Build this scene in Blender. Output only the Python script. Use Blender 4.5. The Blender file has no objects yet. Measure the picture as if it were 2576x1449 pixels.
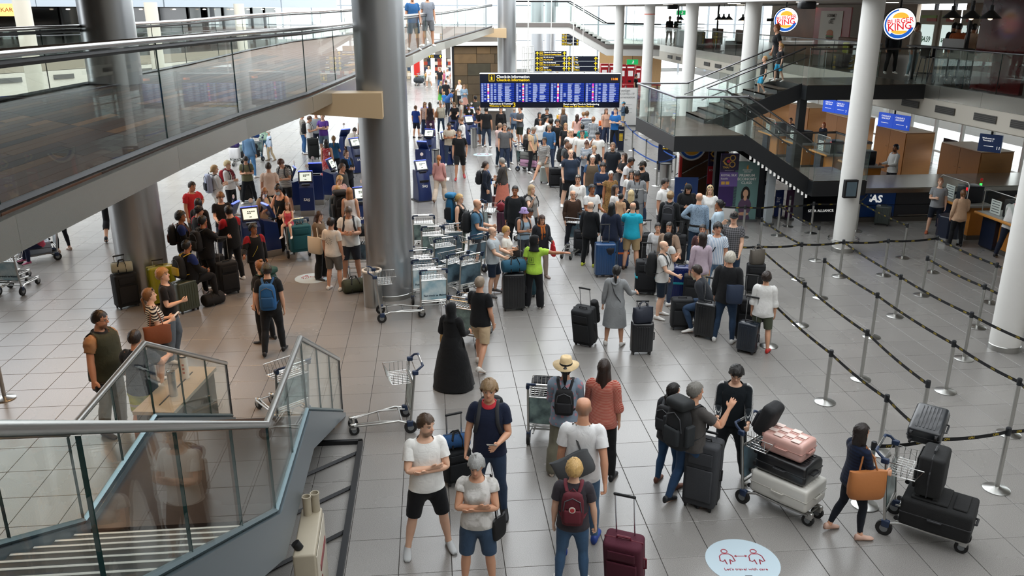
import bpy, bmesh, math, random
import numpy as np
from mathutils import Vector, Matrix
from math import sin, cos, tan, pi, radians as R, atan2, hypot, sqrt
random.seed(7); rng = np.random.default_rng(7)
SC = bpy.context.scene; COL = SC.collection

# ---------------------------------------------------------------- camera, sky, exposure
FPX = 2100.0; PITCH = R(18.43); YAW = R(5.42); EYE = 6.0
cam_d = bpy.data.cameras.new('camera'); cam = bpy.data.objects.new('camera', cam_d); COL.objects.link(cam)
cam_d.sensor_width = 36.0; cam_d.lens = 36.0 * FPX / 2576.0
cam_d.clip_start = 0.05; cam_d.clip_end = 400
cam.location = (0, 0, EYE); cam.rotation_euler = (R(90) - PITCH, 0, -YAW)
SC.camera = cam
SC.view_settings.view_transform = 'Standard'; SC.view_settings.look = 'None'
SC.view_settings.gamma = 1.0; SC.view_settings.use_curve_mapping = False
SC.view_settings.exposure = 0.5
wld = bpy.data.worlds.new('overcast_sky'); SC.world = wld; wld.use_nodes = True
bg = wld.node_tree.nodes['Background']; bg.inputs[0].default_value = (0.93, 0.97, 1.0, 1); bg.inputs[1].default_value = 2.55
SUN = bpy.data.lights.new('sun', 'SUN'); SUN.energy = 0.5; SUN.angle = R(25); SUN.color = (1.0, 0.97, 0.92)
_s = bpy.data.objects.new('sun', SUN); _s.rotation_euler = (R(38), R(12), 0); COL.objects.link(_s)

cy = getattr(SC, 'cycles', None)
if cy:
    cy.max_bounces = 7; cy.diffuse_bounces = 3; cy.glossy_bounces = 3; cy.transmission_bounces = 4; cy.transparent_max_bounces = 14
    cy.caustics_reflective = False; cy.caustics_refractive = False; cy.sample_clamp_indirect = 6.0
    cy.use_adaptive_sampling = True; cy.adaptive_threshold = .05

# ---------------------------------------------------------------- where a point seen in the frame stands in the hall
SP, CP, SY, CY = sin(PITCH), cos(PITCH), sin(YAW), cos(YAW)
def _ray(px, py):
    u, v = px - 1288.0, py - 724.5
    return u, FPX * CP - v * SP, FPX * SP + v * CP
def _w(xc, yc, z): return Vector((xc * CY + yc * SY, -xc * SY + yc * CY, z))
def U(px, py, z=0.0):
    u, f, d = _ray(px, py); t = (EYE - z) / d
    return _w(u * t, f * t, z)
def Fw(px, py, fwd):
    u, f, d = _ray(px, py); t = fwd / f
    return _w(u * t, fwd, EYE - d * t)
def FZ(px, fwd, z):                      # a point at that distance ahead and height, seen in column px
    dz = EYE - z; zc = fwd * CP + dz * SP
    return _w((px - 1288.0) / FPX * zc, fwd, z)
def PX(p):
    xc = p[0] * CY - p[1] * SY; yc = p[0] * SY + p[1] * CY; d = EYE - p[2]
    zc = yc * CP + d * SP; yv = d * CP - yc * SP
    return 1288.0 + FPX * xc / zc, 724.5 + FPX * yv / zc
HEAD = Vector((SY, CY, 0)); SIDE = Vector((CY, -SY, 0))   # view heading and its right-hand side
def azim(face, p):                       # 0 looks at the camera, 90 to the picture's right, 180 away
    a = atan2(-p[1], -p[0])              # direction to camera
    return a + R(face)

# ---------------------------------------------------------------- materials
def lin(c):
    if isinstance(c, str):
        c = c.lstrip('#'); 
        if len(c) == 3: c = ''.join(k * 2 for k in c)
        c = [int(c[i:i + 2], 16) / 255 for i in (0, 2, 4)]
        c = [x / 12.92 if x <= .04045 else ((x + .055) / 1.055) ** 2.4 for x in c]
    return (c[0], c[1], c[2], 1.0)
_mats = {}
def newmat(name):
    m = bpy.data.materials.new(name); m.use_nodes = True
    return m, m.node_tree, m.node_tree.nodes['Principled BSDF']
def M(name, col='#888888', rough=.5, metal=0.0, spec=.5, bump=0, bscale=40, emit=0, var=0, vscale=6, stretch=None, coat=0):
    if name in _mats: return _mats[name]
    m, nt, b = newmat(name); N = nt.nodes; L = nt.links
    c = lin(col); b.inputs['Base Color'].default_value = c; b.inputs['Roughness'].default_value = rough
    b.inputs['Metallic'].default_value = metal; b.inputs['Specular IOR Level'].default_value = spec
    if coat: b.inputs['Coat Weight'].default_value = coat; b.inputs['Coat Roughness'].default_value = .08
    if emit: b.inputs['Emission Color'].default_value = c; b.inputs['Emission Strength'].default_value = emit
    if bump or var:
        tc = N.new('ShaderNodeTexCoord'); co = tc.outputs['Object']
        if stretch:
            mp = N.new('ShaderNodeMapping'); mp.inputs['Scale'].default_value = stretch; L.new(co, mp.inputs[0]); co = mp.outputs[0]
    if bump:
        n = N.new('ShaderNodeTexNoise'); n.inputs['Scale'].default_value = bscale; n.inputs['Detail'].default_value = 3; L.new(co, n.inputs['Vector'])
        bp = N.new('ShaderNodeBump'); bp.inputs['Strength'].default_value = bump; bp.inputs['Distance'].default_value = .01
        L.new(n.outputs[0], bp.inputs['Height']); L.new(bp.outputs[0], b.inputs['Normal'])
    if var:
        n = N.new('ShaderNodeTexNoise'); n.inputs['Scale'].default_value = vscale; n.inputs['Detail'].default_value = 4; L.new(co, n.inputs['Vector'])
        mx = N.new('ShaderNodeMix'); mx.data_type = 'RGBA'
        mx.inputs[6].default_value = tuple(max(0, k * (1 - var)) for k in c[:3]) + (1,); mx.inputs[7].default_value = tuple(min(1, k * (1 + var)) for k in c[:3]) + (1,)
        L.new(n.outputs[0], mx.inputs[0]); L.new(mx.outputs[2], b.inputs['Base Color'])
    _mats[name] = m; return m
def glassmat(name, tint=(.925, .95, .94), refl=.025, edge=.36):
    if name in _mats: return _mats[name]
    m, nt, b = newmat(name); N = nt.nodes; L = nt.links; N.remove(b)
    t = N.new('ShaderNodeBsdfTransparent'); t.inputs[0].default_value = (*tint, 1)
    g = N.new('ShaderNodeBsdfGlossy'); g.inputs['Roughness'].default_value = 0.0; g.inputs[0].default_value = (.97, 1, .99, 1)
    fr = N.new('ShaderNodeLayerWeight'); fr.inputs[0].default_value = .5
    pw = N.new('ShaderNodeMath'); pw.operation = 'POWER'; pw.inputs[1].default_value = 4.5; L.new(fr.outputs['Facing'], pw.inputs[0])
    ml = N.new('ShaderNodeMath'); ml.operation = 'MULTIPLY_ADD'; ml.inputs[1].default_value = edge * .9; ml.inputs[2].default_value = refl; ml.use_clamp = True
    L.new(pw.outputs[0], ml.inputs[0])
    mx = N.new('ShaderNodeMixShader'); L.new(ml.outputs[0], mx.inputs[0])
    L.new(t.outputs[0], mx.inputs[1]); L.new(g.outputs[0], mx.inputs[2]); L.new(mx.outputs[0], N['Material Output'].inputs[0])
    _mats[name] = m; return m

# ---------------------------------------------------------------- mesh builder
def frame(d, up=Vector((0, 0, 1))):
    d = Vector(d).normalized()
    if abs(d.dot(up)) > .97: up = Vector((0, 1, 0)) if abs(d.y) < .9 else Vector((1, 0, 0))
    s = d.cross(up).normalized(); return s, s.cross(d).normalized()
class MB:
    def __init__(self): self.v = []; self.f = []
    def add(self, vs, fs, mx=None):
        o = len(self.v)
        self.v += [tuple(mx @ Vector(p)) for p in vs] if mx is not None else [tuple(p) for p in vs]
        self.f += [tuple(i + o for i in f) for f in fs]; return self
    def box(self, c, s, mx=None, rz=0):
        x, y, z = s[0] / 2, s[1] / 2, s[2] / 2
        vs = [(i * x, j * y, k * z) for k in (-1, 1) for j in (-1, 1) for i in (-1, 1)]
        if rz: vs = [(a * cos(rz) - b * sin(rz), a * sin(rz) + b * cos(rz), e) for a, b, e in vs]
        vs = [(a + c[0], b + c[1], e + c[2]) for a, b, e in vs]
        return self.add(vs, [(0, 2, 3, 1), (4, 5, 7, 6), (0, 1, 5, 4), (2, 6, 7, 3), (0, 4, 6, 2), (1, 3, 7, 5)], mx)
    def hexa(self, a, b):                 # bottom ring of n points, top ring of n points
        n = len(a); o = list(a) + list(b)
        return self.add(o, [tuple(range(n))[::-1], tuple(range(n, 2 * n))] + [(i, (i + 1) % n, n + (i + 1) % n, n + i) for i in range(n)])
    def slab(self, pts, th):              # polygon (any plane near level) given thickness downwards
        return self.hexa([(p[0], p[1], p[2] - th) for p in pts], pts)
    def loft(self, rings, caps=True, closed=True, mx=None):
        n = len(rings[0]); vs = [p for r in rings for p in r]; fs = []
        for i in range(len(rings) - 1):
            for j in range(n if closed else n - 1):
                k = (j + 1) % n; fs.append((i * n + j, i * n + k, (i + 1) * n + k, (i + 1) * n + j))
        if caps: fs += [tuple(range(n))[::-1], tuple(range((len(rings) - 1) * n, len(rings) * n))]
        return self.add(vs, fs, mx)
    def cyl(self, p, q, r, r2=None, n=10, mx=None, caps=True):
        p, q = Vector(p), Vector(q); r2 = r if r2 is None else r2; s, u = frame(q - p)
        ring = lambda c, rr: [c + (s * cos(2 * pi * i / n) + u * sin(2 * pi * i / n)) * rr for i in range(n)]
        return self.loft([ring(p, r), ring(q, r2)][::1], caps, True, mx)
    def tube(self, pts, r, n=8, mx=None, closed=False, flat=1.0):
        pts = [Vector(p) for p in pts]; rings = []; m = len(pts)
        rr = r if hasattr(r, '__len__') else [r] * m; s0 = None
        for i in range(m):
            a = pts[i - 1] if (i or closed) else pts[i]; b = pts[(i + 1) % m] if (i < m - 1 or closed) else pts[i]
            d = (b - a)
            if d.length < 1e-9: d = Vector((0, 0, 1))
            d.normalize()
            if s0 is None: s, u = frame(d)
            else:
                s = s0 - d * s0.dot(d)
                s = s.normalized() if s.length > 1e-6 else frame(d)[0]
                u = s.cross(d)
            s0 = s
            k = 1.0
            if 0 < i < m - 1:
                c = (pts[i] - pts[i - 1]).normalized().dot((pts[i + 1] - pts[i]).normalized()); k = min(1.6, 1 / max(.5, sqrt(max(.01, (1 + c) / 2))))
            rings.append([pts[i] + (s * cos(2 * pi * j / n) + u * sin(2 * pi * j / n) * flat) * rr[i] * k for j in range(n)])
        if closed: rings.append(rings[0]); return self.loft(rings, False, True, mx)
        return self.loft(rings, True, True, mx)
    def lathe(self, prof, n=20, mx=None, c=(0, 0, 0)):
        rings = [[(c[0] + r * cos(2 * pi * i / n), c[1] + r * sin(2 * pi * i / n), c[2] + z) for i in range(n)] for r, z in prof]
        return self.loft(rings, True, True, mx)
    def ball(self, c, r, nu=12, nv=8, mx=None):
        r = (r, r, r) if not hasattr(r, '__len__') else r; rings = []
        for k in range(nv + 1):
            t = pi * k / nv; q = max(.02, sin(t))
            rings.append([(c[0] + r[0] * q * cos(2 * pi * i / nu), c[1] + r[1] * q * sin(2 * pi * i / nu), c[2] - r[2] * cos(t)) for i in range(nu)])
        return self.loft(rings, True, True, mx)
    def rbox(self, c, s, r=.03, e=None, mx=None, seg=3, cs=4):   # rounded box; e: rounding of the upright edges
        e = r if e is None else e; hx, hy, hz = s[0] / 2, s[1] / 2, s[2] / 2; e = min(e, hx - .001, hy - .001); r = min(r, hz - .001, hx * .9, hy * .9)
        rings = []
        def ring(z, ins):
            ex = max(.002, e - ins * .6); out = []
            for q, (sx, sy) in enumerate(((1, 1), (-1, 1), (-1, -1), (1, -1))):
                for k in range(cs):
                    a = (q + k / (cs - 1)) * pi / 2
                    out.append((c[0] + sx * (hx - ins - ex) + ex * cos(a), c[1] + sy * (hy - ins - ex) + ex * sin(a), c[2] + z))
            return out
        for k in range(seg + 1):
            a = pi / 2 * k / seg; rings.append(ring(-hz + r * (1 - cos(a)), r * (1 - sin(a))))
        for k in range(seg, -1, -1):
            a = pi / 2 * k / seg; rings.append(ring(hz - r * (1 - cos(a)), r * (1 - sin(a))))
        return self.loft(rings, True, True, mx)
    def build(self, name, mat, parent=None, smooth=None, loc=None, rz=0):
        me = bpy.data.meshes.new(name); me.from_pydata(self.v, [], self.f); me.validate()
        return link(name, me, mat, parent, smooth, loc, rz)
def link(name, me, mat=None, parent=None, smooth=None, loc=None, rz=0):
    if mat is not None and not me.materials: me.materials.append(mat)
    if smooth:
        me.shade_smooth(); me.set_sharp_from_angle(angle=R(smooth))
    o = bpy.data.objects.new(name, me); COL.objects.link(o)
    if parent: o.parent = parent
    if loc is not None: o.location = loc
    if rz: o.rotation_euler = (0, 0, rz)
    return o
def copyo(o, parent=None, mx=None):
    c = o.copy(); COL.objects.link(c); c.parent = parent
    if mx is not None: c.matrix_local = mx
    return c
def tag(o, label=None, cat=None, group=None, kind=None):
    if label: o['label'] = label
    if cat: o['category'] = cat
    if group: o['group'] = group
    if kind: o['kind'] = kind
    return o
def empty(name, loc=(0, 0, 0), rz=0, label=None, cat=None, group=None, kind=None, mx=None):
    o = bpy.data.objects.new(name, None); COL.objects.link(o); o.empty_display_size = .1
    if mx is not None: o.matrix_world = mx
    else: o.location = loc; o.rotation_euler = (0, 0, rz)
    return tag(o, label, cat, group, kind)
def copy_tree(o, parent=None):
    c = o.copy(); COL.objects.link(c); c.parent = parent
    for ch in list(o.children): copy_tree(ch, c)
    return c
_txt = {}
def text_mesh(s, size=1.0, align='LEFT', bold=0.0, ext=.002, space=1.0, res=2):
    key = (s, size, align, bold, ext, space)
    if key in _txt: return _txt[key]
    cu = bpy.data.curves.new('lettering', 'FONT'); cu.body = s; cu.size = size; cu.align_x = align; cu.align_y = 'CENTER'
    cu.offset = bold * size; cu.extrude = ext; cu.resolution_u = res; cu.space_character = space
    ob = bpy.data.objects.new('lettering', cu); me = bpy.data.meshes.new_from_object(ob)
    bpy.data.objects.remove(ob); bpy.data.curves.remove(cu); me.name = 'lettering'; me.materials.clear()
    _txt[key] = me; return me
def text(s, size, mat, parent, mx, align='LEFT', bold=0.0, ext=.002, name='lettering', space=1.0):
    me = text_mesh(s, size, align, bold, ext, space).copy(); o = link(name, me, mat, parent); o.matrix_local = mx; return o
def TM(x, y, z, right=(1, 0, 0), up=(0, 0, 1)):      # text plane: local x along right, local y along up
    r = Vector(right).normalized(); u = Vector(up).normalized(); n = r.cross(u).normalized()
    m = Matrix((r, u, n)).transposed().to_4x4(); m.translation = (x, y, z); return m
def LM(loc, rz=0, rx=0, ry=0): return Matrix.Translation(loc) @ Matrix.Rotation(rz, 4, 'Z') @ Matrix.Rotation(rx, 4, 'X') @ Matrix.Rotation(ry, 4, 'Y')

# ---------------------------------------------------------------- shared materials
steel = M('brushed_steel', '#b9b9b6', .28, 1.0, bump=.05, bscale=30, stretch=(1, 1, 40))
chrome = M('polished_steel', '#d0d0ce', .16, 1.0)
dksteel = M('satin_dark_steel', '#77777a', .3, 1.0)
black_metal = M('black_metal', '#1b1c1f', .4, .3)
blackp = M('black_plastic', '#101113', .45)
rubber = M('rubber', '#1a1a1b', .7)
whitep = M('white_paint', '#e9e8e4', .55, var=.03)
glass = glassmat('balustrade_glass')
glass_edge = M('green_glass_edge', '#2f4a48', .15)
def onX(px,py,X):
    u,f,d=_ray(px,py); a=u*CY+f*SY; b=-u*SY+f*CY; t=X/a; return Vector((X,b*t,EYE-d*t))
def onY(px,py,Y):
    u,f,d=_ray(px,py); a=u*CY+f*SY; b=-u*SY+f*CY; t=Y/b; return Vector((a*t,Y,EYE-d*t))
# ---------------------------------------------------------------- floor of granite tiles
def granite():
    m,nt,b=newmat('granite_tile'); N=nt.nodes; L=nt.links
    tc=N.new('ShaderNodeTexCoord'); oi=N.new('ShaderNodeObjectInfo'); geo=N.new('ShaderNodeNewGeometry')
    n1=N.new('ShaderNodeTexNoise'); n1.inputs['Scale'].default_value=160; n1.inputs['Detail'].default_value=2; L.new(geo.outputs['Position'],n1.inputs['Vector'])
    r1=N.new('ShaderNodeValToRGB'); r1.color_ramp.elements[0].position=.32; r1.color_ramp.elements[1].position=.66
    r1.color_ramp.elements[0].color=(.150,.143,.134,1); r1.color_ramp.elements[1].color=(.325,.312,.296,1); L.new(n1.outputs[0],r1.inputs[0])
    at=N.new('ShaderNodeAttribute'); at.attribute_name='tone'
    n2=N.new('ShaderNodeTexNoise'); n2.inputs['Scale'].default_value=.5; n2.inputs['Detail'].default_value=5; L.new(geo.outputs['Position'],n2.inputs['Vector'])
    ad=N.new('ShaderNodeMath'); ad.operation='MULTIPLY_ADD'; ad.inputs[1].default_value=.35; ad.inputs[2].default_value=.82; L.new(n2.outputs[0],ad.inputs[0])
    mm=N.new('ShaderNodeMath'); mm.operation='MULTIPLY'; L.new(ad.outputs[0],mm.inputs[0]); L.new(at.outputs['Fac'],mm.inputs[1])
    mx=N.new('ShaderNodeVectorMath'); mx.operation='SCALE'; L.new(r1.outputs[0],mx.inputs[0]); L.new(mm.outputs[0],mx.inputs['Scale'])
    L.new(mx.outputs[0],b.inputs['Base Color'])
    rr=N.new('ShaderNodeMath'); rr.operation='MULTIPLY_ADD'; rr.inputs[1].default_value=.08; rr.inputs[2].default_value=.23; L.new(n2.outputs[0],rr.inputs[0]); L.new(rr.outputs[0],b.inputs['Roughness'])
    b.inputs['Specular IOR Level'].default_value=.75
    return m
GR=granite()
floor=MB().box((0,30,-.11),(90,124,.2)).build('floor',M('tile_joint','#3b3733',.8)); tag(floor,'grey granite tiled floor of the terminal hall','floor',kind='structure')
TX,TY=.60,.675; OX,OY=.075,8.62
def tile_mesh(name,cells):
    g=.0035; v=[]; f=[]; tn=[]
    for(i,j)in cells:
        x0,y0=OX+i*TX+g,OY+j*TY+g; x1,y1=x0+TX-2*g,y0+TY-2*g; o=len(v); t=.955+.09*random.random()
        if random.random()<.06:t*=.94
        e=.003
        v+=[(x0,y0,-.01),(x1,y0,-.01),(x1,y1,-.01),(x0,y1,-.01),(x0,y0,-e),(x1,y0,-e),(x1,y1,-e),(x0,y1,-e),(x0+e,y0+e,0),(x1-e,y0+e,0),(x1-e,y1-e,0),(x0+e,y1-e,0)]
        f+=[(o+8,o+9,o+10,o+11)]+[(o+k,o+(k+1)%4,o+4+(k+1)%4,o+4+k)for k in range(4)]+[(o+4+k,o+4+(k+1)%4,o+8+(k+1)%4,o+8+k)for k in range(4)]
        tn+=[t]*12
    me=bpy.data.meshes.new(name); me.from_pydata(v,[],f)
    a=me.attributes.new('tone','FLOAT','POINT'); a.data.foreach_set('value',tn); return me
cells=[]; near=[]
for i in range(-45,45):
    for j in range(-14,120):
        x,y=OX+(i+.5)*TX,OY+(j+.5)*TY
        fw=x*SY+y*CY
        if fw<2:continue
        px,py=PX((x,y,0))
        if y<46 and-60<px<2640 and py<1520:near.append((-py,i,j,px))
        elif y<86 and abs(x)<26:cells.append((i,j))
near.sort()
single=[t for t in near if t[0]<-560 and not(t[3]<640 and t[0]<-1080)][:300]; ss={(t[1],t[2])for t in single}
for t in single:link('tile',tile_mesh('tile',[(t[1],t[2])]),GR,floor)
tag(link('tiles',tile_mesh('tiles',[(t[1],t[2])for t in near if(t[1],t[2])not in ss]+cells),GR,floor),kind='stuff')
# ---------------------------------------------------------------- balustrades
def pane(parent,a,b,h,th=.014,h2=None,gap=.006,mat=None,name='glass_pane'):
    a,b=Vector(a),Vector(b); d=(b-a); d.normalize(); a=a+d*gap; b=b-d*gap
    n=Vector((-d.y,d.x,0)).normalized()*th/2; h2=h if h2 is None else h2; ua,ub=Vector((0,0,h)),Vector((0,0,h2))
    v=[a-n,b-n,b+n,a+n,a-n+ua,b-n+ub,b+n+ub,a+n+ua]
    me=bpy.data.meshes.new(name); me.from_pydata([tuple(k)for k in v],[],[(0,3,2,1),(4,5,6,7),(0,1,5,4),(2,3,7,6),(0,4,7,3),(1,2,6,5)])
    me.materials.append(mat or glass); me.materials.append(glass_edge); me.polygons.foreach_set('material_index',[1,1,0,0,1,1])
    return link(name,me,None,parent)
def split(pts,step):
    out=[]
    for a,b in zip(pts[:-1],pts[1:]):
        a,b=Vector(a),Vector(b); n=max(1,round((b-a).length/step))
        out+=[(a.lerp(b,k/n),a.lerp(b,(k+1)/n))for k in range(n)]
    return out
def balustrade(parent,pts,h=1.05,step=1.4,r=.028,rail=None,lift=0.0,channel=None,mat=None):
    for a,b in split(pts,step):pane(parent,a+Vector((0,0,lift)),b+Vector((0,0,lift)),h-lift,mat=mat)
    MB().tube([Vector(p)+Vector((0,0,h+r*.6))for p in pts],r,12).build('handrail',rail or dksteel,parent,50)
    if channel:MB().tube([Vector(p)+Vector((0,0,.03))for p in pts],.035,4).build('glass_channel',channel,parent)
# ---------------------------------------------------------------- columns
def column(p,r,top,mat,label,foot=None,name='column',rings=()):
    o=empty(name,(p[0],p[1],0),label=label,cat='column',kind='structure')
    MB().cyl((0,0,0),(0,0,top),r,n=40).build('shaft',mat,o,40)
    if foot:MB().lathe([(r+.012,0),(r+.012,foot),(r+.002,foot+.01)],40).build('foot_ring',steel,o,40)
    for z in rings:MB().tube([((r+.12)*cos(a),(r+.12)*sin(a),z)for a in np.linspace(0,2*pi,25)[:-1]],.014,6,closed=True).build('bumper_ring',chrome,o,60)
    return o
colsteel=M('column_steel','#b2b4b6',.3,.8,bump=.04,bscale=60,stretch=(1,1,30))
column((-1.01,17.78),.515,13,colsteel,'thick brushed steel column standing behind the parked trolleys',.1)
column((-6.4,18.2),.515,13,colsteel,'thick steel column rising through the bridge beside the black suitcase',.1)
column((4.25,47.9),.51,13,colsteel,'thick pale steel column behind the check-in board')
WCOL=[(10.5,13.5,'white column at the picture\'s right edge among the queue belts'),(10.62,20.2,'white round column rising between the queue belts and the staircase landing'),
        (10.62,28.0,'white round column beside the staircase top and first burger sign'),(10.7,35.0,'white round column seen through the staircase landing glass'),
        (10.7,41.9,'white round column with red stripe near the ticket machines'),(10.75,48.8,'white round column just beyond the end of the check-in board')]
for k,(x,y,lb)in enumerate(WCOL):column((x,y),.262,6.4,whitep,lb,.1 if k<3 else None,rings=(.34,.30)if k==1 else())
MB().cyl((10.7,41.9,5.78),(10.7,41.9,5.82),.268,n=40).build('column_stripe',M('red_tape','#d8532f',.5),None); o=bpy.data.objects['column_stripe']; tag(o,'thin red stripe around the white column near the ticket machines','stripe',kind='structure')
# ---------------------------------------------------------------- the walkway bridge
fasc_steel=M('fascia_steel','#b5b2aa',.26,.8,bump=.12,bscale=1.3)
soffit=M('soffit_beige','#b39a7d',.6)
N_=[(-3.35,.6,4.57),(-3.28,4,4.57),(-3.21,6.4,4.57),(-2.96,9.74,4.57),(-2.7,12.2,4.57),(-2.18,15.3,4.57),(-1.66,20.0,4.60),(-.62,26.2,4.72),(.14,33.1,4.78),(.52,35.1,4.80),(3.3,45.9,5.15)]
F_=[(-7.5,.6,4.57),(-7.35,6,4.57),(-7.2,10,4.57),(-7.05,14.0,4.57),(-6.95,16.4,4.57),(-6.75,19.5,4.57),(-6.4,23.5,4.60),(-6.0,29,4.7),(-5.4,35,4.78),(-4.6,38,4.82),(-.6,49,5.15)]
N_=[Vector(p)for p in N_]; F_=[Vector(p)for p in F_]
bridge=empty('walkway_bridge',N_[0],label='raised walkway bridge with dark plank deck, steel edge and glass sides',cat='bridge',kind='structure')
bridge.location=(0,0,0)
def along(poly,t):
    k=min(int(t),len(poly)-2); return poly[k].lerp(poly[k+1],t-k)
dk=MB()
for k in range(len(N_)-1):
    a,b,c,d=N_[k],N_[k+1],F_[k+1],F_[k]; dn=Vector((0,0,.03))
    dk.slab([a-dn,b-dn,c-dn,d-dn],.24)
dk.build('deck_slab',soffit,bridge)
woods=[M('walnut_%d'%k,c,.5,bump=.03,bscale=14,var=.25,vscale=9,stretch=(12,1,12),spec=.3)for k,c in enumerate(('#4d3122','#5a3a26','#3a261b','#704a2c','#583c2e','#94653c'))]
ROWS=23; planks=[]; stuffm=MB()
for j in range(ROWS):
    t=random.random()*.25; u0,u1=(j+.015)/ROWS,(j+.985)/ROWS
    while t<len(N_)-1:
        k=int(t); seg=(N_[k+1]-N_[k]).length; dt=(1.2+random.random()*1.3)/seg; t2=min(k+1,t+dt)
        if k+1-t2<.35/seg:t2=k+1
        e=.004/seg; q=[]
        for tt,uu in((t+e,u0),(t2-e-1e-6,u0),(t2-e-1e-6,u1),(t+e,u1)):
            p=along(N_,tt).lerp(along(F_,tt),uu); q.append(p)
        if q[0].y>3.5:planks.append((q[0].y-.2*j,q))
        t=t2
planks.sort(key=lambda s:s[0])
for k,(_,q)in enumerate(planks):
    if k<300:
        w=random.choice(woods[:3]*5+woods[3:5]*2+woods[5:]); MB().slab(q,.03).build('plank',w,bridge)
    else:stuffm.slab(q,.03)
tag(stuffm.build('planks',woods[1],bridge),kind='stuff')
for side,poly,sg in(('n',N_,1),('f',F_,-1)):
    for a,b in split(poly,2.9):
        d=(b-a).normalized(); n=Vector((d.y,-d.x,0))*sg; g=d*.004
        q=[a+g+n*.10-Vector((0,0,.30)),b-g+n*.10-Vector((0,0,.30)),b-g+n*.02-Vector((0,0,.30)),a+g+n*.02-Vector((0,0,.30))]
        up=[a+g+n*.10-Vector((0,0,.02)),b-g+n*.10-Vector((0,0,.02)),b-g+n*.02-Vector((0,0,.02)),a+g+n*.02-Vector((0,0,.02))]
        MB().hexa(q,up).build('fascia_panel',fasc_steel,bridge)
    pts=[p+Vector((0,0,.0))for p in poly]
    balustrade(bridge,pts,1.1,2.3 if side=='n' else 2.6,.036,chrome,0.0,black_metal)
    MB().tube([p+Vector((0,0,1.045))for p in pts],.03,4).build('rail_channel',black_metal,bridge)
# box beams that carry the bridge on its columns
for(cx,cy,x0)in((-1.01,17.1,-2.6),(4.1,47.2,2.0)):
    z=3.96 if cy<30 else 4.55
    MB().hexa([(x0,cy-.3,z+.12),(cx+.05,cy-.3,z),(cx+.05,cy+.3,z),(x0,cy+.3,z+.12)],[(x0,cy-.3,z+.5),(cx+.05,cy-.3,z+.5),(cx+.05,cy+.3,z+.5),(x0,cy+.3,z+.5)]).build('support_beam',M('beam_beige','#c6ab86',.5),bridge)
# warm downlights set into the underside of the bridge
lampm=M('downlight_lens','#ffd9a0',.4,emit=6)
for k,(t,u)in enumerate([(tt,uu)for tt in(1.6,2.5,3.4,4.4,5.3,6.1)for uu in(.3,.75)]):
    p=along(N_,t).lerp(along(F_,t),u)-Vector((0,0,.285))
    o=MB().cyl((0,0,0),(0,0,.02),.09,n=16).build('downlight',lampm,bridge); o.location=p
    if u==.3 or k%4==1:
        L_=bpy.data.lights.new('downlight_lamp','SPOT'); L_.energy=140; L_.color=(1.0,.56,.25); L_.spot_size=R(135); L_.spot_blend=.9; L_.shadow_soft_size=.35
        lo=bpy.data.objects.new('downlight_lamp',L_); lo.location=p-Vector((0,0,.05)); lo.parent=bridge; COL.objects.link(lo)
# ---------------------------------------------------------------- stairs that lead down from the photographer's floor
stair=empty('staircase',(0,0,0),label='steel and glass staircase descending in the lower left corner',cat='staircase',kind='structure')
XL,XR,Z1=-3.19,-1.52,1.6; Y0,Y1,Y2,Y3=1.0,6.72,8.76,11.9; Z0=4.57
strm=M('stair_steel_paint','#5b666c',.35,.5); treadm=M('tread_stone','#4d4945',.5,var=.1); noser=M('tread_nosing','#dcd8d0',.4)
def prof(y):
    if y<=Y1:return Z0+(Z1-Z0)*(y-Y0)/(Y1-Y0)
    if y<=Y2:return Z1
    return Z1*(1-(y-Y2)/(Y3-Y2))
for x,sg in((XR,1),(XL,-1)):
    s=MB()
    for ya,yb in((Y0,Y1),(Y1,Y2),(Y2,Y3)):
        za,zb=prof(ya),prof(yb); lo=.42
        za2,zb2=za-lo,zb-lo
        if yb==Y3:zb2=max(.0,zb2);
        s.hexa([(x-.05,ya,za2),(x+.05,ya,za2),(x+.05,yb,zb2),(x-.05,yb,zb2)],[(x-.05,ya,za+.06),(x+.05,ya,za+.06),(x+.05,yb,zb+.06),(x-.05,yb,zb+.06)])
    s.build('stringer',strm,stair)
    pts=[Vector((x,y,prof(y)+.06))for y in(Y0,Y1,Y2,Y3)]
    for a,b in split(pts,1.25):pane(stair,a,b,.86,.02)
    MB().tube([p+Vector((0,0,.03))for p in pts],.028,4).build('glass_channel',M('channel_blue_steel','#6d8086',.3,.7),stair)
    MB().tube([p+Vector((0,0,.90))for p in pts],.031,14).build('handrail',steel,stair,50)
    MB().box((x,Y3-.01,.47),(.03,.03,.95)).build('end_post',black_metal,stair)
def steps(y0,y1,z0,z1,n,nm='step'):
    dy,dz=(y1-y0)/n,(z1-z0)/n
    for k in range(1,n):
        y,z=y0+(k-.5)*dy,z0+k*dz
        o=MB().box(((XL+XR)/2,y,z-.025),(XR-XL-.1,dy+.02,.05)).build(nm,treadm,stair)
        MB().box(((XL+XR)/2,y+dy/2-.015,z+.002),(XR-XL-.12,.022,.006)).build('nosing',noser,o)
        MB().box(((XL+XR)/2,y-dy/2+.02,z-dz/2),(XR-XL-.1,.015,abs(dz)-.02)).build('riser',strm,o)
steps(Y0,Y1,Z0,Z1,18); steps(Y2,Y3,Z1,0,10)
MB().box(((XL+XR)/2,(Y1+Y2)/2,Z1-.04),(XR-XL-.1,Y2-Y1,.08)).build('landing',M('landing_wood','#3d2f29',.3,var=.2,vscale=5,stretch=(1,12,1)),stair)
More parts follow.
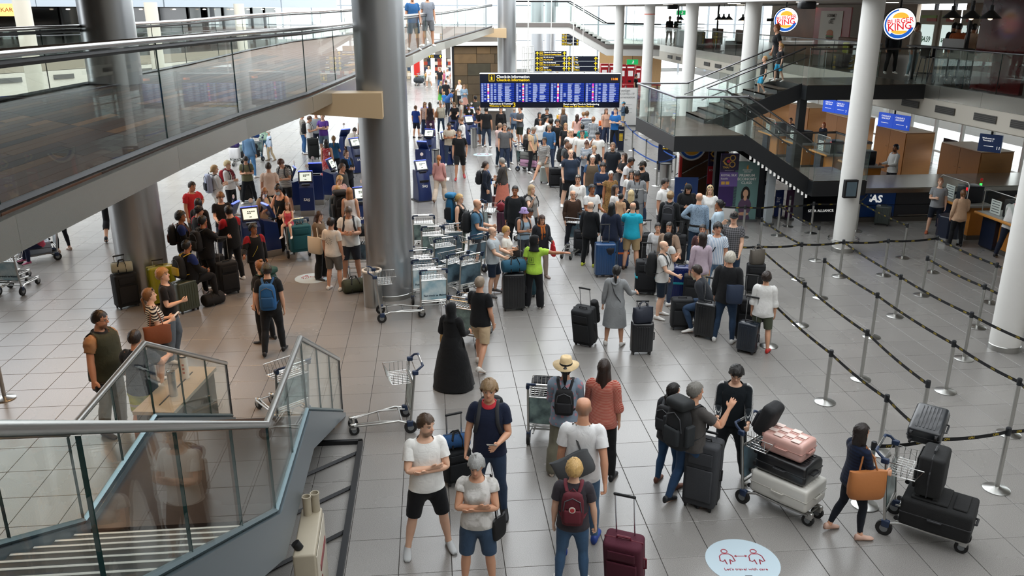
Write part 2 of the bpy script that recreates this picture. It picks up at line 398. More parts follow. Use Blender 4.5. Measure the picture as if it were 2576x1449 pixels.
# braced frame on the floor under the stairs
fr=empty('floor_frame',(0,0,0),label='black braced steel frame lying on the floor beneath the stairs',cat='frame')
fx0,fx1=-1.5,-1.17
MB().box((fx1,8.7,.03),(.07,4.6,.06)).build('rail',black_metal,fr)
MB().box((fx0-.15,11.0,.03),(1.0,.06,.06)).build('rail',black_metal,fr)
for y in(7.0,7.9,8.8,9.8,10.7):MB().tube([(fx1,y,.03),(fx0-.55,y-.75,.03)],.03,4).build('brace',black_metal,fr)
# ---------------------------------------------------------------- staircase to the gallery in the middle of the hall
mst=empty('staircase',(0,0,0),label='dark steel staircase with glass sides climbing to the burger gallery',cat='staircase',kind='structure')
darkp=M('dark_anthracite_paint','#26282b',.45,.2); dwood=M('dark_oak','#4c4038',.25,var=.3,vscale=6,stretch=(2,20,2))
ZL,ZM,ZU=1.43,2.7,3.85
LX0,LX1,LY0,LY1=6.64,8.64,22.6,27.1; BX0,BX1=10.62,12.2; UX0,UX1=11.25,15.0; YM=24.75
def platform(x0,x1,y0,y1,z,th=.42):
    MB().box(((x0+x1)/2,(y0+y1)/2,z-th/2-.02),(x1-x0,y1-y0,th)).build('platform',darkp,mst)
    n=int((y1-y0)/.3)
    for k in range(n):
        w=(y1-y0-.06)/n; MB().box(((x0+x1)/2,y0+.03+(k+.5)*w,z-.01),(x1-x0-.06,w-.006,.02)).build('plank',dwood,mst)
platform(LX0,LX1,LY0,LY1,ZM); platform(BX0,BX1,LY0-.3,YM-.3,ZL); platform(UX0,UX1,YM,27.7,ZU)
def flight(xa,xb,ya,yb,za,zb,n):
    dx,dz=(xb-xa)/n,(zb-za)/n
    for k in range(n):
        z=za+(k+1)*dz if dz>0 else za+(k+1)*dz
        if k==n-1:continue
        o=MB().box((xa+(k+.5)*dx,(ya+yb)/2,z-.02),(abs(dx)+.02,yb-ya-.1,.04)).build('step',dwood,mst)
        MB().box((xa+k*dx+(.0 if dz>0 else dx),(ya+yb)/2,z-abs(dz)/2),(.02,yb-ya-.1,abs(dz))).build('riser',darkp,o)
    for y in(ya+.03,yb-.03):
        MB().hexa([(xa,y-.03,za-.45),(xb,y-.03,zb-.45),(xb,y+.03,zb-.45),(xa,y+.03,za-.45)],[(xa,y-.03,za+.03),(xb,y-.03,zb+.03),(xb,y+.03,zb+.03),(xa,y+.03,za+.03)]).build('stringer',darkp,mst)
        pts=[Vector((xa,y,za+.03)),Vector((xb,y,zb+.03))]
        for a,b in split(pts,1.4):pane(mst,a,b,.98)
        e=Vector((xb-xa,0,zb-za)).normalized()*.25
        MB().tube([p+Vector((0,.0,1.03))for p in pts],.026,10).build('handrail',dksteel,mst,50)
        off=.06 if y<(ya+yb)/2 else-.06
        q=[pts[0]+Vector((0,off,.72))-e*.5,pts[1]+Vector((0,off,.72))+e*.5]
        MB().tube(q,.02,10).build('side_handrail',dksteel,mst,50)
        for s_ in(.1,.5,.9):
            c=q[0].lerp(q[1],s_); MB().tube([c,c-Vector((0,0,.05)),c-Vector((0,off,.06))],.008,6).build('rail_bracket',chrome,mst)
flight(LX1-.35,UX0,YM+.35,LY1,ZM,ZU,8); flight(LX1,BX0,LY0,YM-.3,ZM,ZL,9)
V=Vector
balustrade(mst,[V((LX1,LY0,ZM)),V((LX0,LY0,ZM)),V((LX0,LY1,ZM)),V((LX1-.3,LY1,ZM))],1.03,1.6,.024,dksteel)
balustrade(mst,[V((LX1-.3,YM+.35,ZM)),V((LX1,YM-.3,ZM))],1.03,1.6,.024,dksteel)
balustrade(mst,[V((BX0,LY0-.27,ZL)),V((BX1,LY0-.27,ZL)),V((BX1,YM-.3,ZL)),V((BX0,YM-.3,ZL))],1.03,1.6,.024,dksteel)
balustrade(mst,[V((UX0,YM+.03,ZU)),V((UX1,YM+.03,ZU))],1.03,1.7,.024,dksteel)
balustrade(mst,[V((UX0,27.67,ZU)),V((UX1,27.67,ZU))],1.03,1.7,.024,dksteel)
for(x,y,zt)in((11.35,25.2,ZU-.4),(8.2,26.4,ZM-.4),(8.5,24.2,ZM-.4)):MB().box((x,y,zt/2),(.22,.22,zt)).build('support_post',darkp,mst)
for k in range(15):
    t=(k+.4)/15; x=LX1+.2+(BX0-LX1-.1)*t; z=ZM+(ZL-ZM)*(x-LX1)/(BX0-LX1)-.47
    MB().box((x,LY0+.1,z),(.05,.03,.14)).build('stripe_light',M('stripe_white','#f2f2ee',.4,emit=.35),mst)
# last short flight down to the floor, behind the banners, with its boarded red-edged side
flight(8.3,9.6,26.2,27.6,0,.9,5)
sidep=empty('boarded_stair_side',(0,0,0),label='brown boarded panel with red edge and steel rails under the staircase landing',cat='panel')
MB().box((8.65,25.9,1.1),(1.5,.05,2.2)).build('board',M('board_brown','#4a2f1c',.35,var=.3,vscale=4,stretch=(1,1,12)),sidep)
MB().box((7.86,25.9,1.15),(.08,.1,2.3)).build('red_edge',M('signal_red','#c4261f',.4),sidep)
for z0 in(.55,1.05):MB().tube([(7.9,25.78,z0),(9.3,25.78,z0+.75)],.022,8).build('rail',chrome,sidep,50)
# ---------------------------------------------------------------- unseen roof added to dim the near half; far half open to the sky
roof=empty('ceiling',(0,0,0),label='unseen roof of strips and a low slab added to dim the near hall',cat='ceiling',kind='structure')
for k in range(10):MB().box((0,-8.2+2.8*k,12.6),(64,1.3,.35)).build('shade_strip',M('shade_strip_grey','#b5b0a8',.8),roof)  # unseen strips, gaps spaced to pass only part of the sky light
for x0,x1,y0,y1 in((-31,-1.8,-9.5,18.5),(-10.5,-1.8,18.5,24)):MB().box(((x0+x1)/2,(y0+y1)/2,7.9),(x1-x0,y1-y0,.35)).build('shade_slab',M('shade_slab_brown','#6d5d4f',.8),roof)  # unseen low slab, sized to darken the left floor and bridge deck
rear=MB().box((0,-9.1,6.2),(64,.3,12.6)).build('wall_rear',M('rear_wall','#a39c92',.8)); tag(rear,'wall behind the photographer','wall',kind='structure')
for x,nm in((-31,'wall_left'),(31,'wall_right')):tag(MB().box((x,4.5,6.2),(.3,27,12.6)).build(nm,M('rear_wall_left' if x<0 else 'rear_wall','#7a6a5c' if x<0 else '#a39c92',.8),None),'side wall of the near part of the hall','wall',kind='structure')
# ================================================================ people
# One body shape is grown once at rest (arms held out at 40 degrees); every person is that body with own build, pose, clothes, hair.
AD=np.array([.643,0,-.766]); SH=np.array([.170,-.014,1.402]); L1,L2,L3,L4=.285,.54,.632,.675
def ell(c,a,b,n=20,p=2.3):
    out=[]
    for i in range(n):
        t=2*pi*i/n; ct,st=cos(t),sin(t)
        out.append((c[0]+a*abs(ct)**(2/p)*(1 if ct>=0 else-1),c[1]+b*abs(st)**(2/p)*(1 if st>=0 else-1),c[2]))
    return out
def grow(detail):
    m=MB()
    m.loft([ell((0,y,z),a,b)for z,a,b,y in((.80,.10,.075,0),(.84,.15,.105,-.005),(.90,.172,.122,-.008),(.97,.17,.118,-.005),(1.03,.158,.108,0),(1.09,.15,.103,.004),(1.18,.156,.110,.006),(1.27,.168,.118,.006),(1.35,.172,.113,-.002),(1.40,.158,.098,-.012),(1.435,.118,.080,-.018),(1.462,.080,.066,-.02),(1.49,.060,.058,-.02),(1.56,.054,.057,-.01))])
    for s in(1,-1):
        d=AD*(s,1,1); o=SH*(s,1,1); pt=lambda t:Vector(o+d*t)
        m.tube([pt(-.06),pt(-.02),pt(.04),pt(.12),pt(.2),pt(L1),pt(.34),pt(.42),pt(.50),pt(L2)],[.040,.054,.058,.051,.046,.040,.043,.036,.027,.025],14)
        if detail:
            yv=Vector((0,1,0)); nv=Vector((-d[2]*s,0,d[0]*s)); dv=Vector(d)
            rings=[]
            for t,w,h in((L2-.01,.026,.020),(L2+.02,.032,.019),(L2+.06,.041,.017),(L2+.095,.040,.013)):
                c=pt(t); rings.append([c+yv*w*cos(2*pi*i/12)+nv*h*sin(2*pi*i/12)for i in range(12)])
            m.loft(rings)
            for k,(yo,ln,fan)in enumerate(((.033,.070,.10),(.011,.080,.03),(-.011,.074,-.04),(-.032,.058,-.12))):
                a=pt(L2+.078)+yv*yo; e=(dv+yv*fan).normalized(); m.tube([a,a+e*ln*.5,a+e*ln*.95,a+e*ln],[.0098,.0092,.0082,.004],8)
            a=pt(L2+.022)+yv*.026; e=(dv*.62+yv*.78).normalized(); m.tube([a,a+e*.035,a+(e*.03+(dv*.9+yv*.4).normalized()*.04),a+(e*.03+(dv*.9+yv*.4).normalized()*.046)],[.013,.0115,.0095,.004],8)
        m.tube([(s*.085,-.005,.93),(s*.09,0,.86),(s*.095,.004,.78),(s*.102,.008,.64),(s*.108,.012,.52),(s*.11,.008,.47),(s*.114,-.012,.36),(s*.118,-.018,.26),(s*.122,-.018,.14),(s*.124,-.018,.07)],[.07,.092,.090,.074,.059,.054,.057,.049,.036,.038],16)
        if detail:m.loft([[(s*.13+w*cos(2*pi*i/12),y,max(.004,h*sin(2*pi*i/12)+h*.8))for i in range(12)]for y,w,h in((-.075,.024,.026),(-.04,.034,.036),(.02,.036,.040),(.08,.041,.028),(.13,.042,.019),(.165,.03,.013))])
    if detail:
        m.loft([ell((0,(f+b)/2,z),w,(f-b)/2,24,2.25)for z,w,f,b in((1.522,.026,.062,.02),(1.53,.040,.076,-.005),(1.55,.052,.083,-.035),(1.575,.059,.084,-.058),(1.60,.064,.083,-.078),(1.63,.069,.080,-.094),(1.66,.073,.083,-.103),(1.69,.0745,.081,-.106),(1.715,.069,.067,-.099),(1.735,.054,.043,-.077),(1.747,.03,.012,-.044),(1.75,.01,-.01,-.022))])
        m.tube([(0,.078,1.662),(0,.092,1.635),(0,.101,1.614),(0,.092,1.606)],[.007,.009,.0125,.008],8)
        for s in(1,-1):
            m.ball((s*.011,.09,1.612),.0085,8,6); m.ball((s*.0745,-.012,1.632),(.008,.02,.032),8,8)
            m.tube([(s*.012,.081,1.668),(s*.034,.079,1.671),(s*.055,.066,1.664)],[.005,.007,.005],6)
        m.tube([(-.022,.078,1.581),(0,.087,1.583),(.022,.078,1.581)],[.004,.007,.004],6)
        m.ball((0,.07,1.541),(.022,.018,.016),10,6)
    else:m.ball((0,-.01,1.64),(.075,.095,.11),16,12)
    me=bpy.data.meshes.new('body_rest'); me.from_pydata(m.v,[],m.f); return bpy.data.objects.new('body_rest',me)
def remeshed(vox,detail,smooth,ratio):
    o=grow(detail); COL.objects.link(o)
    r=o.modifiers.new('r','REMESH'); r.mode='VOXEL'; r.voxel_size=vox; r.use_smooth_shade=True
    if smooth:s=o.modifiers.new('s','SMOOTH'); s.factor=.5; s.iterations=smooth
    if ratio<1:d=o.modifiers.new('d','DECIMATE'); d.ratio=ratio
    dg=bpy.context.evaluated_depsgraph_get(); me=bpy.data.meshes.new_from_object(o.evaluated_get(dg),depsgraph=dg); bpy.data.objects.remove(o); return me
def arrays(me):
    n=len(me.vertices); v=np.empty(n*3); me.vertices.foreach_get('co',v); me.calc_loop_triangles()
    t=np.empty(len(me.loop_triangles)*3,dtype=np.int64); me.loop_triangles.foreach_get('vertices',t); return v.reshape(-1,3),t.reshape(-1,3)
def vnormals(v,t):
    fn=np.cross(v[t[:,1]]-v[t[:,0]],v[t[:,2]]-v[t[:,0]]); n=np.zeros_like(v)
    for k in range(3):np.add.at(n,t[:,k],fn)
    return n/np.maximum(1e-9,np.linalg.norm(n,axis=1))[:,None]
def sstep(a,b,x):t=np.clip((x-a)/(b-a),0,1); return t*t*(3-2*t)
NB=19
def weights(v,skirt=0.0):
    n=len(v); W=np.zeros((n,NB)); x,y,z=v.T
    head=sstep(1.475,1.545,z)*(np.abs(x)<.13); sp=sstep(.99,1.15,z); W[:,2]=head; W[:,1]=sp*(1-head); W[:,0]=(1-sp)
    lo=sstep(.92,.78,z)*(np.abs(x)<.34)
    lo=lo*(1-skirt*.35)
    R_=sstep(-.035,.035,x)if not skirt else sstep(-.16,.16,x)
    kn=sstep(.57,.43,z)*(1-skirt*.8); an=sstep(.115,.06,z)*(1 if not skirt else 0)
    for s,a in((0,R_),(1,1-R_)):
        W[:,13+s]=lo*a*(1-kn); W[:,15+s]=lo*a*kn*(1-an); W[:,17+s]=lo*a*kn*an
    W[:,0]*=(1-lo)
    for s,sg in((0,1),(1,-1)):
        d=AD*(sg,1,1); r=v-SH*(sg,1,1); t=r@d; pd=np.linalg.norm(r-t[:,None]*d,axis=1)
        a=sstep(-.035,.065,t)*sstep(.098,.060,pd-np.clip(t-.12,0,.3)*.6)*(x*sg>.10)
        a=np.where((x*sg>.30)&(z>.7),1.0,a)
        W*=(1-a)[:,None]; e=sstep(L1-.05,L1+.05,t); w=sstep(L2-.025,L2+.02,t); k=sstep(L3-.012,L3+.008,t); k2=sstep(L4-.01,L4+.008,t)
        th=(r[:,1]>.036+(t-L2-.03)*.25+.012)&(t<L3+.025); k=np.where(th,0,k); k2=np.where(th,0,k2)
        W[:,3+s]+=a*(1-e); W[:,5+s]+=a*e*(1-w); W[:,7+s]+=a*w*(1-k); W[:,9+s]+=a*k*(1-k2); W[:,11+s]+=a*k2
    return W/np.maximum(1e-9,W.sum(1))[:,None]
class Tpl:
    def __init__(s,v,t,skirt=0.0,base=None):s.v=v; s.t=t; s.n=vnormals(v,t); s.w=weights(v if base is None else base,skirt)
_me=remeshed(.0068,True,2,.105); BODY_HI=Tpl(*arrays(_me)); bpy.data.meshes.remove(_me)
_me=remeshed(.0068,True,2,.036); BODY_LO=Tpl(*arrays(_me)); bpy.data.meshes.remove(_me)
for B in(BODY_HI,BODY_LO):
    for s in(1,-1):
        dd=np.linalg.norm((B.v-(s*.031,.082,1.641))*(1,.6,1.25),axis=1); B.v[:,1]-=.0085*np.exp(-(dd/.0135)**2)
CLOTH=remeshed(.024,False,5,1.0)
def cut(kind,neck=1.468,hem=.87,sleeve=.16,waist=1.005,leg=.11,tank=False,open_=0):
    bm=bmesh.new(); bm.from_mesh(CLOTH)
    def bis(sel,co,no):
        vs={q for q in bm.verts if sel(q.co)}; fs=[f for f in bm.faces if all(q in vs for q in f.verts)]; es={e for f in fs for e in f.edges}
        bmesh.ops.bisect_plane(bm,geom=list(vs)+list(es)+fs,dist=1e-5,plane_co=co,plane_no=no,clear_outer=True)
    if kind=='top':
        bis(lambda c:abs(c.x)<.30,(0,0,hem),(0,0,-1))
        bmesh.ops.delete(bm,geom=[q for q in bm.verts if q.co.z<hem-.001 and abs(q.co.x)<.3],context='VERTS')
        bis(lambda c:hypot(c.x,c.y+.02)<.13 and c.z>1.38,(0,.05,neck-.030),(0,.34,.94))
        bmesh.ops.delete(bm,geom=[q for q in bm.verts if q.co.z>1.54],context='VERTS')
        for s in(1,-1):
            if tank:bis(lambda c:c.x*s>.06 and c.z>1.0,(s*.158,0,1.40),(s*.97,0,.1)); bmesh.ops.delete(bm,geom=[q for q in bm.verts if q.co.x*s>.2],context='VERTS')
            else:
                o=SH*(s,1,1)+AD*(s,1,1)*sleeve; bis(lambda c:c.x*s>.2 and c.z>.7,tuple(o),(AD[0]*s,0,AD[2]))
                bmesh.ops.delete(bm,geom=[q for q in bm.verts if q.co.x*s>.2 and(np.array(q.co)-o)@(AD*(s,1,1))>.002],context='VERTS')
    else:
        bmesh.ops.delete(bm,geom=[q for q in bm.verts if abs(q.co.x)>.33 and q.co.z>.7],context='VERTS')
        bis(lambda c:True,(0,0,waist),(0,0,1)); bis(lambda c:True,(0,0,leg),(0,0,-1))
        bmesh.ops.delete(bm,geom=[q for q in bm.verts if q.co.z>waist+.002 or q.co.z<leg-.002],context='VERTS')
    bmesh.ops.triangulate(bm,faces=bm.faces[:]); me=bpy.data.meshes.new('g'); bm.to_mesh(me); bm.free(); v,t=arrays(me); bpy.data.meshes.remove(me); return v,t
def mk_top(off=.014,sleeve=.16,hem=.87,drape=.10,flare=.012,**k):
    v,t=cut('top',sleeve=sleeve,hem=hem,**k); n=vnormals(v,t); v0=v.copy(); x,y,z=v0.T; v=v+n*off
    tor=(np.abs(x)<.27)&(z<1.36); w=np.exp(-((z-1.07)/.11)**2)*drape; s=1+np.where(tor,w,0); v[:,0]*=s; v[:,1]*=1+np.where(tor,w*1.15,0)
    hemw=sstep(hem+.16,hem,z)*(np.abs(x)<.3); v+=n*(hemw*flare)[:,None]
    for sg in(1,-1):
        r=v-SH*(sg,1,1); tt=r@(AD*(sg,1,1)); v+=n*(sstep(sleeve-.15,sleeve,tt)*(x*sg>.2)*flare*(1.0 if sleeve<.4 else-.3))[:,None]
    return Tpl(v,t,base=v0)
def mk_bot(off=.012,leg=.11,flare=.0,waist=1.005):
    v,t=cut('bot',leg=leg,waist=waist); n=vnormals(v,t); x,y,z=v.T
    return Tpl(v+n*(off+sstep(.78,min(.3,leg),z)*flare)[:,None],t,base=v)
def mk_skirt(z1=.47,w0=.165,w1=.235,ztop=1.03,d0=.125,d1=.19,sk=1.0):
    m=MB(); rings=[]
    zs=np.linspace(ztop,z1,12)
    for k,z in enumerate(zs):
        t=k/11; s=t**.8; rings.append([(a*(1+.04*t*sin(9*i)),b*(1+.05*t*sin(7*i+1)),c)for i,(a,b,c)in enumerate(ell((0,0,z),w0+(w1-w0)*s+.012,d0+(d1-d0)*s+.012,26,2.0))])
    m.loft(rings,caps=False); me=bpy.data.meshes.new('g'); me.from_pydata(m.v,[],m.f); v,t=arrays(me); bpy.data.meshes.remove(me); return Tpl(v,t[:,::-1],sk)
GAR={'tee':mk_top(.015,.17,.86),'polo':mk_top(.014,.16,.85),'tank':mk_top(.010,hem=.90,tank=True,neck=1.43,drape=.05),'shirt':mk_top(.016,.515,.84),'sweater':mk_top(.022,.52,.88,.13,.006),'jacket':mk_top(.030,.525,.82,.14,.016),
       'blouse':mk_top(.022,.36,.82,.16,.02),'cap':mk_top(.013,.10,.88,.08),'crop':mk_top(.012,.13,.95,.03),'vest':mk_top(.026,hem=.84,tank=True,drape=.15,flare=.02),'long':mk_top(.030,.52,.60,.12,.02),
       'trousers':mk_bot(.014,.075,.010),'jeans':mk_bot(.011,.085,.004),'wide':mk_bot(.018,.05,.045),'shorts':mk_bot(.020,.53,.02),'hotpants':mk_bot(.014,.68,.012),'leggings':mk_bot(.006,.13),'cropped':mk_bot(.012,.28,.012),
       'skirt':mk_skirt(),'longskirt':mk_skirt(.14,.165,.30,1.03,.125,.25),'dress':mk_skirt(.50,.15,.25,1.16,.115,.21),'hoodiedress':mk_skirt(.44,.185,.225,1.05,.15,.18),'abaya':mk_skirt(.03,.19,.40,1.1,.15,.34)}
bpy.data.meshes.remove(CLOTH)
def shoe_tpl(sg,h=.085,boot=False):
    m=MB(); R_=[]
    for y,w,hh in((-.092,.026,.07),(-.082,.036,.095),(-.04,.041,.105),(.01,.042,.092),(.06,.046,.066),(.11,.047,.05),(.15,.042,.042),(.178,.026,.032)):
        R_.append([(sg*.131+w*cos(2*pi*i/12),y,.001+max(0,(sin(2*pi*i/12)*.5+.5))*hh if sin(2*pi*i/12)>-.9 else .001)for i in range(12)])
    m.loft(R_); me=bpy.data.meshes.new('g'); me.from_pydata(m.v,[],m.f); v,t=arrays(me); bpy.data.meshes.remove(me)
    T_=Tpl(v,t); T_.w[:]=0; T_.w[:,17 if sg>0 else 18]=1; return T_
SHOE={1:shoe_tpl(1),-1:shoe_tpl(-1)}
def from_mb(m,bone=2):
    me=bpy.data.meshes.new('g'); me.from_pydata(m.v,[],m.f); v,t=arrays(me); bpy.data.meshes.remove(me); T_=Tpl(v,t)
    if bone is not None:T_.w[:]=0; T_.w[:,bone]=1
    return T_
def hair_tpl(kind):
    m=MB(); nu,nv=30,18; rings=[]; rr=random.Random(3)
    vol={'short':.017,'buzz':.013,'bald':.005,'curly':.030,'mop':.026,'thin':.015}.get(kind,.018)
    low={'short':1.585,'buzz':1.59,'bald':1.60,'curly':1.57,'mop':1.575,'thin':1.59}.get(kind,1.555)
    V_=[]; keep=[]
    for j in range(nv+1):
        ph=pi*j/nv
        for i in range(nu):
            th=2*pi*i/nu; nx,ny,nz=sin(ph)*cos(th),sin(ph)*sin(th),cos(ph)
            e=vol*((.8+.4*max(0,nz))if kind in('short','thin','buzz')else 1.0)*(1+.20*rr.uniform(-1,1))+vol*.25*sin(5*th+7*ph)**2; x=nx*(.0745+e); y=-.012+ny*(.096+e); z=1.652+nz*(.100+e)
            V_.append((x,y,z))
            hl=1.697 if kind not in('mop','fringe')else 1.680
            front=y>.020 and z<hl+(.0 if y>.05 else-.0)-max(0,(.055-y))*.9
            side=-.03<y<=.020 and z<(1.628 if kind not in('long','bob')else 1.57)
            k=not front and not side and z>low-.002
            hl2=.006*sin(11*th)+.004*sin(23*th)
            k=not(y>.020 and z<hl+hl2-max(0,(.055-y))*.9)and not side and z>low-.002+hl2
            if kind=='thin':k=k and not(z>1.725 and False)
            keep.append(k)
    m.v=V_
    for j in range(nv):
        for i in range(nu):
            q=(j*nu+i,j*nu+(i+1)%nu,(j+1)*nu+(i+1)%nu,(j+1)*nu+i)
            if sum(keep[k]for k in q)>=3:m.f.append(q[::-1])
    def curtain(z1,wide,fwd=.03,back=.115,n=14):
        for sgn in(0,):
            rings=[]
            for k in range(9):
                t=k/8; z=1.70+(z1-1.70)*t; w=.078+(wide-.078)*min(1,t*1.8); b=back+.018*sin(t*pi)-(.03*t if z1<1.4 else 0); outer=[]; inner=[]
                for i in range(n+1):
                    a=R(-14)+(pi+R(28))*i/n; wob=1+.05*sin(i*5+k)+.03*rr.uniform(-1,1)
                    outer.append((w*cos(a)*wob,fwd*0-.005-b*sin(a)*wob+(.0),z-.02*abs(cos(a))*t*(1 if z1<1.45 else 0)))
                    inner.append((w*.66*cos(a),-.0-b*.62*sin(a),z+.004))
                rings.append(outer+inner[::-1])
            m.loft(rings,True,True)
    if kind=='long':curtain(1.24,.105)
    if kind=='vlong':curtain(1.10,.125)
    if kind=='bob':curtain(1.47,.098)
    if kind=='shoulder':curtain(1.38,.105)
    if kind=='ponytail':m.tube([(0,-.10,1.68),(0,-.145,1.67),(0,-.155,1.60),(0,-.135,1.50),(0,-.125,1.42)],[.02,.03,.034,.028,.008],10)
    if kind=='lowpony':m.tube([(0,-.10,1.60),(0,-.135,1.56),(.01,-.135,1.48),(.015,-.125,1.38)],[.025,.032,.03,.008],10)
    if kind=='braid':m.tube([(0,-.10,1.64),(.0,-.135,1.60),(.0,-.13,1.5),(.01,-.125,1.40),(.01,-.12,1.30)],[.02,.022,.018,.022,.008],8)
    if kind=='bun':m.ball((0,-.125,1.665),(.042,.036,.04),12,8)
    if kind=='topbun':m.ball((0,-.06,1.765),(.04,.04,.034),12,8)
    if kind=='lowbun':m.ball((0,-.12,1.585),(.045,.034,.036),12,8)
    T_=from_mb(m); z=T_.v[:,2]; T_.w[:]=0; T_.w[:,2]=sstep(1.38,1.56,z); T_.w[:,1]=1-T_.w[:,2]; return T_
_hair={}
def hat_tpl(kind):
    m=MB(); n=24
    dome=lambda rx,ry,z0,h,k=6:[[(rx*max(.02,cos(pi/2*i/k))*cos(2*pi*j/n),-.012+ry*max(.02,cos(pi/2*i/k))*sin(2*pi*j/n),z0+h*sin(pi/2*i/k))for j in range(n)]for i in range(k+1)]
    if kind=='cap':
        m.loft(dome(.088,.112,1.675,.095)); rg=[[],[]]
        for i in range(11):
            a=R(25)+R(130)*i/10; rg[0].append((.088*cos(a),-.012+.110*sin(a),1.684)); rg[1].append((.088*cos(a),-.012+.110*sin(a)+.075*sin(a)**1.5,1.674-.012))
        m.add(rg[0]+rg[1]+[(x,y,z-.006)for x,y,z in rg[0]+rg[1]],[(i,i+1,12+i,11+i)for i in range(10)]+[(22+i,33+i,34+i,23+i)for i in range(10)]+[(11+i,12+i,34+i,33+i)for i in range(10)])
    if kind=='backcap':
        m.loft(dome(.088,.112,1.675,.095)); m.v=[(x,y,z)for x,y,z in m.v]
    if kind=='straw':m.loft([[(r*cos(2*pi*j/n),-.012+r*1.12*sin(2*pi*j/n),z+.012*cos(4*pi*j/n)*(r>.15))for j in range(n)]for r,z in((.085,1.686),(.19,1.672),(.192,1.678),(.092,1.694),(.088,1.74),(.078,1.79),(.05,1.80),(.01,1.785))])
    if kind=='bucket':m.loft([[(r*cos(2*pi*j/n),-.012+r*1.15*sin(2*pi*j/n),z)for j in range(n)]for r,z in((.088,1.67),(.138,1.628),(.140,1.632),(.092,1.682),(.084,1.755),(.06,1.77),(.01,1.772))])
    if kind=='beanie':m.loft(dome(.090,.114,1.655,.12))
    if kind=='band':m.loft([[(r*cos(2*pi*j/n),-.012+r*1.12*sin(2*pi*j/n),z)for j in range(n)]for r,z in((.090,1.692),(.094,1.692),(.093,1.716),(.089,1.716))])
    if kind in('hijab','hood'):
        lo=1.40; rings=[]
        for k in range(12):
            t=k/11; z=1.765+(lo-1.765)*t
            if t<.45:q=(1-(1-t/.45)**2.8)**(1/2.8)if t else .08; rx,ry,cy=.100*q,.126*q,-.014
            else:s=(t-.45)/.55; q=s*s; rx,ry,cy=.100-.018*sin(s*pi)+.075*q,.126-.03*sin(s*pi)+.015*q,-.014
            rings.append([(rx*cos(2*pi*j/28),cy+ry*sin(2*pi*j/28),z)for j in range(28)])
        o=len(m.v); m.loft(rings,True)
        m.f=[f for f in m.f if not(len(f)==4 and sum(m.v[i][1]for i in f)/4>.035 and 1.545<sum(m.v[i][2]for i in f)/4<1.705)]
    return from_mb(m)
_hats={}
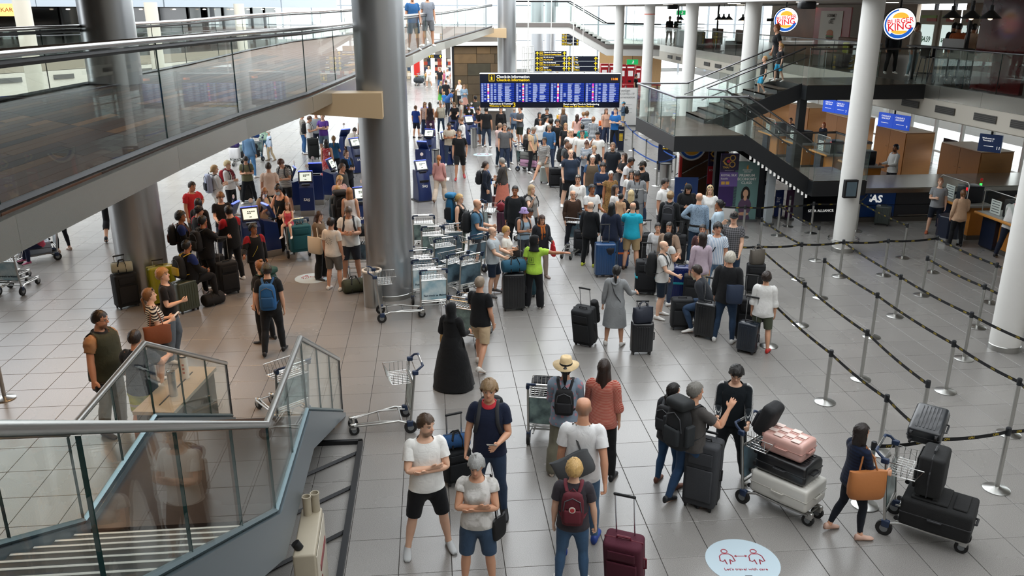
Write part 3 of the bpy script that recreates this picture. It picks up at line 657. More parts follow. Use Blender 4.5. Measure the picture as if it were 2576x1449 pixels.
def acc_tpl(kind):
    m=MB()
    if kind=='glasses' or kind=='sunglasses':
        for s in(1,-1):
            m.tube([(s*.031+.021*cos(a),.0915-.006*abs(cos(a))*(1 if s*cos(a)>0 else 0),1.639+.016*sin(a))for a in np.linspace(0,2*pi,13)[:-1]],.0022,5,closed=True)
            m.tube([(s*.052,.085,1.642),(s*.074,.04,1.642),(s*.078,-.02,1.640)],.0022,5)
            if kind=='sunglasses':m.loft([[(s*.031+.020*cos(a),.089+d,1.639+.016*sin(a))for a in np.linspace(0,2*pi,13)[:-1]]for d in(0,.002)])
        m.tube([(-.011,.094,1.642),(.011,.094,1.642)],.0022,5)
    if kind=='headglasses':
        for s in(1,-1):m.ball((s*.03,.06,1.735),(.024,.012,.018),10,6); m.tube([(s*.05,.05,1.735),(s*.083,-.02,1.70)],.003,5)
    if kind=='mask':
        m.loft([[(x,y,z)for x,y,z in r]for r in([(-.062,.045,1.628),(-.035,.087,1.631),(0,.108,1.634),(.035,.087,1.631),(.062,.045,1.628)],[(-.062,.046,1.59),(-.035,.094,1.588),(0,.114,1.595),(.035,.094,1.588),(.062,.046,1.59)],[(-.05,.04,1.548),(-.03,.078,1.535),(0,.092,1.532),(.03,.078,1.535),(.05,.04,1.548)])],False,False)
        for s in(1,-1):m.tube([(s*.06,.045,1.615),(s*.079,-.02,1.64)],.0018,4)
    if kind=='collar':m.loft([[(r*cos(a),-.012+r*1.02*sin(a),z-.045*(sin(a)>.6)*(sin(a)-.6))for a in np.linspace(0,2*pi,25)[:-1]]for r,z in((.094,1.448),(.081,1.492),(.075,1.492),(.080,1.44))],False)
    if kind=='scarf':m.tube([((.092+.01*sin(5*a))*cos(a),-.01+.095*sin(a),1.475-.03*sin(a))for a in np.linspace(0,2*pi,19)[:-1]],.032,8,closed=True); m.tube([(.035,.09,1.45),(.05,.145,1.30),(.045,.15,1.12)],[.03,.034,.03],8,flat=.5); m.tube([(-.035,.09,1.45),(-.03,.15,1.32),(-.035,.15,1.18)],[.03,.034,.03],8,flat=.5)
    if kind=='hoodback':m.loft([[((.10-.02*k)*cos(a)*1.15,-.075-.05*sin(k/4*pi)+(.062-.008*k)*sin(a),1.47-.02*k+.05*sin(a))for a in np.linspace(0,2*pi,19)[:-1]]for k in range(5)])
    if kind=='lanyard':m.tube([(-.075,.0,1.475),(-.06,.095,1.42),(-.02,.145,1.2),(0,.150,1.12),(.02,.145,1.2),(.06,.095,1.42),(.075,.0,1.475)],.0055,5); m.box((0,.155,1.08),(.06,.006,.085))
    if kind=='sash':m.tube([(-.10,-.03,1.475),(-.07,.10,1.38),(.0,.15,1.2),(.11,.13,1.02),(.17,.03,.95),(.13,-.12,1.02),(0,-.15,1.2),(-.08,-.11,1.40)],.014,6,closed=True,flat=.35)
    if kind=='belt':m.loft([ell((0,-.003,z),.172+e,.122+e,28)for z,e in((.965,.022),(.965,.028),(1.0,.026),(1.0,.02))],False)
    if kind=='beltlines':
        pass
    if kind=='beard':
        m.loft([ell((0,(f+b)/2,z),w,(f-b)/2,20,2.25)for z,w,f,b in((1.517,.022,.06,.02),(1.527,.043,.079,0),(1.548,.057,.0875,0),(1.572,.0635,.088,0),(1.60,.068,.0835,.0))]); m.f=[f for f in m.f if not all(m.v[i][2]>1.56 and abs(m.v[i][0])<.026 and m.v[i][1]>.05 for i in f)]
    if kind=='headband':m.tube([(.083*cos(a),-.0+.0*sin(a)+.03,1.655+.105*sin(a))for a in np.linspace(0,pi,13)],.008,6,flat=.5)
    return from_mb(m,1 if kind in('scarf','lanyard','sash','hoodback','collar')else(0 if kind=='belt' else 2))
_acc={}
def fast_mesh(name,v,t,rest=None):
    me=bpy.data.meshes.new(name); n,m=len(v),len(t)
    me.vertices.add(n); me.vertices.foreach_set('co',np.ascontiguousarray(v,dtype=np.float32).ravel())
    me.loops.add(m*3); me.loops.foreach_set('vertex_index',t.astype(np.int32).ravel())
    me.polygons.add(m); me.polygons.foreach_set('loop_start',np.arange(0,m*3,3,dtype=np.int32)); me.polygons.foreach_set('use_smooth',np.ones(m,dtype=bool))
    if rest is not None:a=me.attributes.new('rest','FLOAT_VECTOR','POINT'); a.data.foreach_set('vector',np.ascontiguousarray(rest,dtype=np.float32).ravel())
    me.update(calc_edges=True); return me
# ---- skin, cloth and hair
SKIN=['#e9bfa3','#dba98a','#cf9c7e','#a86f4c','#7a4a30']
def skinmat(k,hair,beard=0):
    nm='skin_%d_%s_%d'%(k,hair,beard)
    if nm in _mats:return _mats[nm]
    m,nt,b=newmat(nm); N=nt.nodes; L=nt.links; at=N.new('ShaderNodeAttribute'); at.attribute_name='rest'
    sx_=N.new('ShaderNodeSeparateXYZ'); L.new(at.outputs['Vector'],sx_.inputs[0]); fa=N.new('ShaderNodeMath'); fa.operation='ABSOLUTE'; L.new(sx_.outputs[0],fa.inputs[0]); ab=N.new('ShaderNodeCombineXYZ'); L.new(fa.outputs[0],ab.inputs[0]); L.new(sx_.outputs[1],ab.inputs[1]); L.new(sx_.outputs[2],ab.inputs[2])
    sk=Vector(lin(SKIN[k])[:3]); hc=lin(hair)
    def spot(c,s,r0,r1):
        mp=N.new('ShaderNodeVectorMath'); mp.operation='SUBTRACT'; mp.inputs[1].default_value=c; L.new(ab.outputs[0],mp.inputs[0])
        ms=N.new('ShaderNodeVectorMath'); ms.operation='MULTIPLY'; ms.inputs[1].default_value=s; L.new(mp.outputs[0],ms.inputs[0])
        ln=N.new('ShaderNodeVectorMath'); ln.operation='LENGTH'; L.new(ms.outputs[0],ln.inputs[0])
        mr=N.new('ShaderNodeMapRange'); mr.inputs[1].default_value=r0; mr.inputs[2].default_value=r1; mr.inputs[3].default_value=1; mr.inputs[4].default_value=0; L.new(ln.outputs['Value'],mr.inputs[0]); return mr.outputs[0]
    cur=None
    def over(f,col):
        nonlocal cur
        mx=N.new('ShaderNodeMix'); mx.data_type='RGBA'; L.new(f,mx.inputs[0]); mx.inputs[7].default_value=(*col[:3],1)
        if cur is None:mx.inputs[6].default_value=(*sk,1)
        else:L.new(cur,mx.inputs[6])
        cur=mx.outputs[2]
    no=N.new('ShaderNodeTexNoise'); no.inputs['Scale'].default_value=9; L.new(at.outputs['Vector'],no.inputs['Vector'])
    over(no.outputs[0],(sk[0]*.90,sk[1]*.80,sk[2]*.76))
    over(spot((0,.085,1.60),(1,.5,1),.02,.06),(sk[0]*.95,sk[1]*.82,sk[2]*.80))
    if beard&2:over(spot((.045,-.055,1.625),(.8,.9,1),.035,.085),tuple(hc[i]*.35+sk[i]*.5 for i in range(3)))
    if beard&1:over(spot((0,.06,1.545),(.8,.45,1),.045,.062),tuple(hc[i]*.6+sk[i]*.3 for i in range(3)))
    over(spot((.012,.083,1.582),(1,.4,2.6),.012,.016),(sk[0]*.72,sk[1]*.42,sk[2]*.42))
    over(spot((.033,.075,1.668),(.5,.3,2.2),.009,.013),tuple(hc[i]*.7+sk[i]*.1 for i in range(3)))
    over(spot((.031,.074,1.6405),(.75,.2,1.7),.0105,.0125),(.55,.53,.50))
    over(spot((.031,.074,1.6405),(1,.2,1),.0055,.0065),(.03,.022,.018))
    over(spot((.031,.074,1.649),(.62,.2,3.0),.0095,.012),(.05,.035,.03))
    L.new(cur,b.inputs['Base Color']); b.inputs['Roughness'].default_value=.5; b.inputs['Subsurface Weight'].default_value=.0
    _mats[nm]=m; return m
def clothmat(col,pat=None,col2='#ffffff',sc=1.0):
    nm='cloth_%s_%s_%s_%g'%(col,pat,col2 if pat else '',sc)
    if nm in _mats:return _mats[nm]
    m,nt,b=newmat(nm); N=nt.nodes; L=nt.links; at=N.new('ShaderNodeAttribute'); at.attribute_name='rest'; co=at.outputs['Vector']
    c1,c2=lin(col),lin(col2)
    n=N.new('ShaderNodeTexNoise'); n.inputs['Scale'].default_value=7.5; n.inputs['Detail'].default_value=4; n.inputs['Distortion'].default_value=1.2; L.new(co,n.inputs['Vector'])
    bp=N.new('ShaderNodeBump'); bp.inputs['Strength'].default_value=.28; bp.inputs['Distance'].default_value=.035; L.new(n.outputs[0],bp.inputs['Height']); L.new(bp.outputs[0],b.inputs['Normal'])
    mx=N.new('ShaderNodeMix'); mx.data_type='RGBA'; mx.inputs[6].default_value=c1; mx.inputs[7].default_value=c2
    if pat is None:
        mx.inputs[7].default_value=tuple(min(1,k*1.25+.004)for k in c1[:3])+(1,); mx.inputs[6].default_value=tuple(k*.85 for k in c1[:3])+(1,); L.new(n.outputs[0],mx.inputs[0])
    else:
        sx=N.new('ShaderNodeSeparateXYZ'); L.new(co,sx.inputs[0])
        def saw(sock,f,th=.5,ph=0.0):
            a=N.new('ShaderNodeMath'); a.operation='MULTIPLY_ADD'; a.inputs[1].default_value=f*sc; a.inputs[2].default_value=10+ph; L.new(sock,a.inputs[0])
            r=N.new('ShaderNodeMath'); r.operation='FRACT'; L.new(a.outputs[0],r.inputs[0]); g=N.new('ShaderNodeMath'); g.operation='GREATER_THAN'; g.inputs[1].default_value=th; L.new(r.outputs[0],g.inputs[0]); return g.outputs[0]
        if pat=='hstripe':f=saw(sx.outputs[2],26)
        elif pat=='vstripe':f=saw(sx.outputs[0],30)
        elif pat=='check':
            a,bb=saw(sx.outputs[2],18),saw(sx.outputs[0],18); q=N.new('ShaderNodeMath'); q.operation='ADD'; L.new(a,q.inputs[0]); L.new(bb,q.inputs[1]); h=N.new('ShaderNodeMath'); h.operation='MULTIPLY'; h.inputs[1].default_value=.5; L.new(q.outputs[0],h.inputs[0]); f=h.outputs[0]
        elif pat=='print':
            v_=N.new('ShaderNodeTexVoronoi'); v_.inputs['Scale'].default_value=30*sc; L.new(co,v_.inputs['Vector']); g=N.new('ShaderNodeMath'); g.operation='LESS_THAN'; g.inputs[1].default_value=.32; L.new(v_.outputs['Distance'],g.inputs[0]); f=g.outputs[0]
        elif pat=='blotch':
            v_=N.new('ShaderNodeTexNoise'); v_.inputs['Scale'].default_value=14*sc; v_.inputs['Detail'].default_value=5; L.new(co,v_.inputs['Vector']); g=N.new('ShaderNodeMapRange'); g.inputs[1].default_value=.45; g.inputs[2].default_value=.55; L.new(v_.outputs[0],g.inputs[0]); f=g.outputs[0]
        elif pat=='yoke':
            g=N.new('ShaderNodeMath'); g.operation='GREATER_THAN'; g.inputs[1].default_value=1.33; L.new(sx.outputs[2],g.inputs[0]); a=N.new('ShaderNodeMath'); a.operation='ABSOLUTE'; L.new(sx.outputs[0],a.inputs[0]); g2=N.new('ShaderNodeMath'); g2.operation='GREATER_THAN'; g2.inputs[1].default_value=.13; L.new(a.outputs[0],g2.inputs[0]); q=N.new('ShaderNodeMath'); q.operation='MULTIPLY'; L.new(g.outputs[0],q.inputs[0]); L.new(g2.outputs[0],q.inputs[1]); f=q.outputs[0]
        elif pat=='sidestripe':
            s3=saw(sx.outputs[1],60,.5); a=N.new('ShaderNodeMath'); a.operation='ABSOLUTE'; L.new(sx.outputs[1],a.inputs[0]); g=N.new('ShaderNodeMath'); g.operation='LESS_THAN'; g.inputs[1].default_value=.026; L.new(a.outputs[0],g.inputs[0]); z=N.new('ShaderNodeMath'); z.operation='ABSOLUTE'; L.new(sx.outputs[0],z.inputs[0]); g2=N.new('ShaderNodeMath'); g2.operation='GREATER_THAN'; g2.inputs[1].default_value=.15; L.new(z.outputs[0],g2.inputs[0]); q=N.new('ShaderNodeMath'); q.operation='MULTIPLY'; L.new(g.outputs[0],q.inputs[0]); L.new(s3,q.inputs[1]); q2=N.new('ShaderNodeMath'); q2.operation='MULTIPLY'; L.new(q.outputs[0],q2.inputs[0]); L.new(g2.outputs[0],q2.inputs[1]); f=q2.outputs[0]
        elif pat=='chestband':
            g=N.new('ShaderNodeMath'); g.operation='COMPARE'; g.inputs[1].default_value=1.27; g.inputs[2].default_value=.012*sc; L.new(sx.outputs[2],g.inputs[0]); f=g.outputs[0]
        elif pat=='legbands':
            g=saw(sx.outputs[2],9,.62); h=N.new('ShaderNodeMath'); h.operation='LESS_THAN'; h.inputs[1].default_value=.72; L.new(sx.outputs[2],h.inputs[0]); q=N.new('ShaderNodeMath'); q.operation='MULTIPLY'; L.new(g,q.inputs[0]); L.new(h.outputs[0],q.inputs[1]); f=q.outputs[0]
        L.new(f,mx.inputs[0])
    L.new(mx.outputs[2],b.inputs['Base Color']); b.inputs['Roughness'].default_value=.85; b.inputs['Specular IOR Level'].default_value=.25; b.inputs['Sheen Weight'].default_value=.08
    _mats[nm]=m; return m
def hairmat(col):
    nm='hair_'+col
    if nm in _mats:return _mats[nm]
    m,nt,b=newmat(nm); N=nt.nodes; L=nt.links; at=N.new('ShaderNodeAttribute'); at.attribute_name='rest'
    mp=N.new('ShaderNodeMapping'); mp.inputs['Scale'].default_value=(90,90,8); L.new(at.outputs['Vector'],mp.inputs[0]); n=N.new('ShaderNodeTexNoise'); n.inputs['Scale'].default_value=1.0; n.inputs['Detail'].default_value=3; L.new(mp.outputs[0],n.inputs['Vector'])
    c=lin(col); mx=N.new('ShaderNodeMix'); mx.data_type='RGBA'; mx.inputs[6].default_value=tuple(k*.55 for k in c[:3])+(1,); mx.inputs[7].default_value=tuple(min(1,k*1.4)for k in c[:3])+(1,); L.new(n.outputs[0],mx.inputs[0]); L.new(mx.outputs[2],b.inputs['Base Color'])
    bp=N.new('ShaderNodeBump'); bp.inputs['Strength'].default_value=.7; bp.inputs['Distance'].default_value=.006; L.new(n.outputs[0],bp.inputs['Height']); L.new(bp.outputs[0],b.inputs['Normal']); b.inputs['Roughness'].default_value=.42
    _mats[nm]=m; return m
# ---- poses: directions in the person's own frame (x to the person's right, y ahead, z up); given for the right side, mirrored for the left
ARM={'down':((.17,.0,-1),(.06,.20,-1),.35),'relax':((.2,-.08,-1),(.04,.38,-1),.4),'phone':((.16,.16,-1),(-.50,.9,.18),.75),'read':((.2,.2,-1),(-.35,.85,-.1),.6),'hold':((.14,.30,-1),(-.02,1,-.18),.95),'hold2':((.14,.55,-1),(-.02,1,-.35),.95),
       'cross':((.20,.52,-1),(-1,.22,.16),.3),'cross2':((.20,.38,-1),(-1,.30,.02),.3),'hip':((.8,-.35,-.85),(-.72,.5,-.42),.5),'pocket':((.33,-.28,-1),(-.10,.30,-1),.5),'point':((.35,.95,-.08),(.22,1,.02),.25),'side':((1,.2,-.15),(1,.25,.0),.2),'wave':((.45,.6,-.62),(.05,.55,.95),.15),
       'face':((.35,.55,-.72),(-.45,.18,1),.6),'brow':((.65,.55,-.2),(-.75,.1,.85),.2),'pull':((.22,-.42,-1),(.08,-.25,-1),.95),'strap':((.28,.05,-1),(-.30,.35,.95),.95),'bagarm':((.28,-.05,-1),(-.25,.95,.2),.7),'out':((.45,.35,-.85),(.35,.9,-.2),.4),'low':((.12,.25,-1),(-.08,.6,-1),.9),'grip':((.25,.05,-1),(.12,.12,-1),.95),'lap':((.15,.35,-1),(-.3,.85,-.35),.5),'reach':((.18,.75,-.75),(-.05,1,.0),.5),'back':((.35,-.35,-1),(-.7,-.35,-.5),.4)}
LEG={'stand':(((.055,.02,-1),(.035,-.05,-1)),((.055,.02,-1),(.035,-.05,-1))),'wide':(((.15,.03,-1),(.12,-.05,-1)),((.15,.03,-1),(.12,-.05,-1))),'rest':(((.05,.02,-1),(.03,-.04,-1)),((.13,.16,-1),(.10,-.16,-1))),
       'walk':(((.03,.42,-1),(.02,.10,-1)),((.03,-.22,-1),(.02,-.62,-1))),'walk2':(((.03,-.22,-1),(.02,-.62,-1)),((.03,.42,-1),(.02,.10,-1))),'step':(((.04,.22,-1),(.03,.05,-1)),((.04,-.12,-1),(.03,-.32,-1))),
       'sit':(((.12,1,-.04),(.06,.12,-1)),((.12,1,-.04),(.06,.12,-1))),'sitfloor':(((.25,1,.55),(.15,.8,-.9)),((.25,1,.35),(.15,.9,-.6))),'lean':(((.05,.35,-1),(.03,.38,-1)),((.08,.25,-1),(.03,.05,-1))),'squat':(((.25,1,-.2),(.1,-.35,-1)),((.25,1,-.2),(.1,-.35,-1))),'lunge':(((.10,.75,-1),(.08,.72,-1)),((.06,-.05,-1),(.05,-.12,-1))),'stairdown':(((.04,.30,-1),(.03,-.05,-1)),((.04,.35,-1),(.03,-.55,-1)))}
def rot_to(a,b):
    return np.array(Vector(a).rotation_difference(Vector(b)).to_matrix())
def rotm(ax,deg):return np.array(Matrix.Rotation(R(deg),3,ax))
JOINT={'waist':np.array([0,0,1.05]),'neck':np.array([0,-.015,1.50])}
def posed(arms,legs,head,bend,twist,lean,hand):
    B=[None]*NB; T=[None]*NB
    B[0]=rotm('Y',lean); T[0]=np.zeros(3)
    B[1]=B[0]@rotm('X',-bend)@rotm('Z',twist); p=JOINT['waist']; T[1]=B[0]@p+T[0]-B[1]@p
    B[2]=B[1]@rotm('X',bend*.6)@rotm('Z',head[0])@rotm('X',head[1]); p=JOINT['neck']; T[2]=B[1]@p+T[1]-B[2]@p
    for s,sg in((0,1),(1,-1)):
        ua,fa,curl=ARM[arms[s]]if isinstance(arms[s],str)else arms[s]
        mi=np.array([sg,1,1]); d=AD*mi; Y=rotm('Z',twist*.0)@B[1]if True else B[1]
        B[3+s]=Y@rot_to(d,np.array(ua)*mi); p=SH*mi; T[3+s]=B[1]@p+T[1]-B[3+s]@p
        q=rot_to(np.array(ua)*mi,np.array(fa)*mi)@rot_to(d,np.array(ua)*mi); B[5+s]=Y@q; p=SH*mi+d*L1; T[5+s]=B[3+s]@p+T[3+s]-B[5+s]@p
        B[7+s]=B[5+s]; T[7+s]=T[5+s]
        for k,bn,t,c in((0,9,L3,55),(1,11,L4,65)):
            par=7+s if k==0 else 9+s; B[bn+s]=B[par]@rotm('Y',sg*c*curl*1.35); p=SH*mi+d*t; T[bn+s]=B[par]@p+T[par]-B[bn+s]@p
        th,sh=LEG[legs][s]if isinstance(legs,str)else legs[s]; hp=np.array([sg*.09,0,.92])
        B[13+s]=B[0]@rot_to((0,0,-1),np.array(th)*mi); T[13+s]=B[0]@hp+T[0]-B[13+s]@hp
        kp=np.array([sg*.11,.01,.50]); B[15+s]=B[0]@rot_to((0,0,-1),np.array(sh)*mi); T[15+s]=B[13+s]@kp+T[13+s]-B[15+s]@kp
        ap=np.array([sg*.124,-.018,.08]); shn=np.array(sh)/np.linalg.norm(sh); pitch=0
        if shn[1]<-.30:pitch=-35*min(1,(-shn[1]-.2)*2.2)
        B[17+s]=rotm('Z',-sg*9)@rotm('X',pitch); T[17+s]=B[15+s]@ap+T[15+s]-B[17+s]@ap
    return B,T
def skin_(v,w,B,T):
    out=np.zeros_like(v)
    for b in range(NB):
        k=w[:,b]>1e-4
        if k.any():out[k]+=w[k,b][:,None]*(v[k]@B[b].T+T[b])
    return out
def build_of(v,n,sex,girth,kid,belly=0.0):
    v=v.copy(); x,y,z=v.T; ax=np.abs(x); sg=np.sign(x)
    if sex=='f':
        arm=(ax>.20)&(z>.8); v[:,0]=np.where(arm,x-sg*.014,np.where(z>1.3,x*.93,np.where(z>.98,x*(.90+.10*np.exp(-((z-.98)/.06)**2)),x*1.0)))
        for s in(1,-1):d2=((x-s*.075)/.06)**2+((z-1.265)/.065)**2; v[:,1]+=np.where(y>.03,.030*np.exp(-d2),0)
        v[:,1]-=np.where((y<-.03)&(z<1.02),.012*np.exp(-((z-.89)/.07)**2),0)
    if girth:
        tor=(ax<.26)&(z>.8)&(z<1.42); lim=1-tor; v+=n*(girth*(.030*tor+.012*lim*(z<1.45)*(z>.1)*(ax<.6)))[:,None]
    if belly:v[:,1]+=belly*.07*np.exp(-(((z-1.07)/.12)**2+(x/.15)**2))*(y>0)
    if kid:
        h=sstep(1.46,1.54,v[:,2]); v+=h[:,None]*(v-np.array([0,0,1.50]))*kid
    return v
STAND=[]
class Tpl2:
    def __init__(s,T_,v):s.v=v; s.t=T_.t; s.n=T_.n; s.w=T_.w
def person(hx,hy,label,h=None,fy=None,face=0,sex='m',skin=1,hair='short',hc='#3a2a1f',top='tee',tc='#ffffff',tp=None,bot='jeans',bc='#2f3b52',bp=None,shoes='#e8e6e2',arms='down',legs='stand',head=(0,0),bend=0,twist=0,lean=0,girth=0.0,belly=0.0,kid=None,acc=(),hat=None,beard=0,z0=0.0,under=None,hi=None,xoff=0,fwd=None,yaw=None,over=None):
    kidv=0.0
    if h is None and fy is None and fwd is None:h=1.76 if sex=='m' else 1.66
    arms=(arms,arms)if isinstance(arms,str)or(len(arms)==3 and not isinstance(arms[0],str))else arms
    B,T=posed(arms,legs,head,bend,twist,lean,None)
    fo=skin_(SHOE[1].v,SHOE[1].w,B,T); fo2=skin_(SHOE[-1].v,SHOE[-1].w,B,T)
    sit=legs in('sit','sitfloor')
    zmin=min(fo[:,2].min(),fo2[:,2].min())if not(legs=='sitfloor')else(B[0]@np.array([0,-.1,.80])+T[0])[2]
    crown=B[2]@np.array([0,-.015,1.75])+T[2]; top_rel=crown[2]-zmin; ref=(fo.mean(0)+fo2.mean(0))/2
    if sit or legs in('walk','walk2','lunge','squat','lean'):ref=np.array([0,0,0])
    if fy is not None:
        xb=hx+(1288-hx)*(fy-hy)/(7024-hy); g=U(xb,fy,z0); fw=g.x*SY+g.y*CY
        u,f,d=_ray(hx,hy); zt=EYE-d*fw/f; sc=(zt-z0)/top_rel
    elif fwd is not None:
        u,f,d=_ray(hx,hy); zt=EYE-d*fwd/f; sc=(h/1.75)if h else(zt-z0)/top_rel
    else:sc=h/1.75
    sc=max(.35,min(1.16,sc))
    if kid is None:kidv=max(0,min(.30,(1.55-sc*1.75)*.38))
    else:kidv=kid
    if fy is None and fwd is None and legs not in('sit','sitfloor'):
        best=None
        for dl in(0,.03,-.03,.06,-.06,.09,-.09,.12,-.12):
            q=U(hx,hy,z0+top_rel*sc*(1+dl)); md=min([(q.x-a)**2+(q.y-b)**2 for a,b in STAND]+[9])
            if best is None or md>best[0]+.01:best=(md,dl)
            if md>.2:break
        sc*=1+best[1]
    g=U(hx,hy,z0+top_rel*sc)if fwd is None or h else Fw(hx,hy,fwd)
    if fwd is not None and h:g=FZ(hx,fwd,z0)
    az=azim(face,g)if yaw is None else yaw; ang=az-pi/2
    ca,sa=cos(ang),sin(ang)
    if fy is None and fwd is None:
        hr=(crown-ref)*sc; off=(hr[0]*ca-hr[1]*sa,hr[0]*sa+hr[1]*ca)
    else:off=(0,0)
    loc=Vector((g.x-off[0],g.y-off[1],z0)); STAND.append((loc.x,loc.y))
    S=sc
    def fin(v):
        v=(v-np.array([ref[0],ref[1],zmin]))*S; return v
    dist=hypot(loc.x,loc.y); HI=hi if hi is not None else dist<19
    root=empty('person',loc,ang,label,'person',None)
    def put(name,T_,mat,extra=0.0,wts=None):
        v=build_of(T_.v,T_.n,sex,girth,kidv,belly)
        if extra:v=v+T_.n*extra
        me=fast_mesh(name,fin(skin_(v,T_.w,B,T)),T_.t,T_.v); return link(name,me,mat,root)
    BT=BODY_HI if HI else BODY_LO; bx,by,bz=BT.v.T; cov=np.zeros(len(bx),dtype=bool)
    if top:
        hm,sl={'tee':(.86,.17),'polo':(.85,.16),'tank':(.9,0),'shirt':(.84,.515),'sweater':(.88,.52),'jacket':(.82,.525),'blouse':(.82,.36),'cap':(.88,.1),'crop':(.95,.13),'vest':(.84,0),'long':(.6,.52)}[top]
        cov|=(np.abs(bx)<.24)&(bz>hm+.03)&(bz<(1.40 if top!='tank' else 1.33))
        for sg in(1,-1):
            tt=(BT.v-SH*(sg,1,1))@(AD*(sg,1,1)); cov|=(bx*sg>.15)&(bz>.7)&(tt<sl-.03)&(tt>.0)&(sl>.05)
    if bot:
        lg={'trousers':.075,'jeans':.085,'wide':.05,'shorts':.53,'hotpants':.68,'leggings':.13,'cropped':.28,'skirt':.6,'longskirt':.3,'dress':.6,'hoodiedress':.6,'abaya':.2}[bot]
        cov|=(np.abs(bx)<.30)&(bz>lg+.03)&(bz<.98)
    put('body',Tpl2(BT,BT.v-BT.n*(np.where(cov,.011,0.0))[:,None]),skinmat(skin,hc,beard|(2 if hair=='bald' else 0)))
    tm=clothmat(tc,tp[0],*tp[1:])if tp else clothmat(tc)
    bm_=clothmat(bc,bp[0],*bp[1:])if bp else clothmat(bc)
    if under:put('undershirt',GAR['tee'],clothmat(under),-.006)
    NM={'tee':'t_shirt','tank':'tank_top','cap':'short_sleeved_top','crop':'crop_top','long':'coat'}
    if top:put(NM.get(top,top),GAR[top],tm)
    if over:put(over[0],GAR[over[0]],clothmat(over[1]),.012)
    if bot in('dress','hoodiedress','abaya'):put(bot if bot!='hoodiedress' else 'hoodie_skirt',GAR[bot],bm_)
    elif bot:put(bot,GAR[bot],bm_)
    sm=M('shoe_'+shoes,shoes,.55,bump=.1,bscale=60)
    for sg in(1,-1):put('shoe',SHOE[sg],sm)
    if hair and hair!='bald' and(hat if isinstance(hat,str)or hat is None else hat[0])not in('hijab','hood','beanie'):
        if hair not in _hair:_hair[hair]=hair_tpl(hair)
        put('hair',_hair[hair],hairmat(hc))
    if hat:
        hk=hat if isinstance(hat,str)else hat[0]; hcol='#1c1c1e' if isinstance(hat,str)else hat[1]
        if hk not in _hats:_hats[hk]=hat_tpl(hk)
        put({'cap':'cap','backcap':'cap','straw':'sun_hat','bucket':'bucket_hat','hijab':'headscarf','hood':'hood','beanie':'beanie','band':'hat_band'}[hk],_hats[hk],clothmat(hcol))
        if hk=='straw':
            if 'band' not in _hats:_hats['band']=hat_tpl('band')
            put('hat_band',_hats['band'],clothmat('#141414'))
    for a in acc:
        k,c=(a,'#1a1a1c')if isinstance(a,str)else a
        if k not in _acc:_acc[k]=acc_tpl(k)
        put({'headglasses':'sunglasses','hoodback':'hood','sash':'shoulder_strap','mask':'face_mask'}.get(k,k),_acc[k],clothmat(c)if k in('scarf','hoodback','collar','mask','beard','lanyard','sash','belt','headband')else M('spectacle_'+c,c,.25),.022 if k in('sash','lanyard')and top in('jacket','sweater','blouse','shirt')else .004)
# frames that bags and held things hang on
    RZ=np.array([[ca,-sa,0],[sa,ca,0],[0,0,1]])
    def mat4(b):
        A=RZ@B[b]*S; t=RZ@((T[b]-np.array([ref[0],ref[1],zmin]))*S)+np.array(loc)
        m4=Matrix.Identity(4)
        for i in range(3):
            for j in range(3):m4[i][j]=A[i,j]
            m4[i][3]=t[i]
        return m4
    def pt(b,p):return mat4(b)@Vector(p)
    hands={}
    for s,sg,nm in((0,1,'R'),(1,-1,'L')):
        p=SH*(sg,1,1)+AD*(sg,1,1)*(L3-.01)+np.array([-.018*sg,0,-.012]); hands[nm]=pt(7+s,p)
    return dict(root=root,chest=mat4(1),pelvis=mat4(0),head=mat4(2),hand=hands,hm={'R':mat4(7),'L':mat4(8)},loc=loc,ang=ang,sc=S,label=label)
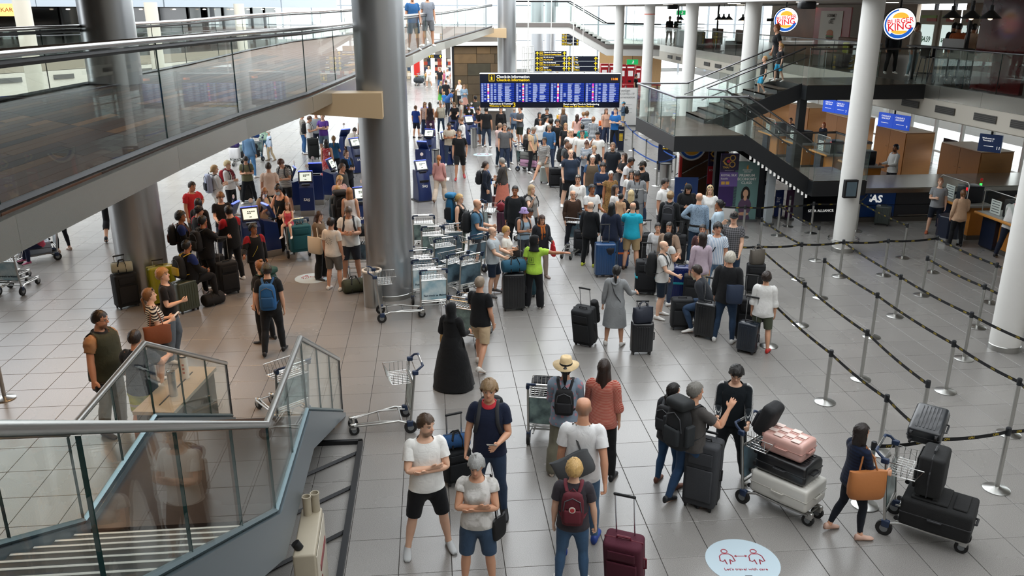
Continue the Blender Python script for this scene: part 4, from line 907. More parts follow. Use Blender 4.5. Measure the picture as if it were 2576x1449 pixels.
# ================================================================ luggage, trolleys, posts, kiosks
def place(px,py,face,z=0.0):
    g=U(px,py,z); return g,azim(face,g)+pi/2
def hexmat(col,rough=.4,**k):return M('finish_%s_%g'%(col,rough),col,rough,**k)
def suitcase(label,px=None,py=None,w=.45,d=.27,h=.68,col='#15161a',kind='hard',face=0,handle=0.0,strap=None,mx=None,wheels=True,cat='suitcase',trim='#2a2b2e',tilt=0,lying=False,group=None,ribs=6,z=0.0,hc='#b4b6b8'):
    if mx is None:
        g,rz=place(px,py,face,z); mx=LM(g,rz)
    if tilt:mx=mx@Matrix.Rotation(R(tilt),4,'X')
    o=empty('suitcase',label=label,cat=cat,group=group,mx=mx); zb=.055 if wheels else .0; cz=zb+h/2
    body=hexmat(col,.32 if kind=='hard' else .85,bump=.0 if kind=='hard' else .25,bscale=120,coat=.3 if kind=='hard' else 0); tm=hexmat(trim,.5)
    sh=MB().rbox((0,0,cz),(w,d,h),.035,.05).build('shell',body,o,45)
    if kind=='hard':
        r=MB()
        for k in range(ribs):
            x=-w/2+.07+(w-.14)*(k+.5)/ribs
            for s in(-1,1):r.rbox((x,s*(d/2+.001),cz),((w-.14)/ribs*.5,.012,h-.12),.004,.003)
        r.build('ribs',body,sh,45)
    else:
        MB().rbox((0,-d/2-.012,cz-h*.12),(w*.8,.04,h*.52),.015,.03).build('front_pocket',body,o,45)
        MB().rbox((0,-d/2-.008,cz+h*.30),(w*.72,.03,h*.2),.012,.02).build('front_pocket',body,o,45)
    MB().rbox((0,0,cz),(w+.006,.016,h+.006),.03,.006).build('zip_band',tm,o,45)
    MB().tube([(-.075,0,zb+h),(-.07,0,zb+h+.03),(.07,0,zb+h+.03),(.075,0,zb+h)],.011,6).build('carry_handle',tm,o,45)
    MB().tube([(w/2,0,cz-.08),(w/2+.028,0,cz-.07),(w/2+.028,0,cz+.07),(w/2,0,cz+.08)],.010,6).build('side_handle',tm,o,45)
    if wheels:
        for sx in(-1,1):
            for sy in(-1,1):
                x,y=sx*(w/2-.05),sy*(d/2-.045); q=MB().cyl((x-.012,y,.027),(x+.012,y,.027),.027,n=12).build('wheel',rubber,o,40)
                MB().box((x,y,.055),(.035,.04,.03)).build('wheel_fork',tm,q)
    if handle:
        H_=MB()
        for sx in(-1,1):H_.cyl((sx*.10,d/2-.05,zb+h-.02),(sx*.10,d/2-.05,zb+h+handle),.008,n=8)
        hd=H_.build('pull_handle',hexmat(hc,.25,metal=1.0),o,40); MB().rbox((0,d/2-.05,zb+h+handle+.012),(.24,.028,.032),.012,.012).build('grip',blackp,hd,45)
    if strap:MB().rbox((0,0,cz),(w+.016,d+.03,.045),.004,.05).build('luggage_strap',hexmat(strap,.7),o,45)
    return o
def duffel(label,px=None,py=None,L=.6,r=.16,col='#17181b',face=0,mx=None,z=0.0,cat='bag',strap='#0c0c0d',rise=1.0):
    if mx is None:g,rz=place(px,py,face,z); mx=LM(g,rz)
    o=empty('holdall',label=label,cat=cat,mx=mx); m=hexmat(col,.85,bump=.3,bscale=60); rings=[]
    for x,q in((-.5,.55),(-.49,.82),(-.44,.97),(-.2,1.02),(.0,.98),(.2,1.03),(.44,.97),(.49,.82),(.5,.55)):
        rings.append([(x*L,q*r*cos(a)*1.05,max(.0,r*rise*.92+q*r*rise*sin(a)*(1 if sin(a)>0 else .92)))for a in np.linspace(0,2*pi,17)[:-1]])
    MB().loft(rings).build('bag_body',m,o,60); MB().tube([(-L*.42,0,r*1.93*rise),(L*.42,0,r*1.93*rise)],.007,5).build('zip',hexmat('#3b3c40',.4),o)
    for s in(-1,1):
        MB().tube([(-L*.18,s*r*1.06,r*.25*rise),(-L*.18,s*r*.9,r*1.55*rise),(-L*.10,s*r*.2,r*2.25*rise),(L*.10,s*r*.2,r*2.25*rise),(L*.18,s*r*.9,r*1.55*rise),(L*.18,s*r*1.06,r*.25*rise)],.013,6,flat=.5).build('carry_strap',hexmat(strap,.8),o)
    return o
def softbag(label,mx,w=.36,d=.16,h=.30,col='#7a4a2a',loop=.22,cat='bag',name='tote_bag',strap=None,rough=.6,top=1.0):
    o=empty(name,label=label,cat=cat,mx=mx); m=hexmat(col,rough,bump=.15,bscale=25); rings=[]
    for z,s,e in((0,.88,.9),(.03,.96,1.1),(h*.4,1.0,1.1),(h*.8,.99*top,.8),(h,1.02*top,.38)):
        rings.append([(x,y,z+(.012*sin(7*x/w)if z==h else 0))for x,y,_ in ell((0,0,0),w/2*s,d/2*e,22,3.0)])
    MB().loft(rings).build('bag_body',m,o,50)
    if loop:
        for s in(-1,1):MB().tube([(-w*.22,s*d*.2,h-.03),(-w*.19,s*d*.12,h+loop*.6),(-w*.06,0,h+loop),(w*.06,0,h+loop),(w*.19,s*d*.12,h+loop*.6),(w*.22,s*d*.2,h-.03)],.009,6).build('strap',hexmat(strap or col,rough),o,50)
    return o
def backpack(p,label,col='#16171a',w=.30,d=.17,h=.46,acc='#2b2d31',top=1.46,big=False,front=False,oneside=None,roll=None):
    mx=p['chest']; o=empty('backpack',label=label,cat='backpack',mx=mx); m=hexmat(col,.8,bump=.25,bscale=50); am=hexmat(acc,.8)
    y0=-.135-d/2 if not front else .16+d/2; zc=top-h/2; sy=-1 if not front else 1
    rings=[]
    for z,s,e in((-.5,.78,.7),(-.47,.92,.95),(-.3,1.0,1.05),(0,1.0,1.0),(.25,.96,.9),(.42,.84,.72),(.49,.6,.5),(.5,.3,.25)):
        rings.append([(x,y0+y,zc+z*h)for x,y,_ in ell((0,0,0),w/2*s,d/2*e,20,2.8)])
    b=MB().loft(rings).build('pack_body',m,o,60)
    MB().rbox((0,y0+sy*d*.48,zc-h*.16),(w*.74,d*.34,h*.42),.03,.04).build('front_pocket',am,o,50)
    for s in(-1,1):
        if oneside and s!=oneside:continue
        q=[(s*.07,y0-sy*d*.35,top-.02),(s*.095,-.09,1.475),(s*.098,.0,1.492),(s*.10,.085,1.425),(s*.115,.142,1.30),(s*.15,.115,1.16),(s*.165,.0,1.08),(s*.12,y0-sy*d*.3,zc-h*.38)]
        if front:q=[(x,-y if k>0 else y,z)for k,(x,y,z)in enumerate(q)]
        MB().tube(q,.021,6,flat=.35).build('shoulder_strap',am,o,60)
    MB().tube([(-.04,y0-sy*d*.2,top-.01),(0,y0-sy*d*.2,top+.035),(.04,y0-sy*d*.2,top-.01)],.007,5).build('grab_loop',am,o)
    MB().tube([(-w*.4,y0+sy*d*.40,zc-h*.02),(-w*.33,y0+sy*d*.45,zc+h*.30),(0,y0+sy*d*.40,zc+h*.40),(w*.33,y0+sy*d*.45,zc+h*.30),(w*.4,y0+sy*d*.40,zc-h*.02)],.006,5).build('zip',hexmat('#4a4c50',.4),o)
    if big:
        MB().rbox((0,y0,top+.05),(w*.95,d*1.05,.13),.05,.06).build('lid',hexmat(roll or acc,.8),o,60)
        for s in(-1,1):MB().rbox((s*(w/2+.02),y0,zc-h*.1),(.06,d*.6,h*.5),.02,.02).build('side_pocket',am,o,60)
    return o
def handbag(p,side,label,w=.30,d=.12,h=.24,col='#1a1a1c',drop=.05,**k):
    q=p['hand'][side]; loop=k.pop('loop',.18)
    return softbag(label,LM((q.x,q.y,q.z-h-loop+drop),p['ang']+R(k.pop('turn',80))),w,d,h,col,loop,**k)
def shoulderbag(p,side,label,w=.36,d=.14,h=.30,col='#7a4a2a',z=.86,ahead=.0,turn=90,out=.27,**k):
    s=1 if side=='R' else-1; q=p['pelvis']@Vector((s*out,ahead,z)); c=p['chest']@Vector((s*.15,-.01,1.47))
    o=softbag(label,LM(q,p['ang']+R(turn)),w,d,h,col,0,**k); inv=o.matrix_world.inverted()
    a=[(-w*.25,0,h-.02),tuple(inv@c),(w*.25,0,h-.02)]; a[1]=(a[1][0],a[1][1],a[1][2]+.02)
    MB().tube([a[0],(a[0][0]*.6+a[1][0]*.4,a[1][1]*.4+s*0,a[0][2]*.4+a[1][2]*.6),a[1],(a[2][0]*.6+a[1][0]*.4,a[1][1]*.4,a[2][2]*.4+a[1][2]*.6),a[2]],.010,6).build('strap',hexmat(k.get('strap')or col,.6),o,50); return o
def phone(p,side,label,col='#111214',size=(.075,.009,.15)):
    q=p['hand'][side]; o=MB().rbox((0,0,0),size,.003,.004).build('phone' if size[2]<.2 and col!='#f4f2ee' else 'paper',hexmat(col,.35)); o.matrix_world=Matrix.Translation(q+Vector((0,0,.02)))@Matrix.Rotation(p['ang'],4,'Z')@Matrix.Translation((0,.03,.03))@Matrix.Rotation(R(-50),4,'X')
    return tag(o,label,'phone' if col!='#f4f2ee' else 'paper')
# ---- luggage trolley, one model copied
blueg=M('trolley_blue_plastic','#1c2f4d',.45); adm=M('advert_dark','#2b3a44',.3)
def ad_material(k):
    nm='advert_%d'%k
    if nm in _mats:return _mats[nm]
    m,nt,b=newmat(nm); N=nt.nodes; L=nt.links; tc=N.new('ShaderNodeTexCoord'); n=N.new('ShaderNodeTexNoise'); n.inputs['Scale'].default_value=3.2+k; n.inputs['Detail'].default_value=4; L.new(tc.outputs['Object'],n.inputs['Vector'])
    r=N.new('ShaderNodeValToRGB'); A,B_=[('#20303c','#6d8896'),('#7fb4c8','#dfeef2'),('#3a4a50','#8aa4a0')][k]; r.color_ramp.elements[0].color=lin(A); r.color_ramp.elements[1].color=lin(B_); r.color_ramp.elements[0].position=.35; r.color_ramp.elements[1].position=.65
    L.new(n.outputs[0],r.inputs[0]); L.new(r.outputs[0],b.inputs['Base Color']); b.inputs['Roughness'].default_value=.3; _mats[nm]=m; return m
def make_cart(ad=0,text_=None):
    o=empty('luggage_trolley'); fr=MB(); W=.27
    for s in(-1,1):
        fr.tube([(s*W,-.02,.14),(s*W,-.06,.5),(s*W,-.11,.98)],.019,8)
        fr.tube([(s*W,-.02,.15),(s*.24,.15,.20),(s*.20,.45,.17),(s*.15,.80,.15)],.017,8)
        fr.tube([(s*(W-.06),.0,.16),(s*(W-.09),.4,.20),(s*.10,.78,.16)],.012,6)
    for y,w,z in((.10,.25,.19),(.42,.20,.175),(.80,.15,.15),(-.03,.27,.30)):fr.tube([(-w,y,z),(w,y,z)],.013,6)
    fr.build('frame',steel,o,50)
    p=MB().hexa([(-W+.02,-.055,.36),(W-.02,-.055,.36),(W-.02,-.035,.36),(-W+.02,-.035,.36)],[(-W+.02,-.105,.78),(W-.02,-.105,.78),(W-.02,-.085,.78),(-W+.02,-.085,.78)]).build('advert_panel',ad_material(ad),o)
    MB().tube([(-W+.01,-.05,.345),(W-.01,-.05,.345),(W-.01,-.10,.79),(-W+.01,-.10,.79)],.011,6,closed=True).build('panel_frame',steel,p,50)
    if text_:text(text_,.058,M('advert_print','#22455a' if ad==1 else '#c9d6d8',.4),p,TM(-.21,-.072,.45,(1,0,0),(0,-.118,.993)),bold=.01)
    h=MB().tube([(-W,-.11,.97),(-W,-.19,1.03),(-W+.04,-.24,1.05),(W-.04,-.24,1.05),(W,-.19,1.03),(W,-.11,.97)],.016,8).build('handle_bar',blueg,o,50)
    MB().cyl((-.14,-.24,1.05),(.14,-.24,1.05),.0185,n=10).build('grip_label',chrome,h,50)
    for s in(-1,1):MB().rbox((s*W,-.12,.965),(.05,.09,.07),.015,.015).build('corner_bracket',blueg,o,50)
    b=MB()
    for z,y0,y1 in((.80,.02,.22),(.95,-.06,.30)):b.tube([(-W+.02,y0-.08,z),(W-.02,y0-.08,z),(W-.02,y1,z),(-W+.02,y1,z)],.006,5,closed=True)
    for k in range(9):
        x=(-W+.03)+(2*W-.06)*k/8; b.tube([(x,-.07,.95),(x,-.05,.80),(x,.22,.80),(x,.30,.95)],.0035,4)
    for k in range(4):
        y=.0+.065*k; b.tube([(-W+.02,y+.04*0,.95),(-W+.025,y,.80),(W-.025,y,.80),(W-.02,y,.95)],.0035,4)
    b.build('wire_basket',chrome,o)
    for x,y,r in((-W,-.02,.095),(W,-.02,.095),(-.12,.80,.075),(.12,.80,.075)):
        w=MB().cyl((x-.022,y,r),(x+.022,y,r),r,n=20).build('wheel',rubber,o,40); MB().cyl((x-.026,y,r),(x+.026,y,r),r*.5,n=14).build('hub',hexmat('#8b8f92',.4,metal=.8),w,40)
        MB().rbox((x,y+.01,r+.06),(.06,.10,.10),.02,.02).build('wheel_fork',blueg if abs(x)>.2 else steel,w,50)
    return o
CARTS=[]
def cart(px,py,face,label,kind=0,text_=None,z=0.0,mx=None,group=None):
    if not CARTS:
        for k,tx in((0,None),(1,'Fast track to Malmö'),(2,None)):CARTS.append([make_cart(k,tx),False])
    src=CARTS[kind]; o=src[0]if not src[1]else copy_tree(src[0]); src[1]=True
    if mx is None:g,rz=place(px,py,face,z); mx=LM(g,rz)
    o.matrix_world=mx; tag(o,label,'trolley',group); return o
def on_cart(c,x,y,z,rz=0,rx=0,ry=0):return c.matrix_world@LM((x,y,z),R(rz),R(rx),R(ry))
# ---- queue posts and belts
def belt_mesh(a,b,sag,w=.05,n=10):
    a,b=Vector(a),Vector(b); m=MB(); d=(b-a).normalized(); nn=Vector((-d.y,d.x,0))*.002; rings=[]
    for k in range(n+1):
        t=k/n; p=a.lerp(b,t)-Vector((0,0,sag*4*t*(1-t))); rings.append([p-nn-Vector((0,0,w/2)),p+nn-Vector((0,0,w/2)),p+nn+Vector((0,0,w/2)),p-nn+Vector((0,0,w/2))])
    return m.loft(rings)
belt_black=M('belt_black','#0d0e12',.8); belt_blue=M('belt_blue','#1f4e9c',.8); belt_print=M('belt_print_yellow','#b9a12c',.7)
POSTM=[]
def post(key,px,py,label,top=False,z=.91,base=True):
    g=U(px,py,.91 if top else 0); g.z=0
    if not POSTM:
        a=MB().lathe([(.165,0),(.168,.012),(.15,.022),(.06,.040),(.034,.05)],32); b=MB().lathe([(.031,.04),(.031,.87)],20); c=MB().lathe([(.033,.80),(.0345,.805),(.0345,.90),(.028,.91),(.005,.912)],20)
        for m_,nm,mt in((a,'base_plate',steel),(b,'tube',steel),(c,'belt_head',M('post_head','#3f4144',.35,.8))):
            o=m_.build(nm,mt,None,45); POSTM.append(o.data); bpy.data.objects.remove(o)
    o=empty('queue_post',g,label=label,cat='queue post',group='steel queue posts of the belt lanes')
    for me,nm in zip(POSTM,('base_plate','tube','belt_head')):link(nm,me,None,o)
    POSTS[key]=(g,o); return o
POSTS={}
def belt(k1,k2,mat=None,sag=.03,cph=True,end=None):
    a,o=POSTS[k1]; b=POSTS[k2][0]if k2 else end; A=Vector((0,0,.845)); B_=Vector((b.x-a.x,b.y-a.y,(b.z if k2 is None else 0)+.845)); d=(B_-A).normalized()
    be=belt_mesh(A+d*.034,B_-d*.034,sag).build('belt',mat or belt_black,o)
    if cph:
        L_=(B_-A).length; n=int(L_/.33); nn=Vector((-d.y,d.x,0)); vs=MB(); me=text_mesh('CPH',.045,'CENTER',.02,0.0)
        if nn.dot(Vector((0,0,0))-Vector((a.x,a.y,0)))<0:nn=-nn
        rt=nn.cross(Vector((0,0,1)))*-1
        for k in range(n):
            t=(k+.5)/n; p=A.lerp(B_,t)-Vector((0,0,sag*4*t*(1-t)))+nn*.0032; vs.add([p+rt*q.co.x+Vector((0,0,1))*q.co.y for q in me.vertices],[tuple(f.vertices)for f in me.polygons])
        vs.build('belt_print',belt_print,be)
    return be
# ---- check-in kiosks
kblue=M('kiosk_blue','#14295c',.35,coat=.2); kscreen=M('kiosk_screen','#dfe7da',.3,emit=.55); kdark=M('kiosk_bezel','#14161b',.3); kplinth=M('kiosk_plinth','#85817b',.5); kglow=M('kiosk_glow','#5a6cff',.4,emit=1.6)
def make_kiosk(round_=False):
    o=empty('check_in_kiosk')
    if not round_:
        MB().hexa([(-.21,-.2,.17),(.21,-.2,.17),(.21,.22,.17),(-.21,.22,.17)],[(-.21,-.14,.86),(.21,-.14,.86),(.21,.22,.97),(-.21,.22,.97)]).build('cabinet',kblue,o)
        MB().rbox((0,.01,.085),(.43,.43,.17),.01,.02).build('plinth',kplinth,o,45)
    else:
        rg=[]
        for z,y0,w in((.02,-.30,.24),(.35,-.27,.23),(.6,-.20,.22),(.85,-.12,.23),(1.0,-.05,.22)):rg.append([(x,y+.0,z)for x,y in((-w,y0),(-w*.6,y0-.05),(w*.6,y0-.05),(w,y0),(w,.2),(-w,.2))])
        MB().loft(rg).build('cabinet',kblue,o,50); MB().rbox((0,-.03,.012),(.62,.7,.024),.01,.1).build('plinth',blackp,o,45); MB().box((0,-.2,.66),(.3,.14,.06)).build('printer_slot',blackp,o)
    t=R(-24)if not round_ else R(-30); mx=LM((0,-.02,1.17 if not round_ else 1.13),0,t)
    hd=MB().rbox((0,.012,0),(.44,.07,.38),.03,.02,mx).build('screen_housing',kblue,o,50)
    MB().rbox((0,-.028,0),(.40,.012,.33),.006,.006,mx).build('bezel',kdark,hd); MB().box((0,-.0355,.005),(.345,.004,.265),mx).build('display',kscreen,hd)
    k=MB()
    for r_ in range(2):
        for c in range(4-2*r_):k.box((-.05+.05*c,-.039,.06-.04*r_),(.04,.002,.026),mx)
    k.box((0,-.039,-.075),(.06,.002,.02),mx); k.build('display_icons',M('icon_dark','#2a3c2c',.4),hd)
    MB().rbox((0,.01,.196),(.42,.05,.014),.004,.006,mx).build('glow_strip',kglow,hd)
    MB().tube([(.06,.05,1.33),(.06,.06,1.47)],.008,6).build('lamp_stalk',dksteel,o); MB().cyl((.06,.045,1.50),(.06,.06,1.50),.055,n=20).build('signal_disc',M('disc_white','#e8d8d2',.5),o,40)
    MB().rbox((0,-.10,.95),(.26,.14,.05),.01,.02).build('passport_reader',kdark,o,45)
    text('SAS',.12,M('sas_white','#f4f4f2',.4),o,TM(0,-.18 if not round_ else-.292,.50,(1,0,0),(.18,.05 if round_ else .06,1)),'CENTER',.025)
    return o
KSRC={}
def kiosk(px,py,face,label,round_=False):
    if round_ not in KSRC:KSRC[round_]=make_kiosk(round_); o=KSRC[round_]
    else:o=copy_tree(KSRC[round_])
    g,rz=place(px,py,face); o.matrix_world=LM(g,rz); return tag(o,label,'kiosk','self service check-in kiosks')
def bin_(px,py,label,r=.19,h=.92,mat=None,liner=False):
    g=U(px,py,0); o=empty('waste_bin',g,label=label,cat='bin'); MB().lathe([(r,0),(r,h)],28).build('drum',mat or steel,o,40); MB().lathe([(r+.01,h-.03),(r+.012,h),(r-.03,h+.008),(r-.05,h-.05),(.02,h-.055)],28).build('rim',blackp if not liner else hexmat('#e5ddd0',.5),o,40); return o
# ================================================================ galleries, signs, counters, far end of the hall
navy=M('sign_navy','#0a1226',.35); yel=M('sign_yellow','#f2c81e',.4,emit=.35); wht=M('sign_white','#f5f5f2',.4,emit=.35); fascw=M('fascia_white','#ddd6c9',.6); gridd=M('vent_grille','#5d5b58',.6)
RX=(1,0,0); UZ=(0,0,1)
def quadbox(name,mat,parent,x0,x1,z0,z1,y=0.0,th=.01):return MB().box(((x0+x1)/2,y,(z0+z1)/2),(x1-x0,th,z1-z0)).build(name,mat,parent)
def ring(m,r0,r1,a0,a1,y=0.0,th=.01,n=24,c=(0,0),sx=1.0):
    pts=[(c[0]+r*cos(R(a))*sx,c[1]+r*sin(R(a)))for r,s in((r1,1),(r0,-1))for a in[a0+(a1-a0)*(k if s>0 else n-k)/n for k in range(n+1)]]
    N2=n+1; v=[(x,y-th/2,z)for x,z in pts]+[(x,y+th/2,z)for x,z in pts]; T2=len(pts); f=[]
    for k in range(n):a,b=k,k+1; c_,d=T2-1-k,T2-2-k; f+=[(a,b,d,c_),(T2+a,T2+c_,T2+d,T2+b),(a,T2+a,T2+b,b),(c_,d,T2+d,T2+c_)]
    m.add(v,f); return m
def poly(m,pts,y=0.0,th=.01):
    n=len(pts); return m.add([(x,y-th/2,z)for x,z in pts]+[(x,y+th/2,z)for x,z in pts],[tuple(range(n)),tuple(range(2*n-1,n-1,-1))]+[(k,n+k,n+(k+1)%n,(k+1)%n)for k in range(n)])
def arrow_up(m,x,z,s,y):
    poly(m,[(x-s*.10,z-s*.5),(x+s*.10,z-s*.5),(x+s*.10,z+s*.12),(x+s*.34,z-s*.10),(x+s*.42,z+s*.02),(x,z+s*.5),(x-s*.42,z+s*.02),(x-s*.34,z-s*.10),(x-s*.10,z+s*.12)],y,.006)
# ---- check-in information board
fw=28.0; zt,zb=Fw(1383,184,fw).z,Fw(1383,271,fw).z; cpos=FZ(1383.5,fw,(zt+zb)/2); BW=4.60; BH=zt-zb
bd=empty('information_board',(cpos.x,cpos.y,zb),-YAW,'long dark blue check-in information board hanging over the crowd','sign')
MB().rbox((0,.12,BH/2),(BW,.24,BH),.02,.03).build('housing',navy,bd,45); MB().box((0,-.01,BH-.012),(BW,.02,.02)).build('top_trim',wht,bd)
s_=BH/87.0
def bx_(px):return(px-1383.5)*BW/353.0
def bz_(py):return(271-py)*s_
ic=MB(); ring(ic,.0,.012,0,360,-.012,c=(bx_(1237),bz_(190.5)),n=10); poly(ic,[(bx_(1235),bz_(193)),(bx_(1239),bz_(193)),(bx_(1239),bz_(200)),(bx_(1240.5),bz_(201)),(bx_(1233.5),bz_(201)),(bx_(1235),bz_(200))],-.012)
for a,b in(((1230,186),(1244,187)),((1230,203),(1244,204)),((1230,186),(1231,204)),((1243,186),(1244,204))):ic.box(((bx_(a[0])+bx_(b[0]))/2,-.012,(bz_(a[1])+bz_(b[1]))/2),(abs(bx_(b[0])-bx_(a[0])),.008,abs(bz_(a[1])-bz_(b[1]))))
ic.build('info_symbol',yel,bd)
for tx,py,m_ in(('Check-in information',193,wht),('Check-in information',201,yel)):text(tx,.125,m_,bd,TM(bx_(1249),-.006,bz_(py)),bold=.018)
text('11:08',.10,M('clock_orange','#ff7a1e',.4,emit=1.5),bd,TM(bx_(1536),-.006,bz_(199)),bold=.02)
for tx,px,py,m_,sz in(('Velkommen til Terminal',1231,261,wht,.078),('Welcome to Terminal',1231,266.5,yel,.078),('3',1290,264,yel,.2),('Benyt venligst Check-in Selvbetjening',1418,262,wht,.078),('Please use Self Service Check-in',1418,267.5,yel,.078)):text(tx,sz,m_,bd,TM(bx_(px),-.006,bz_(py)),bold=.018)
scr=M('flight_screen_blue','#123296',.3,emit=.35); scr2=M('flight_row_dark','#091c60',.3,emit=.2); rowt=M('flight_text','#c9d4ee',.4,emit=.35); chips=[M('chip_%d'%k,c,.4,emit=.8)for k,c in enumerate(('#d23a9a','#f0f0f4','#e0304a','#e8a11e','#7a5ad6'))]
for k in range(4):
    x0=bx_(1209.5+87.6*k); x1=x0+bx_(1383.5+84.5); z1,z0=bz_(209),bz_(256.5)
    sc_=quadbox('screen',scr,bd,x0,x1,z0,z1,-.008,.016); tm_=MB(); dm=MB(); cm=[MB()for _ in chips]; rr=random.Random(k); n=18; dz=(z1-z0)/(n+.5)
    for i in range(n):
        z=z1-dz*(i+.8)
        if i%2:dm.box(((x0+x1)/2,-.0165,z),(x1-x0-.01,.001,dz*.9))
        W=x1-x0
        for c,w,pr in((.02,.06,1),(.10,.06,.25 if i else 1),(.29,.07,1),(.39,.07,.45),(.51,.10+.05*rr.random(),1),(.71,.13+.08*rr.random(),.85)):
            if rr.random()<pr:tm_.box((x0+W*(c+w/2),-.018,z),(W*w*.92,.002,dz*.40))
        rr.choice(cm[:2]*3+cm).box((x0+W*.225,-.018,z),(W*.05,.002,dz*.8))
    dm.build('row_shade',scr2,sc_); tm_.build('flight_text',rowt,sc_)
    for q,m_ in zip(cm,chips):
        if q.v:q.build('status_chip',m_,sc_)
for px in(1328,1440):
    x=bx_(px); MB().cyl((x,.12,BH),(x,.12,9.0),.02,n=10).build('hanging_rod',whitep,bd,50)
# ---- yellow and black way signs
def way_sign(px0,px1,py0,py1,fwd,rows,label,rod=True):
    z1,z0=Fw((px0+px1)/2,py0,fwd).z,Fw((px0+px1)/2,py1,fwd).z; c=FZ((px0+px1)/2,fwd,(z0+z1)/2); zc=fwd*CP+(EYE-z0)*SP; W=(px1-px0)*zc/FPX; Hh=z1-z0
    o=empty('way_sign',(c.x,c.y,z0),-YAW,label,'sign'); n=len(rows); rh=Hh/n
    for i,(a,b,sym)in enumerate(rows):
        z=Hh-(i+.5)*rh; p=MB().box((0,.03,z),(W,.06,rh*.96)).build('sign_row',navy,o); am=MB(); arrow_up(am,-W/2+rh*.45,z,rh*.8,-.004)
        arrow_up(am,W/2-rh*.45,z,rh*.8,-.004); am.build('arrow',yel,p); sq=MB()
        for u,v,w,h in((0,.30,.62,.06),(0,-.30,.62,.06),(-.28,0,.06,.6),(.28,0,.06,.6)):sq.box((-W/2+rh*(1.25+u),-.004,z+rh*v),(rh*w,.006,rh*h))
        sq.build('symbol_frame',yel,p); sym and text(sym,rh*.5,yel,p,TM(-W/2+rh*1.25,-.004,z),'CENTER',.02)
        a and text(a,rh*.34,wht,p,TM(-W/2+rh*1.75,-.004,z+rh*.22),bold=.02); b and text(b,rh*.34,yel,p,TM(-W/2+rh*1.75,-.004,z-rh*.22),bold=.02)
    if rod:MB().cyl((0,.03,Hh),(0,.03,9-z0),.02,n=8).build('hanging_rod',whitep,o)
    return o
way_sign(1346,1425,128,179.5,45,[('Clarion & Comfort Hotel','Clarion & Comfort Hotel','H'),('P5, P7, P9, P11,','P15, P17, P19','P'),('Bus til biludlejning','Bus to car rental centre','B'),('Bybiler','Car sharing','C')],'four-row black way sign with yellow arrows for hotel, parking and car rental')
way_sign(1426,1504,141,179.5,45.05,[('Bus','Bus','B'),('Tog','Train','T'),('Metro','Metro','M')],'three-row black way sign with yellow arrows for bus, train and metro')
way_sign(1413,1456,82,115,62,[('','',''),('','','P'),('','',''),('Terminal 2','Terminal 2','2')],'small black way sign with yellow arrows far behind the bus and train sign')
way_sign(1076,1112,137,146.5,68,[('','','i')],'short black way sign hanging before the far shops')
# ---- gallery on the burger side
GX,GZ=15.04,3.85
gal=empty('gallery',(0,0,0),label='upper gallery with glass side, steel edge and white vented fascia',cat='gallery',kind='structure')
MB().box((20.0,40,GZ-.2),(9.92,56,.4)).build('floor_slab',M('gallery_floor','#5b5550',.3,var=.15),gal)
MB().box((17.8,40,2.9),(5.4,56,.04)).build('soffit',M('soffit_white','#cfc9be',.7),gal)
for k in range(28):
    y0=12.0+2*k; MB().box((GX-.02,y0+1,GZ-.2),(.04,1.99,.4)).build('fascia_panel',fasc_steel,gal); MB().hexa([(GX-.02,y0,2.92),(GX-.02,y0+2,2.92),(GX+.2,y0+2,2.92),(GX+.2,y0,2.92)],[(GX-.02,y0,3.45),(GX-.02,y0+2,3.45),(GX+.2,y0+2,3.45),(GX+.2,y0,3.45)]).build('fascia_board',fascw,gal)
for px,py in((2290,258),(2377,275),(2478,294),(2574,312),(1685,146),(1706,149),(1728,153),(1778,162),(1806,167),(1836,173),(1870,179)):
    p=onX(px,py,GX-.045); v=MB().box((p.x,p.y,3.2),(.03,.95,.2)).build('vent',gridd,gal)
    for q in range(4):MB().box((p.x-.018,p.y,3.13+q*.047),(.01,.9,.02)).build('vent_slat',M('vent_dark','#3c3a38',.6),v)
balustrade(gal,[V((GX+.05,y,GZ))for y in(12.5,24.6)],1.05,1.5,.025,dksteel); balustrade(gal,[V((GX+.05,y,GZ))for y in(27.8,66)],1.05,1.7,.025,dksteel)
# ceiling beam over the white columns, ceiling above the gallery
beam=empty('ceiling',(0,0,0),label='white ceiling edge beam above the white columns',cat='ceiling',kind='structure')
MB().box((10.62,40,7.1),(.9,66,1.7)).build('edge_beam',M('beam_white','#eef1f3',.6),beam); MB().box((17.5,40,6.32),(13.5,66,.1)).build('ceiling_panel',M('ceiling_grey','#b9b2a8',.7),beam)
for k,(x,y)in enumerate([(13,22),(13.2,30),(13.5,38),(17,24),(17.5,32),(18,40),(17.5,48),(13,47)]):MB().box((x,y,6.262),(.5,.22,.02)).build('ceiling_lamp',M('lamp_warm','#fff0d8',.4,emit=4),beam)
for k,(px,py,f)in enumerate(((2030,5,24),(1692,16,40),(1560,17,50))):
    p=FZ(px,f,6.12); MB().rbox(tuple(p),(.45,.3,.2),.05,.06).build('loudspeaker',black_metal,beam,50)
